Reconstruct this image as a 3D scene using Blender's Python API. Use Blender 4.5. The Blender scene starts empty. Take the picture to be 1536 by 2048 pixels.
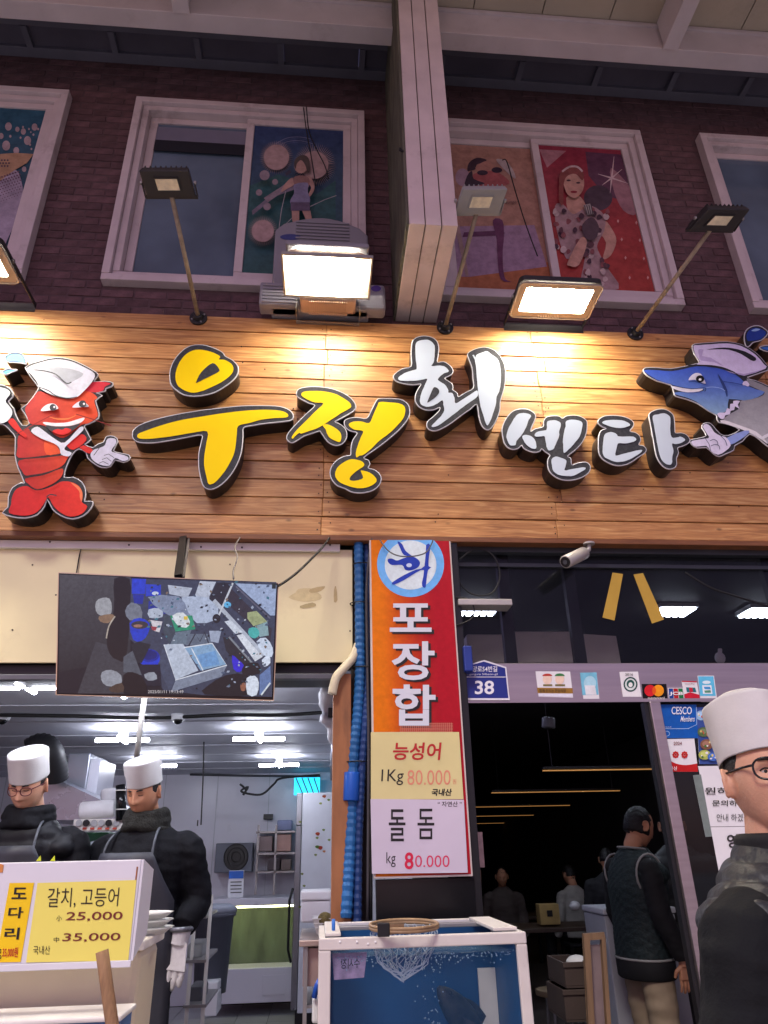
import bpy, bmesh, math, random
from mathutils import Vector, Matrix, noise
random.seed(7)
S = bpy.context.scene
C = S.collection

# ------------------------------------------------------------------ camera
CAM = Vector((0.0, -3.4, 1.5)); F = 1415.7
YAW, PITCH, ROLL = 0.0927949, 0.4465774, -0.0234704
fwd = Vector((math.sin(YAW) * math.cos(PITCH), math.cos(YAW) * math.cos(PITCH), math.sin(PITCH)))
r0 = Vector((math.cos(YAW), -math.sin(YAW), 0)); u0 = r0.cross(fwd)
RIGHT = r0 * math.cos(ROLL) + u0 * math.sin(ROLL)
UP = u0 * math.cos(ROLL) - r0 * math.sin(ROLL)
cd = bpy.data.cameras.new('camera'); cam = bpy.data.objects.new('camera', cd); C.objects.link(cam)
m = Matrix((RIGHT, UP, -fwd)).transposed().to_4x4(); m.translation = CAM; cam.matrix_world = m
cd.sensor_fit = 'VERTICAL'; cd.sensor_height = 36; cd.lens = 36 * F / 2048; cd.clip_start = 0.05; cd.clip_end = 500
S.camera = cam

# ------------------------------------------------------------------ world, sun, exposure
SUN_EL, SUN_AZ = math.radians(44), math.radians(-24)      # azimuth: from the street side, a little from the left
w = bpy.data.worlds.new('World'); S.world = w; w.use_nodes = True
nt = w.node_tree; nt.nodes.clear()
sky = nt.nodes.new('ShaderNodeTexSky'); sky.sky_type = 'NISHITA'; sky.sun_disc = False
sky.sun_elevation = SUN_EL; sky.sun_rotation = math.radians(180) - SUN_AZ
mx = nt.nodes.new('ShaderNodeMix'); mx.data_type = 'RGBA'; mx.blend_type = 'MULTIPLY'; mx.inputs[0].default_value = 1
mx.inputs[7].default_value = (1.0, 0.60, 0.80, 1)
bg = nt.nodes.new('ShaderNodeBackground'); bg.inputs[1].default_value = 0.105
wo = nt.nodes.new('ShaderNodeOutputWorld')
nt.links.new(sky.outputs[0], mx.inputs[6]); nt.links.new(mx.outputs[2], bg.inputs[0]); nt.links.new(bg.outputs[0], wo.inputs[0])
sl = bpy.data.lights.new('sun', 'SUN'); sl.energy = 1.5; sl.angle = math.radians(16); sl.color = (1.0, 0.98, 0.90)
so = bpy.data.objects.new('sun', sl); C.objects.link(so)
sdir = Vector((math.sin(SUN_AZ) * math.cos(SUN_EL), -math.cos(SUN_AZ) * math.cos(SUN_EL), math.sin(SUN_EL)))
so.rotation_euler = sdir.to_track_quat('Z', 'Y').to_euler(); so.location = sdir * 20
S.view_settings.view_transform = 'Standard'; S.view_settings.look = 'None'
S.view_settings.exposure = 0.35; S.view_settings.gamma = 1; S.view_settings.use_curve_mapping = False
S.render.engine = 'CYCLES'
S.cycles.use_denoising = True
try: S.cycles.denoiser = 'OPENIMAGEDENOISE'
except Exception: pass
S.cycles.max_bounces = 7; S.cycles.diffuse_bounces = 4; S.cycles.glossy_bounces = 3
S.cycles.transmission_bounces = 6; S.cycles.transparent_max_bounces = 10
S.cycles.caustics_reflective = False; S.cycles.caustics_refractive = False
S.cycles.sample_clamp_indirect = 6

# ------------------------------------------------------------------ geometry helpers
def ray(x, y): return fwd * F + RIGHT * (x - 768) - UP * (y - 1024)
def P(x, y, Y): v = ray(x, y); return CAM + v * ((Y - CAM.y) / v.y)
def PZ(x, y, Z): v = ray(x, y); return CAM + v * ((Z - CAM.z) / v.z)
def pxm(p):                                   # pixels per metre at a point
    return F / (Vector(p) - CAM).dot(fwd)
class Plane:
    def __init__(s, p0, n):
        s.p0 = Vector(p0); s.n = Vector(n).normalized()
        if s.n.dot(CAM - s.p0) < 0: s.n = -s.n
    def pt(s, x, y, off=0.0):
        v = ray(x, y); q = s.p0 + s.n * off
        return CAM + v * ((q - CAM).dot(s.n) / v.dot(s.n))
def YP(Y): return Plane((0, Y, 0), (0, -1, 0))
def plane3(a, b, c): return Plane(a, (Vector(b) - Vector(a)).cross(Vector(c) - Vector(a)))

def lin(c):
    return tuple(((v / 255) / 12.92 if v / 255 <= .04045 else ((v / 255 + .055) / 1.055) ** 2.4) for v in c)
def smooth(pts, n=3, closed=True):
    out = []; N = len(pts)
    for i in range(N if closed else N - 1):
        if closed: p = [pts[(i + k) % N] for k in (-1, 0, 1, 2)]
        else: p = [pts[min(max(i + k, 0), N - 1)] for k in (-1, 0, 1, 2)]
        for k in range(n):
            t = k / n
            out.append(tuple(.5 * (2 * p[1][a] + (p[2][a] - p[0][a]) * t + (2 * p[0][a] - 5 * p[1][a] + 4 * p[2][a] - p[3][a]) * t * t
                       + (3 * p[1][a] - p[0][a] - 3 * p[2][a] + p[3][a]) * t ** 3) for a in range(len(p[0]))))
    if not closed: out.append(tuple(pts[-1]))
    return out
def area2(p): return sum(p[i][0] * p[(i + 1) % len(p)][1] - p[(i + 1) % len(p)][0] * p[i][1] for i in range(len(p)))

class MB:
    def __init__(s): s.v = []; s.f = []; s.c = []
    def add(s, vs, fs):
        b = len(s.v); s.v += [Vector(v) for v in vs]; s.f += [tuple(b + i for i in f) for f in fs]; return s
    def box(s, x0, x1, y0, y1, z0, z1):
        return s.hexa([(x0, y0, z0), (x1, y0, z0), (x1, y1, z0), (x0, y1, z0), (x0, y0, z1), (x1, y0, z1), (x1, y1, z1), (x0, y1, z1)])
    def hexa(s, p):
        return s.add(p, [(0, 3, 2, 1), (4, 5, 6, 7), (0, 1, 5, 4), (1, 2, 6, 5), (2, 3, 7, 6), (3, 0, 4, 7)])
    def bar(s, a, b, w, d, up=(0, 0, 1)):          # box beam from a to b, w across, d along the other axis
        a = Vector(a); b = Vector(b); t = (b - a).normalized(); u = Vector(up)
        x = t.cross(u)
        if x.length < 1e-4: x = t.cross(Vector((0, 1, 0)))
        x.normalize(); y = x.cross(t).normalized(); x *= w / 2; y *= d / 2
        return s.hexa([a - x - y, a + x - y, a + x + y, a - x + y, b - x - y, b + x - y, b + x + y, b - x + y])
    def prism(s, pts, off):
        n = len(pts); off = Vector(off)
        return s.add([Vector(p) for p in pts] + [Vector(p) + off for p in pts],
                     [tuple(range(n)), tuple(range(2 * n - 1, n - 1, -1))] + [(i, i + n, (i + 1) % n + n, (i + 1) % n) for i in range(n)])
    def tube(s, path, r, n=8, closed=False, cap=True):
        path = [Vector(p) for p in path]; N = len(path); vs = []; fs = []
        rr = r if isinstance(r, (list, tuple)) else [r] * N
        prev = None
        for i, p in enumerate(path):
            t = (path[(i + 1) % N] - path[i - 1]) if closed else (path[min(i + 1, N - 1)] - path[max(i - 1, 0)])
            t = t.normalized() if t.length > 1e-9 else Vector((0, 0, 1))
            if prev is None: x = t.orthogonal().normalized()
            else:
                x = prev - t * prev.dot(t); x = x.normalized() if x.length > 1e-6 else t.orthogonal().normalized()
            prev = x; y = t.cross(x)
            for k in range(n):
                a = 2 * math.pi * k / n; vs.append(p + (x * math.cos(a) + y * math.sin(a)) * rr[i])
        M = N if closed else N - 1
        for i in range(M):
            for k in range(n):
                j = (i + 1) % N; fs.append((i * n + k, i * n + (k + 1) % n, j * n + (k + 1) % n, j * n + k))
        if cap and not closed: fs += [tuple(range(n - 1, -1, -1)), tuple((N - 1) * n + k for k in range(n))]
        return s.add(vs, fs)
    def cyl(s, a, b, ra, rb=None, n=20): return s.tube([a, b], [ra, ra if rb is None else rb], n)
    def ell(s, c, r, R=None, nu=20, nv=12, fn=None):
        c = Vector(c); vs = []; fs = []
        for j in range(nv + 1):
            th = math.pi * j / nv
            for i in range(nu):
                ph = 2 * math.pi * i / nu
                u = Vector((math.sin(th) * math.cos(ph), math.sin(th) * math.sin(ph), math.cos(th)))
                q = fn(u) if fn else Vector((u.x * r[0], u.y * r[1], u.z * r[2]))
                vs.append(c + (R @ q if R else q))
        for j in range(nv):
            for i in range(nu):
                fs.append((j * nu + i, (j + 1) * nu + i, (j + 1) * nu + (i + 1) % nu, j * nu + (i + 1) % nu))
        return s.add(vs, fs)
    def loft(s, rings, cap=True):                 # rings: equal-length lists of points
        n = len(rings[0]); vs = [p for r in rings for p in r]; fs = []
        for j in range(len(rings) - 1):
            for i in range(n): fs.append((j * n + i, j * n + (i + 1) % n, (j + 1) * n + (i + 1) % n, (j + 1) * n + i))
        if cap: fs += [tuple(range(n - 1, -1, -1)), tuple((len(rings) - 1) * n + i for i in range(n))]
        return s.add(vs, fs)
    def build(s, name, mat, parent=None, sm=False, bevel=0, seg=2, fix=True):
        me = bpy.data.meshes.new(name); me.from_pydata([tuple(v) for v in s.v], [], s.f)
        if fix:
            bm = bmesh.new(); bm.from_mesh(me); bmesh.ops.recalc_face_normals(bm, faces=bm.faces); bm.to_mesh(me); bm.free()
        if s.c:
            ca = me.color_attributes.new('Col', 'FLOAT_COLOR', 'CORNER')
            for i, l in enumerate(me.loops): ca.data[i].color = (*s.c[l.vertex_index], 1)
        return finish(me, name, mat, parent, sm, bevel, seg)
def finish(me, name, mat, parent=None, sm=False, bevel=0, seg=2):
    o = bpy.data.objects.new(name, me); C.objects.link(o)
    if mat is not None: me.materials.append(mat)
    if sm:
        for p in me.polygons: p.use_smooth = True
    if bevel:
        b = o.modifiers.new('bevel', 'BEVEL'); b.width = bevel; b.segments = seg; b.limit_method = 'ANGLE'; b.angle_limit = math.radians(40)
    if parent: adopt(o, parent)
    return o
def wloc(q):
    if q.parent is None: return q.location.copy()
    return wloc(q.parent) + q.matrix_parent_inverse.translation + q.location
def adopt(o, p):
    o.parent = p; o.matrix_parent_inverse = Matrix.Translation(-wloc(p))
def tag(o, label, cat, group=None):
    o['label'] = label; o['category'] = cat
    if group: o['group'] = group
    return o
def thing(name, label, cat, loc=(0, 0, 0), group=None):
    o = bpy.data.objects.new(name, None); o.empty_display_size = .05; C.objects.link(o); o.location = Vector(loc)
    return tag(o, label, cat, group)
def struct(o): o['kind'] = 'structure'; return o

# ------------------------------------------------------------------ materials
def M(name, col, rough=.6, metal=0, var=.12, sc=8, bump=0, bsc=None, emit=None, es=0, stretch=None, spec=None, trans=0, alpha=None, ior=1.45, dirt=0, dirtcol=(60, 50, 40), sub=0, coat=0, objrand=0):
    m = bpy.data.materials.new(name); m.use_nodes = True; nt = m.node_tree; N = nt.nodes; L = nt.links
    b = N['Principled BSDF']; c = lin(col)
    b.inputs['Roughness'].default_value = rough; b.inputs['Metallic'].default_value = metal; b.inputs['IOR'].default_value = ior
    if spec is not None: b.inputs['Specular IOR Level'].default_value = spec
    if trans: b.inputs['Transmission Weight'].default_value = trans
    if alpha is not None: b.inputs['Alpha'].default_value = alpha
    if sub: b.inputs['Subsurface Weight'].default_value = sub; b.inputs['Subsurface Scale'].default_value = .008; b.inputs['Subsurface Radius'].default_value = (1, .35, .2)
    if coat: b.inputs['Coat Weight'].default_value = coat; b.inputs['Coat Roughness'].default_value = .15
    b.inputs['Base Color'].default_value = (*c, 1)
    if emit: b.inputs['Emission Color'].default_value = (*lin(emit), 1); b.inputs['Emission Strength'].default_value = es
    if var or bump or dirt or objrand:
        tc = N.new('ShaderNodeTexCoord'); mp = N.new('ShaderNodeMapping'); L.new(tc.outputs['Object'], mp.inputs[0])
        if stretch: mp.inputs['Scale'].default_value = stretch
        n1 = N.new('ShaderNodeTexNoise'); n1.inputs['Scale'].default_value = sc; n1.inputs['Detail'].default_value = 5; L.new(mp.outputs[0], n1.inputs[0])
        hs = N.new('ShaderNodeHueSaturation'); hs.inputs['Color'].default_value = (*c, 1)
        mr = N.new('ShaderNodeMapRange'); mr.inputs[1].default_value = .3; mr.inputs[2].default_value = .7
        mr.inputs[3].default_value = 1 - var; mr.inputs[4].default_value = 1 + var
        L.new(n1.outputs[0], mr.inputs[0])
        val = mr.outputs[0]
        if objrand:
            oi = N.new('ShaderNodeObjectInfo'); m2 = N.new('ShaderNodeMapRange'); m2.inputs[3].default_value = 1 - objrand; m2.inputs[4].default_value = 1 + objrand
            L.new(oi.outputs['Random'], m2.inputs[0]); mm = N.new('ShaderNodeMath'); mm.operation = 'MULTIPLY'
            L.new(val, mm.inputs[0]); L.new(m2.outputs[0], mm.inputs[1]); val = mm.outputs[0]
        L.new(val, hs.inputs['Value']); out = hs.outputs[0]
        if dirt:
            n3 = N.new('ShaderNodeTexNoise'); n3.inputs['Scale'].default_value = sc * .7; n3.inputs['Detail'].default_value = 8; n3.inputs['Roughness'].default_value = .7
            L.new(mp.outputs[0], n3.inputs[0])
            r3 = N.new('ShaderNodeMapRange'); r3.inputs[1].default_value = .56; r3.inputs[2].default_value = .72; r3.inputs[3].default_value = 0; r3.inputs[4].default_value = dirt
            L.new(n3.outputs[0], r3.inputs[0]); mixd = N.new('ShaderNodeMix'); mixd.data_type = 'RGBA'
            L.new(r3.outputs[0], mixd.inputs[0]); L.new(out, mixd.inputs[6]); mixd.inputs[7].default_value = (*lin(dirtcol), 1); out = mixd.outputs[2]
        L.new(out, b.inputs['Base Color'])
        rr = N.new('ShaderNodeMapRange'); rr.inputs[3].default_value = max(.02, rough - .08); rr.inputs[4].default_value = min(1, rough + .08)
        L.new(n1.outputs[0], rr.inputs[0]); L.new(rr.outputs[0], b.inputs['Roughness'])
        if bump:
            n2 = N.new('ShaderNodeTexNoise'); n2.inputs['Scale'].default_value = bsc or sc * 4; n2.inputs['Detail'].default_value = 6; L.new(mp.outputs[0], n2.inputs[0])
            bp = N.new('ShaderNodeBump'); bp.inputs['Strength'].default_value = bump; bp.inputs['Distance'].default_value = .01
            L.new(n2.outputs[0], bp.inputs['Height']); L.new(bp.outputs[0], b.inputs['Normal'])
    return m
def printmat(name, rough=.45, emit=0, spec=.4, grain=0, amt=.3):
    m = bpy.data.materials.new(name); m.use_nodes = True; N = m.node_tree.nodes; L = m.node_tree.links; b = N['Principled BSDF']
    a = N.new('ShaderNodeVertexColor'); a.layer_name = 'Col'; b.inputs['Roughness'].default_value = rough; b.inputs['Specular IOR Level'].default_value = spec
    if emit:
        b.inputs['Base Color'].default_value = (.01, .01, .01, 1); L.new(a.outputs[0], b.inputs['Emission Color']); b.inputs['Emission Strength'].default_value = emit
    else: L.new(a.outputs[0], b.inputs['Base Color'])
    if grain:                                     # fine picture texture over the flat colours
        tc = N.new('ShaderNodeTexCoord'); n1 = N.new('ShaderNodeTexNoise'); n1.inputs['Scale'].default_value = grain; n1.inputs['Detail'].default_value = 7; n1.inputs['Roughness'].default_value = .7; L.new(tc.outputs['Object'], n1.inputs[0])
        mr = N.new('ShaderNodeMapRange'); mr.inputs[1].default_value = .3; mr.inputs[2].default_value = .7; mr.inputs[3].default_value = 1 - amt; mr.inputs[4].default_value = 1 + amt; L.new(n1.outputs[0], mr.inputs[0])
        hs = N.new('ShaderNodeHueSaturation'); L.new(a.outputs[0], hs.inputs['Color']); L.new(mr.outputs[0], hs.inputs['Value']); L.new(hs.outputs[0], b.inputs['Emission Color' if emit else 'Base Color'])
    return m
PRINT = printmat('printed_vinyl', .6, spec=.15, grain=30, amt=.12); PRINTG = printmat('printed_film', .22, grain=14, amt=.28); SCREEN = printmat('lit_screen', .2, .75, grain=70, amt=.28)

def decal(name, pl, polys, parent=None, mat=None, off=.002, step=.0004, px=None):
    """flat print: coloured polygons (pixel outlines) laid on a plane of the scene, one thin layer over the other"""
    mb = MB(); k = 0
    for pts, col in polys:
        vs = [pl.pt(x, y, off + step * k) for x, y in pts]; b = len(mb.v); mb.v += vs; mb.f.append(tuple(range(b, b + len(vs))))
        mb.c += [lin(col(x, y)) if callable(col) else lin(col) for x, y in pts]; k += 1
    return mb.build(name, mat or PRINT, parent, fix=False)
def ellp(cx, cy, rx, ry=None, n=20, a0=0, a1=360): 
    ry = rx if ry is None else ry
    return [(cx + rx * math.cos(math.radians(a0 + (a1 - a0) * i / n)), cy + ry * math.sin(math.radians(a0 + (a1 - a0) * i / n))) for i in range(n if a1 - a0 >= 360 else n + 1)]
def stroke(pts, wd):                              # polyline -> polygon of that width, pixels
    L = []; R = []
    for i, p in enumerate(pts):
        a = pts[max(i - 1, 0)]; b = pts[min(i + 1, len(pts) - 1)]; dx, dy = b[0] - a[0], b[1] - a[1]; l = math.hypot(dx, dy) or 1
        k = wd[i] if isinstance(wd, list) else wd
        L.append((p[0] - dy / l * k / 2, p[1] + dx / l * k / 2)); R.append((p[0] + dy / l * k / 2, p[1] - dx / l * k / 2))
    return L + R[::-1]
_tc = {}
def text2d(s, bold=0.0):
    key = (s, bold)
    if key in _tc: return _tc[key]
    cu = bpy.data.curves.new('t', 'FONT'); cu.body = s; cu.size = 1; cu.offset = bold; cu.resolution_u = 3
    o = bpy.data.objects.new('t', cu); C.objects.link(o)
    me = bpy.data.meshes.new_from_object(o.evaluated_get(bpy.context.evaluated_depsgraph_get()))
    vs = [(v.co.x, v.co.y) for v in me.vertices]; fs = [tuple(p.vertices) for p in me.polygons]
    bpy.data.objects.remove(o); bpy.data.curves.remove(cu); bpy.data.meshes.remove(me)
    xs = [v[0] for v in vs] or [0, 1]; ys = [v[1] for v in vs] or [0, 1]; x0, x1, y0, y1 = min(xs), max(xs), min(ys), max(ys)
    vs = [((x - x0) / max(x1 - x0, 1e-6), (y1 - y) / max(y1 - y0, 1e-6)) for x, y in vs]
    _tc[key] = (vs, fs); return vs, fs
def text(name, s, quad, pl, mat, parent=None, off=.004, bold=0.0):
    """lettering: quad = pixel corners TL, TR, BR, BL that the text's own outline fills"""
    vs, fs = text2d(s, bold); a, b, c, d = quad; mb = MB(); out = []
    for u, v in vs:
        x = (a[0] * (1 - u) + b[0] * u) * (1 - v) + (d[0] * (1 - u) + c[0] * u) * v
        y = (a[1] * (1 - u) + b[1] * u) * (1 - v) + (d[1] * (1 - u) + c[1] * u) * v
        out.append(pl.pt(x, y, off))
    mb.add(out, fs); return mb.build(name, mat, parent, fix=False)
def rect(x0, y0, x1, y1, sh=0): return [(x0 + sh, y0), (x1 + sh, y0), (x1, y1), (x0, y1)]
def sheet(name, quad, pl, mat, parent=None, off=.001, th=.0012):
    v = [pl.pt(x, y, off + th) for x, y in quad]; return MB().prism(v, pl.n * -th).build(name, mat, parent)
def cable(name, pts, r, mat, parent=None, n=6, label=None, cat='cable', sub=5, group=None):
    o = MB().tube(smooth([tuple(p) for p in pts], sub, False), r, n).build(name, mat, parent, True)
    if label: tag(o, label, cat, group)
    return o

def organic(name, mb, mat, parent, vox=.008, it=6, fold=None):
    """overlapping blobs fused to one continuous smooth skin"""
    me = bpy.data.meshes.new('raw'); me.from_pydata([tuple(v) for v in mb.v], [], mb.f)
    bm = bmesh.new(); bm.from_mesh(me); bmesh.ops.recalc_face_normals(bm, faces=bm.faces); bm.to_mesh(me); bm.free()
    o = bpy.data.objects.new('raw', me); C.objects.link(o)
    r = o.modifiers.new('r', 'REMESH'); r.mode = 'VOXEL'; r.voxel_size = vox
    s = o.modifiers.new('s', 'SMOOTH'); s.iterations = it; s.factor = .5
    nm = bpy.data.meshes.new_from_object(o.evaluated_get(bpy.context.evaluated_depsgraph_get())); bpy.data.objects.remove(o)
    nm.name = name; nm.materials.clear()
    if fold:
        ns = [v.normal.copy() for v in nm.vertices]
        for v, n in zip(nm.vertices, ns): v.co += n * fold(v.co.copy(), n)
    return finish(nm, name, mat, parent, True)
# ================================================================== SETTING
m_ground = M('pale_granite_paving', (182, 174, 170), .7, var=.2, sc=6, bump=.3, bsc=120)  # unseen paving, colour lightened to bounce light up under the roof
struct(MB().box(-40, 40, -40, 40, -.3, 0).build('ground', m_ground))

YB = .10                                           # face of the brick wall; sign boards' face is at y = 0
# ---- upper brick wall
m_mortar = M('mortar', (90, 72, 76), .9, var=.25, sc=20)
m_brick = M('dark_red_brick', (94, 70, 74), .85, var=.28, sc=14, bump=.4, bsc=60, objrand=.26, dirt=.35, dirtcol=(70, 60, 62))
WIN = []                                           # window rectangles x0,x1,z0,z1
def wrect(tl, tr, br, bl, Y=.05):
    a, b, c, d = [P(*q, Y) for q in (tl, tr, br, bl)]
    return [(a.x + d.x) / 2, (b.x + c.x) / 2, (c.z + d.z) / 2, (a.z + b.z) / 2]
W2 = wrect((272, 197), (729, 223), (733, 585), (203, 557))
W3 = wrect((903, 240), (1280, 263), (1368, 610), (870, 592)); W3[0] = W3[1] - (W2[1] - W2[0])
a = P(141, 183, .05); b = P(43, 548, .05); W1 = [0, (a.x + b.x) / 2, W2[2], a.z]; W1[0] = W1[1] - 1.3
a = P(1395, 268, .05); b = P(1509, 617, .05); W4 = [(a.x + b.x) / 2, 0, b.z, a.z]; W4[1] = W4[0] + 1.3
WIN = [W1, W2, W3, W4]
ZW0, ZW1, XW0, XW1 = 4.2, 6.91, -4.0, 5.6
wall = thing('brick_wall', 'dark red brick upper wall above the wooden shop sign', 'wall', (0, YB, ZW0))
mb = MB()
xs = sorted({XW0, XW1, *[v for W in WIN for v in (W[0] + .05, W[1] - .05)]})
xs = [max(XW0, min(XW1, x)) for x in xs]
for x0, x1 in zip(xs[:-1], xs[1:]):
    W = next((W for W in WIN if W[0] < (x0 + x1) / 2 < W[1]), None)
    if x1 - x0 < .001: continue
    if W: mb.box(x0, x1, YB + .004, YB + .25, ZW0, W[2] + .05); mb.box(x0, x1, YB + .004, YB + .25, W[3] - .05, ZW1 + .15)
    else: mb.box(x0, x1, YB + .004, YB + .25, ZW0, ZW1 + .15)
mb.build('mortar_backing', m_mortar, wall)
BL, BH, PX_, PZ_ = .192, .058, .2, .067
bricks = []
for r in range(int((ZW1 - 4.36) / PZ_)):
    z0 = 4.36 + r * PZ_; x = XW0 + (PX_ / 2 if r % 2 else 0)
    while x < XW1 - PX_:
        x0, x1 = x, x + BL; x += PX_; ok = True
        for W in WIN:
            if z0 + BH > W[2] and z0 < W[3] and x1 > W[0] and x0 < W[1]:
                if x0 < W[0] - .03: x1 = W[0] - .002
                elif x1 > W[1] + .03: x0 = W[1] + .002
                else: ok = False
        if ok and z0 + BH < ZW1: bricks.append((x0, x1, z0))
def seen(b):
    v = Vector(((b[0] + b[1]) / 2, YB, b[2])) - CAM; k = F / v.dot(fwd); x = 768 + v.dot(RIGHT) * k; y = 1024 - v.dot(UP) * k
    if not (-30 < x < 1566 and -30 < y < 2078) or 775 < x < 905 or v.z < 2.9: return -1
    return k * k * (b[1] - b[0])
bricks.sort(key=seen, reverse=True)
def brick_mb(L, dy=0): 
    h = .003
    return MB().add([(0, .01, 0), (L, .01, 0), (L, .01, BH), (0, .01, BH), (h, 0, h), (L - h, 0, h), (L - h, 0, BH - h), (h, 0, BH - h)],
                    [(4, 5, 6, 7), (0, 1, 5, 4), (1, 2, 6, 5), (2, 3, 7, 6), (3, 0, 4, 7)])
base = None; rest = MB()
for i, (x0, x1, z0) in enumerate(bricks):
    dy = random.uniform(-.003, .003)
    if i < 298:
        if abs(x1 - x0 - BL) < 1e-6:
            if base is None: o = brick_mb(BL).build('brick', m_brick); base = o
            else: o = base.copy(); C.objects.link(o)
        else: o = brick_mb(x1 - x0).build('brick', m_brick)
        o.location = (x0, YB + dy, z0); adopt(o, wall)
    else:
        q = brick_mb(x1 - x0); rest.add([v + Vector((x0, YB + dy, z0)) for v in q.v], q.f)
o = rest.build('brick_field', m_brick, wall); o['kind'] = 'stuff'

# ---- arcade roof, soffit, beams
m_roof = M('roof_panel', (176, 168, 150), .55, var=.06, sc=3, dirt=.2)
m_steel = M('painted_steel_beam', (205, 198, 200), .45, var=.07, sc=4, dirt=.25, dirtcol=(120, 100, 90))
m_slate = M('slate_soffit', (96, 98, 112), .6, var=.12, sc=5)
m_slate2 = M('slate_panel', (84, 84, 98), .4, var=.15, sc=3)
roof = struct(MB().box(-6, 8, -3.45, -.30, 6.93, 7.0).build('arcade_roof', m_roof))
x = -6.0
while x < 7.9:
    MB().box(x, x + .492, -3.44, -.47, 6.90, 6.925).build('roof_panel', m_roof, roof); x += .5
sof = thing('soffit', 'slate grey panelled soffit running between brick wall and steel beam', 'soffit', (0, -.1, 6.9))
mb = MB(); ZS = 6.91
mb.box(-4, 6, .03, .106, ZS, ZS + .05); mb.box(-4, 6, -.36, -.125, ZS, ZS + .05)
mb.build('frame', m_slate, sof, bevel=.004)
bx = [PZ(q, 70, ZS).x for q in (52, 222, 391)]; stp = (bx[2] - bx[0]) / 2; x = bx[0] - 4 * stp
while x < 6:
    MB().box(x - .022, x + .022, -.124, .029, ZS - .004, ZS + .05).build('rib', m_slate, sof)
    MB().box(x + .024, x + stp - .024, -.122, .028, ZS + .03, ZS + .04).build('panel', m_slate2, sof); x += stp
bm_ = thing('roof_beam', 'long pale painted steel beam under the arcade roof edge', 'beam', (0, -.4, 6.6))
mb = MB(); mb.box(-6, 8, -.47, -.35, 6.6, 6.625).build('bottom_flange', m_steel, bm_, bevel=.003)
MB().box(-6, 8, -.455, -.44, 6.626, 6.86).build('web', m_steel, bm_)
MB().box(-6, 8, -.47, -.36, 6.862, 6.895).build('top_flange', m_steel, bm_)
for xq, lab in ((PZ(1333, 112, 6.6).x, 'pale steel cross beam meeting the long beam on the right'), (PZ(1333, 112, 6.6).x - 3.4, 'pale steel cross beam over the left of the shop')):
    t = thing('cross_beam', lab, 'beam', (xq, -1.5, 6.6), 'cross beams of the arcade roof')
    MB().box(xq - .055, xq + .055, -3.0, -.472, 6.585, 6.61).build('bottom_flange', m_steel, t, bevel=.002)
    MB().box(xq - .04, xq + .04, -3.0, -.475, 6.612, 6.895).build('web', m_steel, t)

# ---- hanging pilaster box in the middle
m_pil = M('weathered_white_cladding', (214, 200, 196), .6, var=.1, sc=5, dirt=.35, dirtcol=(90, 75, 70), bump=.1, bsc=40)
m_side = M('bare_weathered_side', (92, 92, 78), .85, var=.45, sc=7, stretch=(1, 2.2, .5), bump=.8, bsc=18, dirt=.7, dirtcol=(30, 30, 30))
ZU = 4.52
a = PZ(818, 447, ZU); b = PZ(917, 452, ZU); YFp = (a.y + b.y) / 2
pil = thing('pilaster', 'white boarded box pilaster hanging above the sign between windows', 'pilaster', ((a.x + b.x) / 2, YFp, ZU))
wdt = (b.x - a.x) / 3
for k in range(3):
    x0 = a.x + wdt * k; MB().box(x0 + .003, x0 + wdt - .003, YFp + .002 * (k % 2), .095, ZU, 6.9).build('board', m_pil, pil, bevel=.003)
MB().box(a.x - .012, a.x + .001, YFp + .01, .095, ZU + .004, 6.9).build('side_cladding', m_side, pil)
MB().box(a.x, b.x, YFp + .02, .09, ZU + .012, 6.89).build('core', m_side, pil)
m_dark = M('black_rubber', (22, 22, 24), .6, var=.1)
cable('wall_cable', [P(800, 296, -.67 - .004 * 0), P(806, 303, -.672), P(799, 300, -.66)], .006, m_dark, label='short dark cable stub on the pilaster edge', cat='cable')

# ---- windows
m_frame = M('chalky_white_window_frame', (205, 194, 196), .6, var=.08, sc=6, dirt=.4, dirtcol=(110, 92, 88), bump=.15, bsc=40)
m_wglass = M('dusky_window_glass', (96, 114, 134), .12, var=.3, sc=1.6, spec=.6)
m_blind = M('pale_blind', (120, 120, 140), .5, var=.06)
m_gap = M('dark_gap', (26, 28, 40), .7)
def window(W, label, panes, group='upper floor windows'):
    x0, x1, z0, z1 = W
    t = thing('window', label, 'window', ((x0 + x1) / 2, .06, z0), group)
    def ring(n, x0, x1, z0, z1, wd, ya, yb, bot=True):
        mb = MB(); mb.box(x0, x1, ya, yb, z1 - wd, z1); mb.box(x0, x0 + wd, ya, yb, z0 + wd, z1 - wd - .0005); mb.box(x1 - wd, x1, ya, yb, z0 + wd, z1 - wd - .0005)
        mb.box(x0, x1, ya + (.004 if bot else 0), yb, z0, z0 + wd - .0005); return mb.build(n, m_frame, t, bevel=.004)
    ring('casing', x0, x1, z0, z1, .05, .035, .14)
    ring('frame', x0 + .052, x1 - .052, z0 + .052, z1 - .052, .045, .065, .15)
    ix0, ix1, iz0, iz1 = x0 + .099, x1 - .099, z0 + .099, z1 - .099; mid = (ix0 + ix1) / 2
    for k, pn in enumerate(panes):
        a, b = (ix0, mid + .03) if k == 0 else (mid - .03, ix1)
        ya = .125 if k == pn.get('back', 0) else .088
        s = ring('sash', a, b, iz0, iz1, .055, ya, ya + .03)
        g = MB().box(a + .056, b - .056, ya + .012, ya + .016, iz0 + .056, iz1 - .056).build('pane', pn.get('mat', m_wglass), s)
        pn['pl'] = YP(ya + .012); pn['ob'] = s; pn['rc'] = (a + .056, b - .056, iz0 + .056, iz1 - .056)
    MB().box(x0 + .05, x1 - .05, .17, .18, z0 + .05, z1 - .05).build('backing', m_gap, t)
    return t
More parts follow.
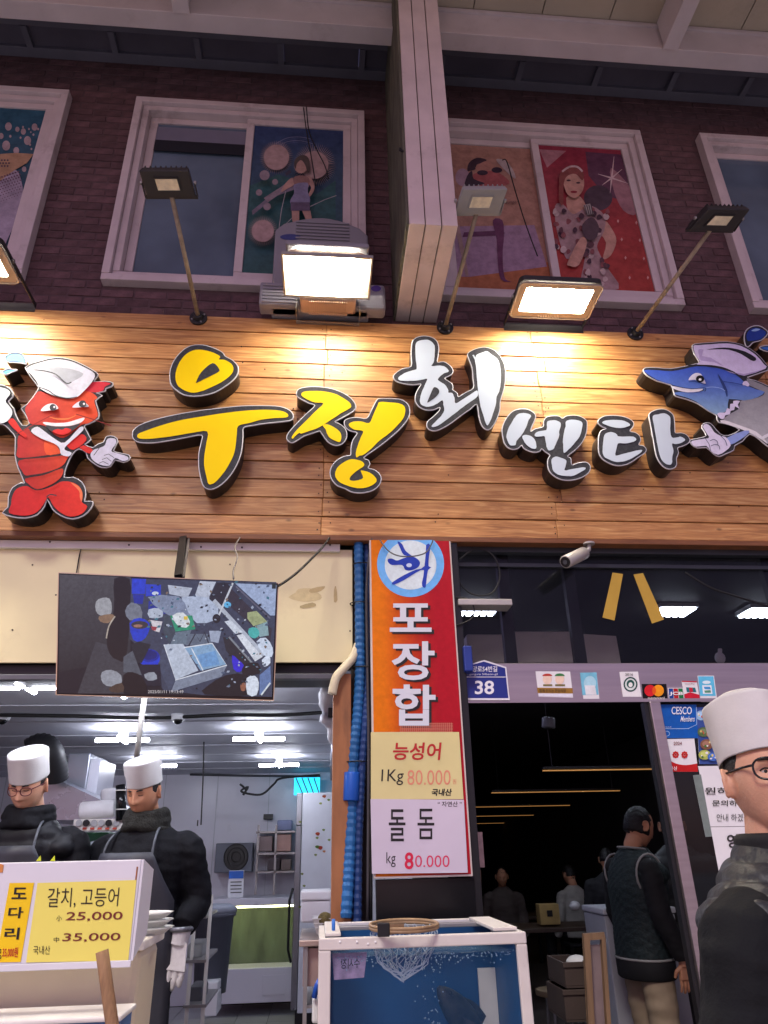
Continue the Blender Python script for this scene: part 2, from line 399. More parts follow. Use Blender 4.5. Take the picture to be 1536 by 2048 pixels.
pn1, pn2, pn3, pn4 = [{}, {}], [{}, {}], [{}, {}], [{}, {}]
window(W1, 'leftmost upper window with bubbles and netted leg poster', pn1)
window(W2, 'upper window with plain grey left pane and dancing singer poster', pn2)
window(W3, 'upper window with drawn woman and red singer posters, right of pilaster', pn3)
window(W4, 'rightmost upper window with plain dark glass', pn4)
x0, x1, z0, z1 = pn2[0]['rc']
MB().box(x0 + .002, x1 - .002, .118, .1235, z1 - .19, z1 - .05).build('blind', m_blind, pn2[0]['ob'])
MB().box(x0 + .002, x1 - .002, .116, .1215, z1 - .3, z1 - .19).build('rail', m_gap, pn2[0]['ob'])
def pane_poly(pn):                                 # the pane's own rectangle as pixels
    x0, x1, z0, z1 = pn['rc']; y = pn['pl'].p0.y; out = []
    for X, Z in ((x0, z1), (x1, z1), (x1, z0), (x0, z0)):
        v = Vector((X, y, Z)) - CAM; k = F / v.dot(fwd); out.append((768 + v.dot(RIGHT) * k, 1024 - v.dot(UP) * k))
    return out
def clip(poly, pn):                                # keep print inside its pane (Sutherland-Hodgman in pixels)
    q = pane_poly(pn); out = poly
    if area2(q) < 0: q = q[::-1]
    for i in range(4):
        a, b = q[i], q[(i + 1) % 4]; inp = out; out = []
        f = lambda p: (b[0] - a[0]) * (p[1] - a[1]) - (b[1] - a[1]) * (p[0] - a[0])
        for j in range(len(inp)):
            c, d = inp[j], inp[(j + 1) % len(inp)]; fc, fd = f(c), f(d)
            if fc >= 0: out.append(c)
            if fc * fd < 0: tt = fc / (fc - fd); out.append((c[0] + (d[0] - c[0]) * tt, c[1] + (d[1] - c[1]) * tt))
        if len(out) < 3: return None
    return out
def veil_tint(c, f=.30, g=(122, 104, 122)): return (lambda x, y: tuple(v * (1 - f) + w_ * f for v, w_ in zip(c(x, y), g))) if callable(c) else tuple(v * (1 - f) + w_ * f for v, w_ in zip(c, g))  # mixes a mauve glare veil into the poster colours
def poster(name, pn, polys):
    polys = [(p, veil_tint(c)) for p, c in polys]
    ps = [(clip(p, pn), c) for p, c in polys]; ps = [p for p in ps if p[0]]
    return decal(name, pn['pl'], ps, pn['ob'], PRINTG, off=.0015, step=.00035)
def zz(ox, oy, s): return lambda pts: [(ox + x / s, oy + y / s) for x, y in pts]
# poster 1: bubbles and a netted leg
z = zz(0, 180, 4.454); L = [(pane_poly(pn1[1]), lambda x, y: (24, 92 - (y - 200) * .1, 118 - (y - 200) * .12))]
for x, y, r in ((75, 325, 30), (155, 350, 19), (208, 370, 23), (308, 330, 26), (245, 450, 32), (215, 705, 20), (10, 410, 22), (55, 495, 36), (145, 540, 26), (92, 412, 10), (205, 330, 9), (258, 348, 8), (340, 348, 9), (298, 398, 9), (183, 425, 9), (268, 487, 9), (280, 525, 8), (275, 375, 6)):
    L.append((z(ellp(x, y, r, r * 1.25, 14)), (196, 178, 180)))
leg = z(smooth([(-200, 620), (60, 690), (150, 720), (185, 790), (205, 900), (195, 1020), (150, 1150), (80, 1300), (30, 1400), (-60, 1480), (-200, 1490)], 3)); L.append((leg, (186, 178, 200)))
L.append((z([(-200, 560), (0, 570), (140, 560), (300, 570), (240, 650), (120, 720), (0, 810), (-200, 900)]), (200, 158, 112)))
for r in range(9):
    for q in range(9):
        L.append((z(ellp(-30 + q * 24 + (r % 2) * 12 + r * 2, 790 + r * 26 - q * 8, 10 - r * .7, 8 - r * .55, 6)), (96, 62, 82)))
for r in range(3):
    for q in range(4): L.append((z(ellp(-10 + q * 26 + (r % 2) * 12, 625 + r * 26, 10, 8, 6)), (52, 44, 70)))
poster('poster', pn1[1], L)
# poster 2: dancing singer among sunbursts
z = zz(480, 220, 5.908); L = [(pane_poly(pn2[1]), lambda x, y: (34, 62 + (y - 250) * .10, 112 - (y - 250) * .08))]
L.append((z([(100, 900), (450, 760), (640, 820), (900, 1000), (1130, 830), (1130, 1500), (100, 1500)]), (30, 92, 92)))
for k in range(4): L.append((z(stroke(smooth([(420, 400 + k * 22), (560, 330 + k * 22), (720, 320 + k * 22), (860, 350 + k * 24)], 4, False), 9)), (112, 128, 165) if k % 2 == 0 else (60, 84, 130)))
def burst(cx, cy, r0, r1, n):
    for k in range(n):
        a = 2 * math.pi * k / n; da = math.pi / n * .55
        L.append((z([(cx + r0 * .9 * math.cos(a - da), cy + r0 * .9 * math.sin(a - da)), (cx + r1 * math.cos(a), cy + r1 * math.sin(a)), (cx + r0 * .9 * math.cos(a + da), cy + r0 * .9 * math.sin(a + da))]), (206, 182, 168)))
    L.append((z(ellp(cx, cy, r0, r0, 28)), (196, 168, 160)))
burst(430, 560, 150, 205, 48); burst(880, 650, 165, 265, 64); burst(270, 1430, 130, 190, 44)
L.append((z([(140, 1190), (520, 880), (640, 840), (640, 940), (420, 1020), (150, 1240)]), (120, 118, 136)))
L.append((z([(280, 1040), (560, 860), (600, 900), (330, 1090)]), (150, 142, 150)))
for x, y, r in ((225, 975, 38), (320, 1140, 45), (290, 770, 60), (415, 850, 35), (920, 1350, 48)): L.append((z(ellp(x, y, r, r, 14)), (150, 140, 148)))
for p in ([(460, 1400), (490, 1180), (540, 960)], [(830, 1140), (1000, 1060), (1140, 1010)], [(440, 1440), (560, 1330), (640, 1250)]): L.append((z(stroke(p, 9)), (170, 180, 180)))
sk = (196, 156, 136)
L.append((z([(610, 1180), (700, 1180), (700, 1300), (690, 1420), (640, 1420), (615, 1280)]), sk)); L.append((z([(730, 1180), (830, 1180), (850, 1290), (880, 1400), (820, 1400), (770, 1280)]), sk))
L.append((z(smooth([(620, 800), (560, 840), (500, 920), (490, 970), (560, 930), (640, 880)], 3)), sk)); L.append((z(smooth([(800, 770), (860, 830), (880, 930), (830, 1020), (800, 1010), (840, 920), (800, 850)], 3)), sk))
L.append((z(smooth([(630, 800), (720, 770), (810, 800), (820, 880), (780, 940), (680, 950), (640, 880)], 3)), (150, 112, 100)))
L.append((z(smooth([(640, 880), (800, 860), (800, 960), (830, 1060), (790, 1130), (640, 1130), (590, 1080), (640, 980)], 3)), (132, 136, 172)))
L.append((z([(600, 1090), (820, 1090), (830, 1190), (600, 1190)]), (92, 84, 112)))
L.append((z(ellp(720, 660, 78, 90)), sk)); L.append((z(smooth([(640, 640), (660, 570), (740, 530), (810, 570), (830, 700), (800, 740), (770, 650), (720, 590), (670, 640), (660, 700)], 3)), (66, 60, 50)))
L.append((z(stroke([(540, 760), (600, 720)], 40)), (40, 44, 64)))
poster('poster', pn2[1], L)
# poster 3 left: drawn woman at a table
z = zz(890, 230, 3.135); L = [(pane_poly(pn3[0]), (196, 146, 118))]
L.append((z([(-60, 1010), (180, 880), (700, 930), (700, 1200), (-60, 1200)]), (196, 112, 62))); L.append((z([(0, 700), (560, 690), (640, 950), (150, 1015), (0, 1010)]), (176, 146, 176)))
L.append((z(ellp(110, 390, 45, 55)), (190, 160, 176)))
L.append((z(smooth([(140, 350), (150, 300), (200, 268), (260, 280), (240, 300), (200, 310), (190, 340), (160, 350)], 3)), (52, 38, 46)))
L.append((z(smooth([(190, 330), (250, 290), (290, 300), (310, 340), (240, 360)], 3)), (206, 146, 120)))
L.append((z(smooth([(180, 370), (300, 350), (390, 400), (385, 440), (180, 445)], 3)), (192, 92, 88))); L.append((z(ellp(235, 362, 34, 16)), (40, 30, 44))); L.append((z(ellp(325, 345, 34, 18)), (40, 30, 44)))
L.append((z(smooth([(140, 380), (170, 350), (180, 400), (250, 430), (130, 445)], 3)), (40, 32, 44)))
L.append((z(smooth([(320, 280), (380, 285), (430, 350), (440, 400), (380, 350)], 3)), (206, 196, 188)))
L.append((z([(120, 735), (330, 725), (380, 740), (330, 755), (110, 765)]), (92, 44, 84))); L.append((z(smooth([(300, 660), (360, 660), (370, 760), (362, 850), (365, 960), (380, 1030), (420, 1045), (350, 1030), (330, 900), (325, 780)], 3)), (100, 46, 88)))
L.append((z([(60, 690), (90, 690), (150, 1010), (130, 1010)]), (190, 160, 150)))
poster('poster', pn3[0], L)
text('poster_lettering', 'lounger', rect(890 + 370 / 3.135, 230 + 535 / 3.135, 890 + 460 / 3.135, 230 + 560 / 3.135), pn3[0]['pl'], M('print_brown', (92, 60, 60)), pn3[0]['ob'], .012)
# poster 3 right: singer in a print dress before red
L = [(pane_poly(pn3[1]), lambda x, y: (150 + (y - 300) * .12, 34 + (y - 300) * .06, 52 - (y - 300) * .05))]
L.append((z([(590, 215), (760, 225), (640, 330)]), (190, 130, 136))); L.append((z([(880, 230), (1130, 250), (1180, 560), (1000, 500), (900, 380)]), (86, 46, 70)))
L.append((z(ellp(960, 520, 90, 80)), (60, 46, 58)))
L.append((z(smooth([(1040, 330), (1180, 480), (1200, 620), (1120, 600), (1060, 480)], 3)), (170, 120, 126)))
for p in ([(960, 370), (1045, 395), (1150, 430)], [(1060, 260), (1045, 395), (1035, 490)], [(985, 440), (1045, 395), (1110, 340)]): L.append((z(stroke(p, [2, 11, 2])), (238, 214, 208)))
sk = (220, 166, 138)
L.append((z(smooth([(760, 520), (830, 500), (880, 560), (860, 620), (790, 640)], 3)), sk))
L.append((z(smooth([(1000, 660), (1050, 720), (1075, 790), (1040, 880), (990, 900), (1010, 800), (960, 720)], 3)), sk)); 
L.append((z(smooth([(690, 570), (740, 560), (800, 620), (850, 600), (920, 570), (1000, 630), (1000, 720), (960, 800), (960, 850), (1020, 960), (1090, 1090), (860, 1090), (880, 880), (840, 870), (760, 900), (700, 720)], 3)), (182, 150, 148)))
rnd = random.Random(3)
for k in range(70):
    x = rnd.uniform(690, 1040); y = rnd.uniform(590, 1080)
    if y > 860 and x < 860: continue
    if x > 985 and 640 < y < 900: continue
    L.append((z(smooth([(x + rnd.uniform(10, 24) * math.cos(a), y + rnd.uniform(10, 26) * math.sin(a)) for a in (0, 1.2, 2.4, 3.6, 4.9)], 2)), rnd.choice([(58, 36, 48), (86, 50, 58), (228, 206, 198), (140, 72, 74)])))
L.append((z(smooth([(770, 920), (850, 770), (890, 800), (840, 940), (780, 945)], 3)), sk))
L.append((z(smooth([(735, 380), (760, 350), (830, 345), (870, 400), (865, 470), (820, 520), (770, 500), (745, 440)], 3)), sk))
L.append((z(smooth([(715, 440), (720, 370), (760, 325), (830, 320), (870, 370), (860, 410), (820, 370), (770, 380), (745, 430), (740, 560), (715, 540)], 3)), (140, 62, 52)))
L.append((z(stroke(smooth([(735, 355), (780, 325), (830, 325), (862, 355)], 3, False), 12)), (230, 206, 200)))
for e in ((775, 410), (835, 425)): L.append((z(ellp(e[0], e[1], 14, 6, 8)), (60, 34, 40)))
L.append((z(ellp(808, 482, 22, 8, 10)), (150, 34, 44)))
L.append((z([(868, 565), (910, 555), (932, 620), (890, 628)]), (176, 176, 168)))
for k in range(4): L.append((z([(872 + k * 14, 566), (877 + k * 14, 565), (894 + k * 12, 624), (889 + k * 12, 625)]), (40, 40, 44)))
L.append((z(smooth([(860, 690), (920, 640), (965, 700), (940, 780), (880, 770)], 3)), (70, 54, 62)))
for x, y in ((1085, 665), (1200, 675), (1108, 780), (1222, 785), (1132, 895), (1247, 900), (1158, 1020), (1272, 1020)): L.append((z([(x, y - 12), (x + 7, y), (x, y + 12), (x - 7, y)]), (236, 170, 160)))
poster('poster', pn3[1], L)
# dangling cables in front of the windows
cable('loose_cable', [P(607, 215, .02), P(613, 262, -.02), P(622, 310, -.03), P(632, 372, .02)], .004, m_dark, label='thin black cable hanging before the dancing singer poster, left strand', cat='cable')
cable('loose_cable', [P(613, 214, .02), P(618, 262, -.02), P(634, 300, -.03), P(650, 332, -.02), P(657, 358, .02)], .004, m_dark, label='thin black cable hanging before the dancing singer poster, right strand', cat='cable')
cable('loose_cable', [P(1005, 320, .06), P(1014, 324, .03), P(1030, 380, .03), P(1052, 450, .04), P(1075, 512, .07)], .004, m_dark, label='thin dark cable slanting across the drawn woman poster', cat='cable')

# ---- outdoor air conditioning units behind the middle lamp
m_ac = M('ac_casing', (136, 136, 144), .5, var=.06, sc=4, dirt=.15)
m_logo = M('ac_badge', (70, 78, 130), .4)
t = thing('outdoor_ac_unit', 'pale domed outdoor air conditioner behind the middle lit lamp', 'air conditioner', P(640, 600, .02))
a = P(548, 560, .02); b = P(735, 560, .02); zt = P(640, 468, .02).z; zb_ = 4.43
prof = [(a.x, zb_), (a.x, zt - .10), (a.x + .05, zt - .04)] + [(a.x + (b.x - a.x) * (.25 + .5 * k / 6), zt + .03 * math.sin(math.pi * k / 6)) for k in range(7)] + [(b.x - .05, zt - .05), (b.x, zt - .11), (b.x, zb_)]
MB().prism([(x, -.09, zq) for x, zq in prof], (0, .11, 0)).build('casing', m_ac, t, bevel=.012)
for k in range(8):
    zq = zt - .03 - k * .028; MB().box(a.x + .13, b.x - .12, -.098, -.09, zq, zq + .012).build('grille_slat', m_ac, t)
decal('badge', YP(-.091), [(ellp(581, 474, 21, 6), (70, 78, 130))], t)
t = thing('outdoor_ac_unit', 'low boxy air conditioner with blue badge on sign top behind lamp', 'air conditioner', P(640, 640, -.05))
a = P(517, 610, -.12); b = P(772, 620, -.12)
MB().box(a.x, a.x + .24, -.12, -.02, 4.43, 4.60).build('casing', m_ac, t, bevel=.012); MB().box(b.x - .25, b.x, -.12, -.02, 4.43, 4.62).build('end_casing', m_ac, t, bevel=.02)
for k in range(6): MB().box(a.x + .02, a.x + .23, -.127, -.12, 4.44 + k * .025, 4.452 + k * .025).build('grille_slat', m_ac, t)
decal('badge', YP(-.121), [(ellp(752, 577, 10, 6), (84, 66, 140))], t)

# ================================================================== WOODEN SIGN
m_wood = bpy.data.materials.new('varnished_pine'); m_wood.use_nodes = True
N = m_wood.node_tree.nodes; K = m_wood.node_tree.links; b = N['Principled BSDF']
tc = N.new('ShaderNodeTexCoord'); oi = N.new('ShaderNodeObjectInfo'); mp = N.new('ShaderNodeMapping'); mp.inputs['Scale'].default_value = (1.3, 1, 16)
va = N.new('ShaderNodeVectorMath'); va.operation = 'ADD'; cmb = N.new('ShaderNodeCombineXYZ'); mu = N.new('ShaderNodeMath'); mu.operation = 'MULTIPLY'; mu.inputs[1].default_value = 53
K.new(oi.outputs['Random'], mu.inputs[0]); K.new(mu.outputs[0], cmb.inputs[0]); K.new(mu.outputs[0], cmb.inputs[2])
K.new(tc.outputs['Object'], va.inputs[0]); K.new(cmb.outputs[0], va.inputs[1]); K.new(va.outputs[0], mp.inputs[0])
n1 = N.new('ShaderNodeTexNoise'); n1.inputs['Scale'].default_value = 3; n1.inputs['Detail'].default_value = 8; n1.inputs['Distortion'].default_value = 1.2; K.new(mp.outputs[0], n1.inputs[0])
cr = N.new('ShaderNodeValToRGB'); e = cr.color_ramp.elements
e[0].position = .25; e[0].color = (*lin((148, 100, 58)), 1); e[1].position = .72; e[1].color = (*lin((214, 168, 108)), 1); q = e.new(.5); q.color = (*lin((188, 134, 78)), 1)
K.new(n1.outputs[0], cr.inputs[0])
n2 = N.new('ShaderNodeTexNoise'); n2.inputs['Scale'].default_value = 2.2; n2.inputs['Detail'].default_value = 5; K.new(va.outputs[0], n2.inputs[0])
vo = N.new('ShaderNodeTexVoronoi'); vo.inputs['Scale'].default_value = 5; mp2 = N.new('ShaderNodeMapping'); mp2.inputs['Scale'].default_value = (.8, 1, 1.6); K.new(va.outputs[0], mp2.inputs[0]); K.new(mp2.outputs[0], vo.inputs[0])
kr = N.new('ShaderNodeMapRange'); kr.inputs[1].default_value = .03; kr.inputs[2].default_value = .09; kr.inputs[3].default_value = .45; kr.inputs[4].default_value = 1; K.new(vo.outputs['Distance'], kr.inputs[0])
hs = N.new('ShaderNodeHueSaturation'); K.new(cr.outputs[0], hs.inputs['Color'])
m2 = N.new('ShaderNodeMapRange'); m2.inputs[3].default_value = .82; m2.inputs[4].default_value = 1.14; K.new(oi.outputs['Random'], m2.inputs[0])
m3 = N.new('ShaderNodeMapRange'); m3.inputs[1].default_value = .3; m3.inputs[2].default_value = .7; m3.inputs[3].default_value = .8; m3.inputs[4].default_value = 1.1; K.new(n2.outputs[0], m3.inputs[0])
ma = N.new('ShaderNodeMath'); ma.operation = 'MULTIPLY'; K.new(m2.outputs[0], ma.inputs[0]); K.new(m3.outputs[0], ma.inputs[1])
mb_ = N.new('ShaderNodeMath'); mb_.operation = 'MULTIPLY'; K.new(ma.outputs[0], mb_.inputs[0]); K.new(kr.outputs[0], mb_.inputs[1]); K.new(mb_.outputs[0], hs.inputs['Value'])
K.new(hs.outputs[0], b.inputs['Base Color']); b.inputs['Roughness'].default_value = .42
bp = N.new('ShaderNodeBump'); bp.inputs['Strength'].default_value = .25; bp.inputs['Distance'].default_value = .004; K.new(n1.outputs[0], bp.inputs['Height']); K.new(bp.outputs[0], b.inputs['Normal'])

ZB, PP = 2.9925, .1101
sign = thing('wooden_sign_board', 'long varnished pine board sign across the shop front', 'sign', (0, 0, ZB))
jx = [-4.2, P(-260, 850, 0).x, P(650, 850, 0).x, P(1088, 850, 0).x, P(1560, 850, 0).x, 5.6]
for k in range(13):
    js = [j + (random.uniform(-.012, .012) if 0 < i < 5 else 0) + (.05 if k % 4 == 2 and i == 3 else 0) for i, j in enumerate(jx)]
    for i in range(5):
        zo = random.uniform(-.0008, .0008); dy = random.uniform(-.0015, .0015)
        MB().box(js[i] + .0008, js[i + 1] - .0008, dy, .028, ZB + k * PP + .003 + zo, ZB + (k + 1) * PP - .003 + zo).build('plank', m_wood, sign, bevel=.0025, seg=1)
MB().box(-4.2, 5.6, .03, .1, ZB + .003, ZB + 13 * PP - .003).build('backing', M('backing_black', (20, 16, 14), .9), sign)
MB().box(-4.2, 5.6, -.012, .06, ZB - .03, ZB - .001).build('bottom_trim', M('bottom_trim_wood', (120, 76, 46), .5, var=.2, sc=10, stretch=(1, 1, 8)), sign, bevel=.003)
nl = MB()
for k in range(13):
    for j in (jx[2], jx[3]):
        for dx, dz in ((-.025, .03), (-.022, .075), (.024, .035), (.03, .078)):
            if random.random() < .75:
                x = j + dx + random.uniform(-.008, .008); zq = ZB + k * PP + dz + random.uniform(-.01, .01); nl.cyl((x, -.0022, zq), (x, .004, zq), .0035, n=6)
for k in range(40):
    x = random.uniform(-2.3, 3); zq = ZB + random.uniform(.02, 1.4); nl.cyl((x, -.0022, zq), (x, .004, zq), random.choice([.003, .004, .005]), n=6)
o = nl.build('nail_heads', M('nail_dark', (36, 26, 20), .6), sign); o['kind'] = 'stuff'
# ------------------------------------------------------------------ channel letters
YL = -.11
m_side_b = M('letter_return_black', (28, 28, 30), .35, var=.25, sc=6, dirt=.3, dirtcol=(90, 88, 84))
m_face_b = M('letter_face_black', (52, 54, 60), .65, var=.35, sc=60, bump=.1, spec=.25)
m_trim = M('letter_trim_silver', (196, 198, 204), .35, var=.05)
m_yel = M('letter_yellow', (240, 208, 0), .6, var=.03, sc=4, spec=.15)
m_wht = M('letter_white', (192, 206, 218), .6, var=.03, sc=4, spec=.15)
PLF = YP(YL)
def sorted_out(pts): return pts if area2(pts) > 0 else pts[::-1]
def channel(root, outer, side=m_side_b, face=m_face_b, trim=True, n=3):
    o2 = smooth(outer, n); fr = [PLF.pt(x, y) for x, y in o2]
    MB().prism(fr, (0, -YL - .002, 0)).build('return', side, root)
    fo = MB().prism([p + Vector((0, -.0035, 0)) for p in fr], (0, .003, 0)).build('face', face, root)
    if trim: MB().tube(fr, .0042, 6, closed=True).build('trim', m_trim, root, True)
    return fo
def inlay(root, polys, mat, name='stroke', off=.0045, n=3, rough=0):
    for k, p in enumerate(polys):
        q = smooth(p, n)
        if rough: q = [(x + random.uniform(-rough, rough), y + random.uniform(-rough, rough)) for x, y in q]
        MB().prism([PLF.pt(x, y, off + .001) for x, y in q], (0, .001, 0)).build(name, mat, root)
def letter(label, z, pieces):
    c = z(pieces[0][0])[0]; t = thing('channel_letter', label, 'sign letter', PLF.pt(*c), 'big cut out letters of the shop sign')
    for outer, strokes, holes, mat in pieces:
        fo = channel(t, z(outer)); inlay(fo, [z(s) for s in strokes], mat, rough=.25 if mat is m_wht else .1)
        if holes: inlay(fo, [z(h) for h in holes], m_face_b, 'counter', .0062)
    return t
z = zz(250, 680, 4.518)
letter('largest yellow letter, a ring over a long T stroke, beside the red lobster', z, [
 ([(408,355),(412,270),(450,180),(520,100),(600,55),(700,48),(800,75),(880,115),(905,150),(970,185),(1015,235),(1022,290),(990,350),(920,410),(820,470),(720,500),(620,510),(530,495),(460,450),(420,405)],
  [[(455,330),(470,250),(510,175),(570,115),(640,88),(720,92),(800,115),(860,150),(845,175),(900,180),(960,215),(980,265),(950,320),(870,380),(770,430),(680,465),(600,475),(520,445),(470,400)]],
  [[(790,208),(850,260),(840,290),(750,335),(650,385),(645,375),(690,290)]], m_yel),
 ([(70,850),(85,810),(150,765),(280,720),(450,680),(650,645),(850,620),(1050,600),(1250,597),(1400,605),(1490,640),(1520,690),(1500,725),(1420,740),(1270,755),(1150,775),(1070,795),(1065,870),(1055,980),(1030,1080),(980,1180),(920,1260),(850,1320),(780,1350),(720,1330),(690,1260),(670,1150),(670,1030),(690,930),(695,860),(560,880),(400,910),(250,930),(130,925),(80,895)],
  [[(118,850),(200,815),(330,770),(500,725),(700,690),(900,660),(1100,637),(1280,630),(1400,638),(1460,660),(1475,685),(1450,700),(1350,705),(1230,720),(1120,750),(1025,775),(1010,850),(1000,950),(980,1040),(930,1140),(890,1200),(840,1260),(800,1295),(755,1300),(735,1230),(715,1130),(718,1040),(735,930),(742,825),(600,840),(450,865),(300,885),(190,893),(120,885)]], None, m_yel)])
z = zz(560, 760, 5.689)
letter('second yellow letter, angular strokes with small ring below, mid sign', z, [
 ([(190,150),(210,110),(280,88),(400,80),(550,95),(680,135),(780,190),(840,250),(860,300),(845,345),(780,390),(690,440),(620,480),(680,505),(740,560),(758,620),(745,680),(700,730),(630,745),(560,715),(510,660),(470,600),(445,582),(360,610),(270,640),(200,685),(140,715),(90,690),(80,650),(110,590),(200,490),(300,390),(400,295),(330,265),(240,220),(195,185)],
  [[(245,155),(280,130),(380,125),(500,130),(620,155),(710,200),(790,255),(808,300),(780,330),(690,380),(600,440),(500,505),(420,550),(330,580),(240,610),(220,600),(170,640),(145,665),(135,645),(190,570),(290,470),(400,360),(495,265),(400,255),(310,220),(250,180)],
   [(485,515),(540,505),(620,540),(680,590),(698,640),(685,700),(640,695),(570,660),(535,610),(520,560)]], None, m_yel),
 ([(735,470),(790,440),(880,430),(985,440),(1040,350),(1100,235),(1140,215),(1260,215),(1370,225),(1440,265),(1470,320),(1470,400),(1420,490),(1330,590),(1200,700),(1080,790),(950,885),(1000,915),(1020,960),(1000,1005),(1080,1030),(1140,1090),(1145,1150),(1110,1215),(1030,1265),(920,1285),(820,1275),(740,1235),(650,1200),(590,1130),(572,1050),(600,970),(660,910),(740,870),(805,858),(808,790),(830,690),(880,605),(800,580),(745,535)],
  [[(785,500),(830,475),(920,470),(1015,490),(1060,400),(1110,290),(1135,250),(1250,255),(1350,265),(1410,295),(1425,350),(1405,430),(1340,510),(1250,600),(1130,690),(1040,780),(950,850),(905,860),(870,880),(865,820),(890,730),(920,650),(945,580),(850,565),(795,530)],
   [(790,905),(860,905),(930,925),(960,960),(940,990),(900,1015),(840,1060),(795,1110),(800,1140),(860,1145),(945,1115),(920,1040),(935,1030),(1000,1045),(1060,1080),(1098,1130),(1085,1170),(1020,1210),(940,1230),(850,1225),(750,1195),(670,1155),(628,1090),(640,1020),(690,960)]], None, m_yel)])
z = zz(770, 660, 5.908)
letter('tallest white letter, right of the yellow ones under the pilaster', z, [
 ([(100,560),(120,520),(200,465),(310,432),(310,300),(315,190),(330,130),(380,90),(460,75),(550,90),(610,135),(632,210),(625,310),(615,385),(690,380),(760,420),(800,480),(780,530),(700,575),(780,630),(800,680),(795,710),(850,750),(865,795),(950,745),(1045,690),(1040,580),(1030,450),(985,330),(980,280),(1040,240),(1130,212),(1210,212),(1300,250),(1370,330),(1415,440),(1418,570),(1405,690),(1360,840),(1350,960),(1300,1090),(1240,1170),(1190,1175),(1140,1120),(1110,1020),(1085,880),(1000,940),(900,1010),(780,1100),(680,1160),(590,1193),(520,1175),(495,1130),(510,1080),(570,1030),(640,960),(645,915),(570,945),(480,945),(400,905),(360,840),(365,760),(400,690),(425,640),(330,650),(220,635),(130,605)],
  [[(160,560),(230,510),(330,475),(375,455),(365,360),(358,260),(365,160),(410,125),(500,115),(565,150),(590,210),(585,310),(575,380),(550,425),(650,420),(710,435),(755,485),(700,510),(655,545),(625,590),(700,640),(745,700),(750,740),(795,745),(820,800),(835,865),(920,820),(1010,760),(1086,715),(1094,780),(1020,840),(920,910),(820,990),(720,1065),(640,1120),(580,1145),(550,1135),(590,1090),(660,1020),(700,950),(690,880),(680,830),(620,865),(560,895),(490,905),(430,880),(412,830),(430,750),(470,650),(500,575),(420,590),(330,600),(230,600),(170,590)],
   [(1035,300),(1050,295),(1070,325),(1080,295),(1150,265),(1210,250),(1260,290),(1330,340),(1360,430),(1370,530),(1365,640),(1350,720),(1320,790),(1310,880),(1285,960),(1255,1050),(1215,1125),(1190,1100),(1160,1000),(1130,900),(1108,780),(1098,700),(1085,560),(1075,440),(1060,350)]],
  [[(580,675),(630,695),(640,740),(600,790),(540,835),(500,855),(520,800),(545,740)]], m_wht)])
z = zz(990, 800, 7.68)
letter('low white letter of five brush strokes, between the tall one and last', z, [
 ([(120,560),(110,450),(150,330),(210,240),(280,175),(380,145),(500,150),(590,200),(620,270),(560,420),(545,490),(620,450),(740,415),(750,330),(790,270),(880,250),(980,255),(1035,290),(1090,255),(1190,240),(1300,255),(1390,310),(1410,370),(1395,520),(1340,640),(1250,750),(1110,865),(1160,900),(1175,1000),(1270,975),(1380,960),(1440,990),(1460,1050),(1430,1120),(1350,1180),(1240,1220),(1130,1235),(1010,1220),(910,1170),(840,1100),(810,1010),(815,910),(845,850),(770,795),(715,750),(680,790),(600,805),(510,780),(440,740),(405,695),(350,745),(270,760),(190,725),(140,650)],
  [[(180,520),(220,410),(290,290),(350,220),(440,200),(530,220),(555,250),(520,300),(490,390),(440,490),(380,570),(330,630),(315,690),(240,695),(200,640),(178,580)],
   [(420,555),(480,535),(560,560),(610,610),(630,660),(630,740),(560,740),(490,690),(440,620)],
   [(610,530),(650,490),(740,470),(795,450),(800,340),(850,315),(940,312),(1005,350),(1010,400),(985,480),(985,550),(950,640),(915,720),(900,750),(830,775),(795,720),(780,640),(760,555),(690,560),(630,560)],
   [(1090,330),(1150,305),(1240,305),(1340,345),(1335,440),(1300,560),(1240,640),(1180,710),(1120,770),(1060,810),(1050,720),(1045,600),(1065,480),(1085,400)],
   [(870,910),(930,870),(1010,885),(1095,930),(1085,1010),(1072,1080),(1170,1065),(1280,1045),(1380,1035),(1385,1065),(1300,1115),(1200,1165),(1090,1165),(980,1150),(900,1090),(875,1000)]], None, m_wht)])
z = zz(1170, 800, 6.982)
letter('last white letter, two separate boxes beside the pointing swordfish glove', z, [
 ([(180,320),(200,270),(270,230),(380,220),(500,230),(600,260),(670,310),(670,370),(620,440),(700,460),(760,510),(770,570),(745,630),(810,645),(850,690),(830,740),(740,800),(640,870),(540,910),(430,915),(330,880),(240,820),(195,740),(188,620),(195,500),(230,430),(295,405),(230,370)],
  [[(240,315),(290,285),(400,278),(520,285),(600,315),(630,350),(580,375),(500,390),(400,380),(320,355)],
   [(270,490),(320,455),(380,448),(440,475),(465,508),(560,510),(660,510),(700,525),(715,555),(680,580),(570,605),(465,605),(440,680),(425,775),(520,755),(640,725),(750,700),(800,700),(770,740),(660,810),(560,850),(440,865),(340,830),(270,790),(247,710),(255,600)]], None, m_wht),
 ([(895,215),(920,175),(1000,140),(1090,132),(1170,160),(1230,220),(1245,300),(1250,400),(1260,465),(1340,465),(1410,490),(1455,550),(1440,600),(1370,640),(1290,670),(1300,740),(1270,820),(1275,900),(1240,950),(1170,965),(1100,935),(1040,870),(1000,790),(970,650),(935,450),(905,300)],
  [[(948,225),(1020,200),(1110,185),(1180,225),(1195,280),(1190,400),(1210,520),(1290,520),(1340,512),(1400,555),(1350,595),(1270,615),(1215,610),(1235,710),(1220,790),(1212,890),(1160,900),(1100,870),(1050,790),(1020,660),(985,480),(960,330)]], None, m_wht)])

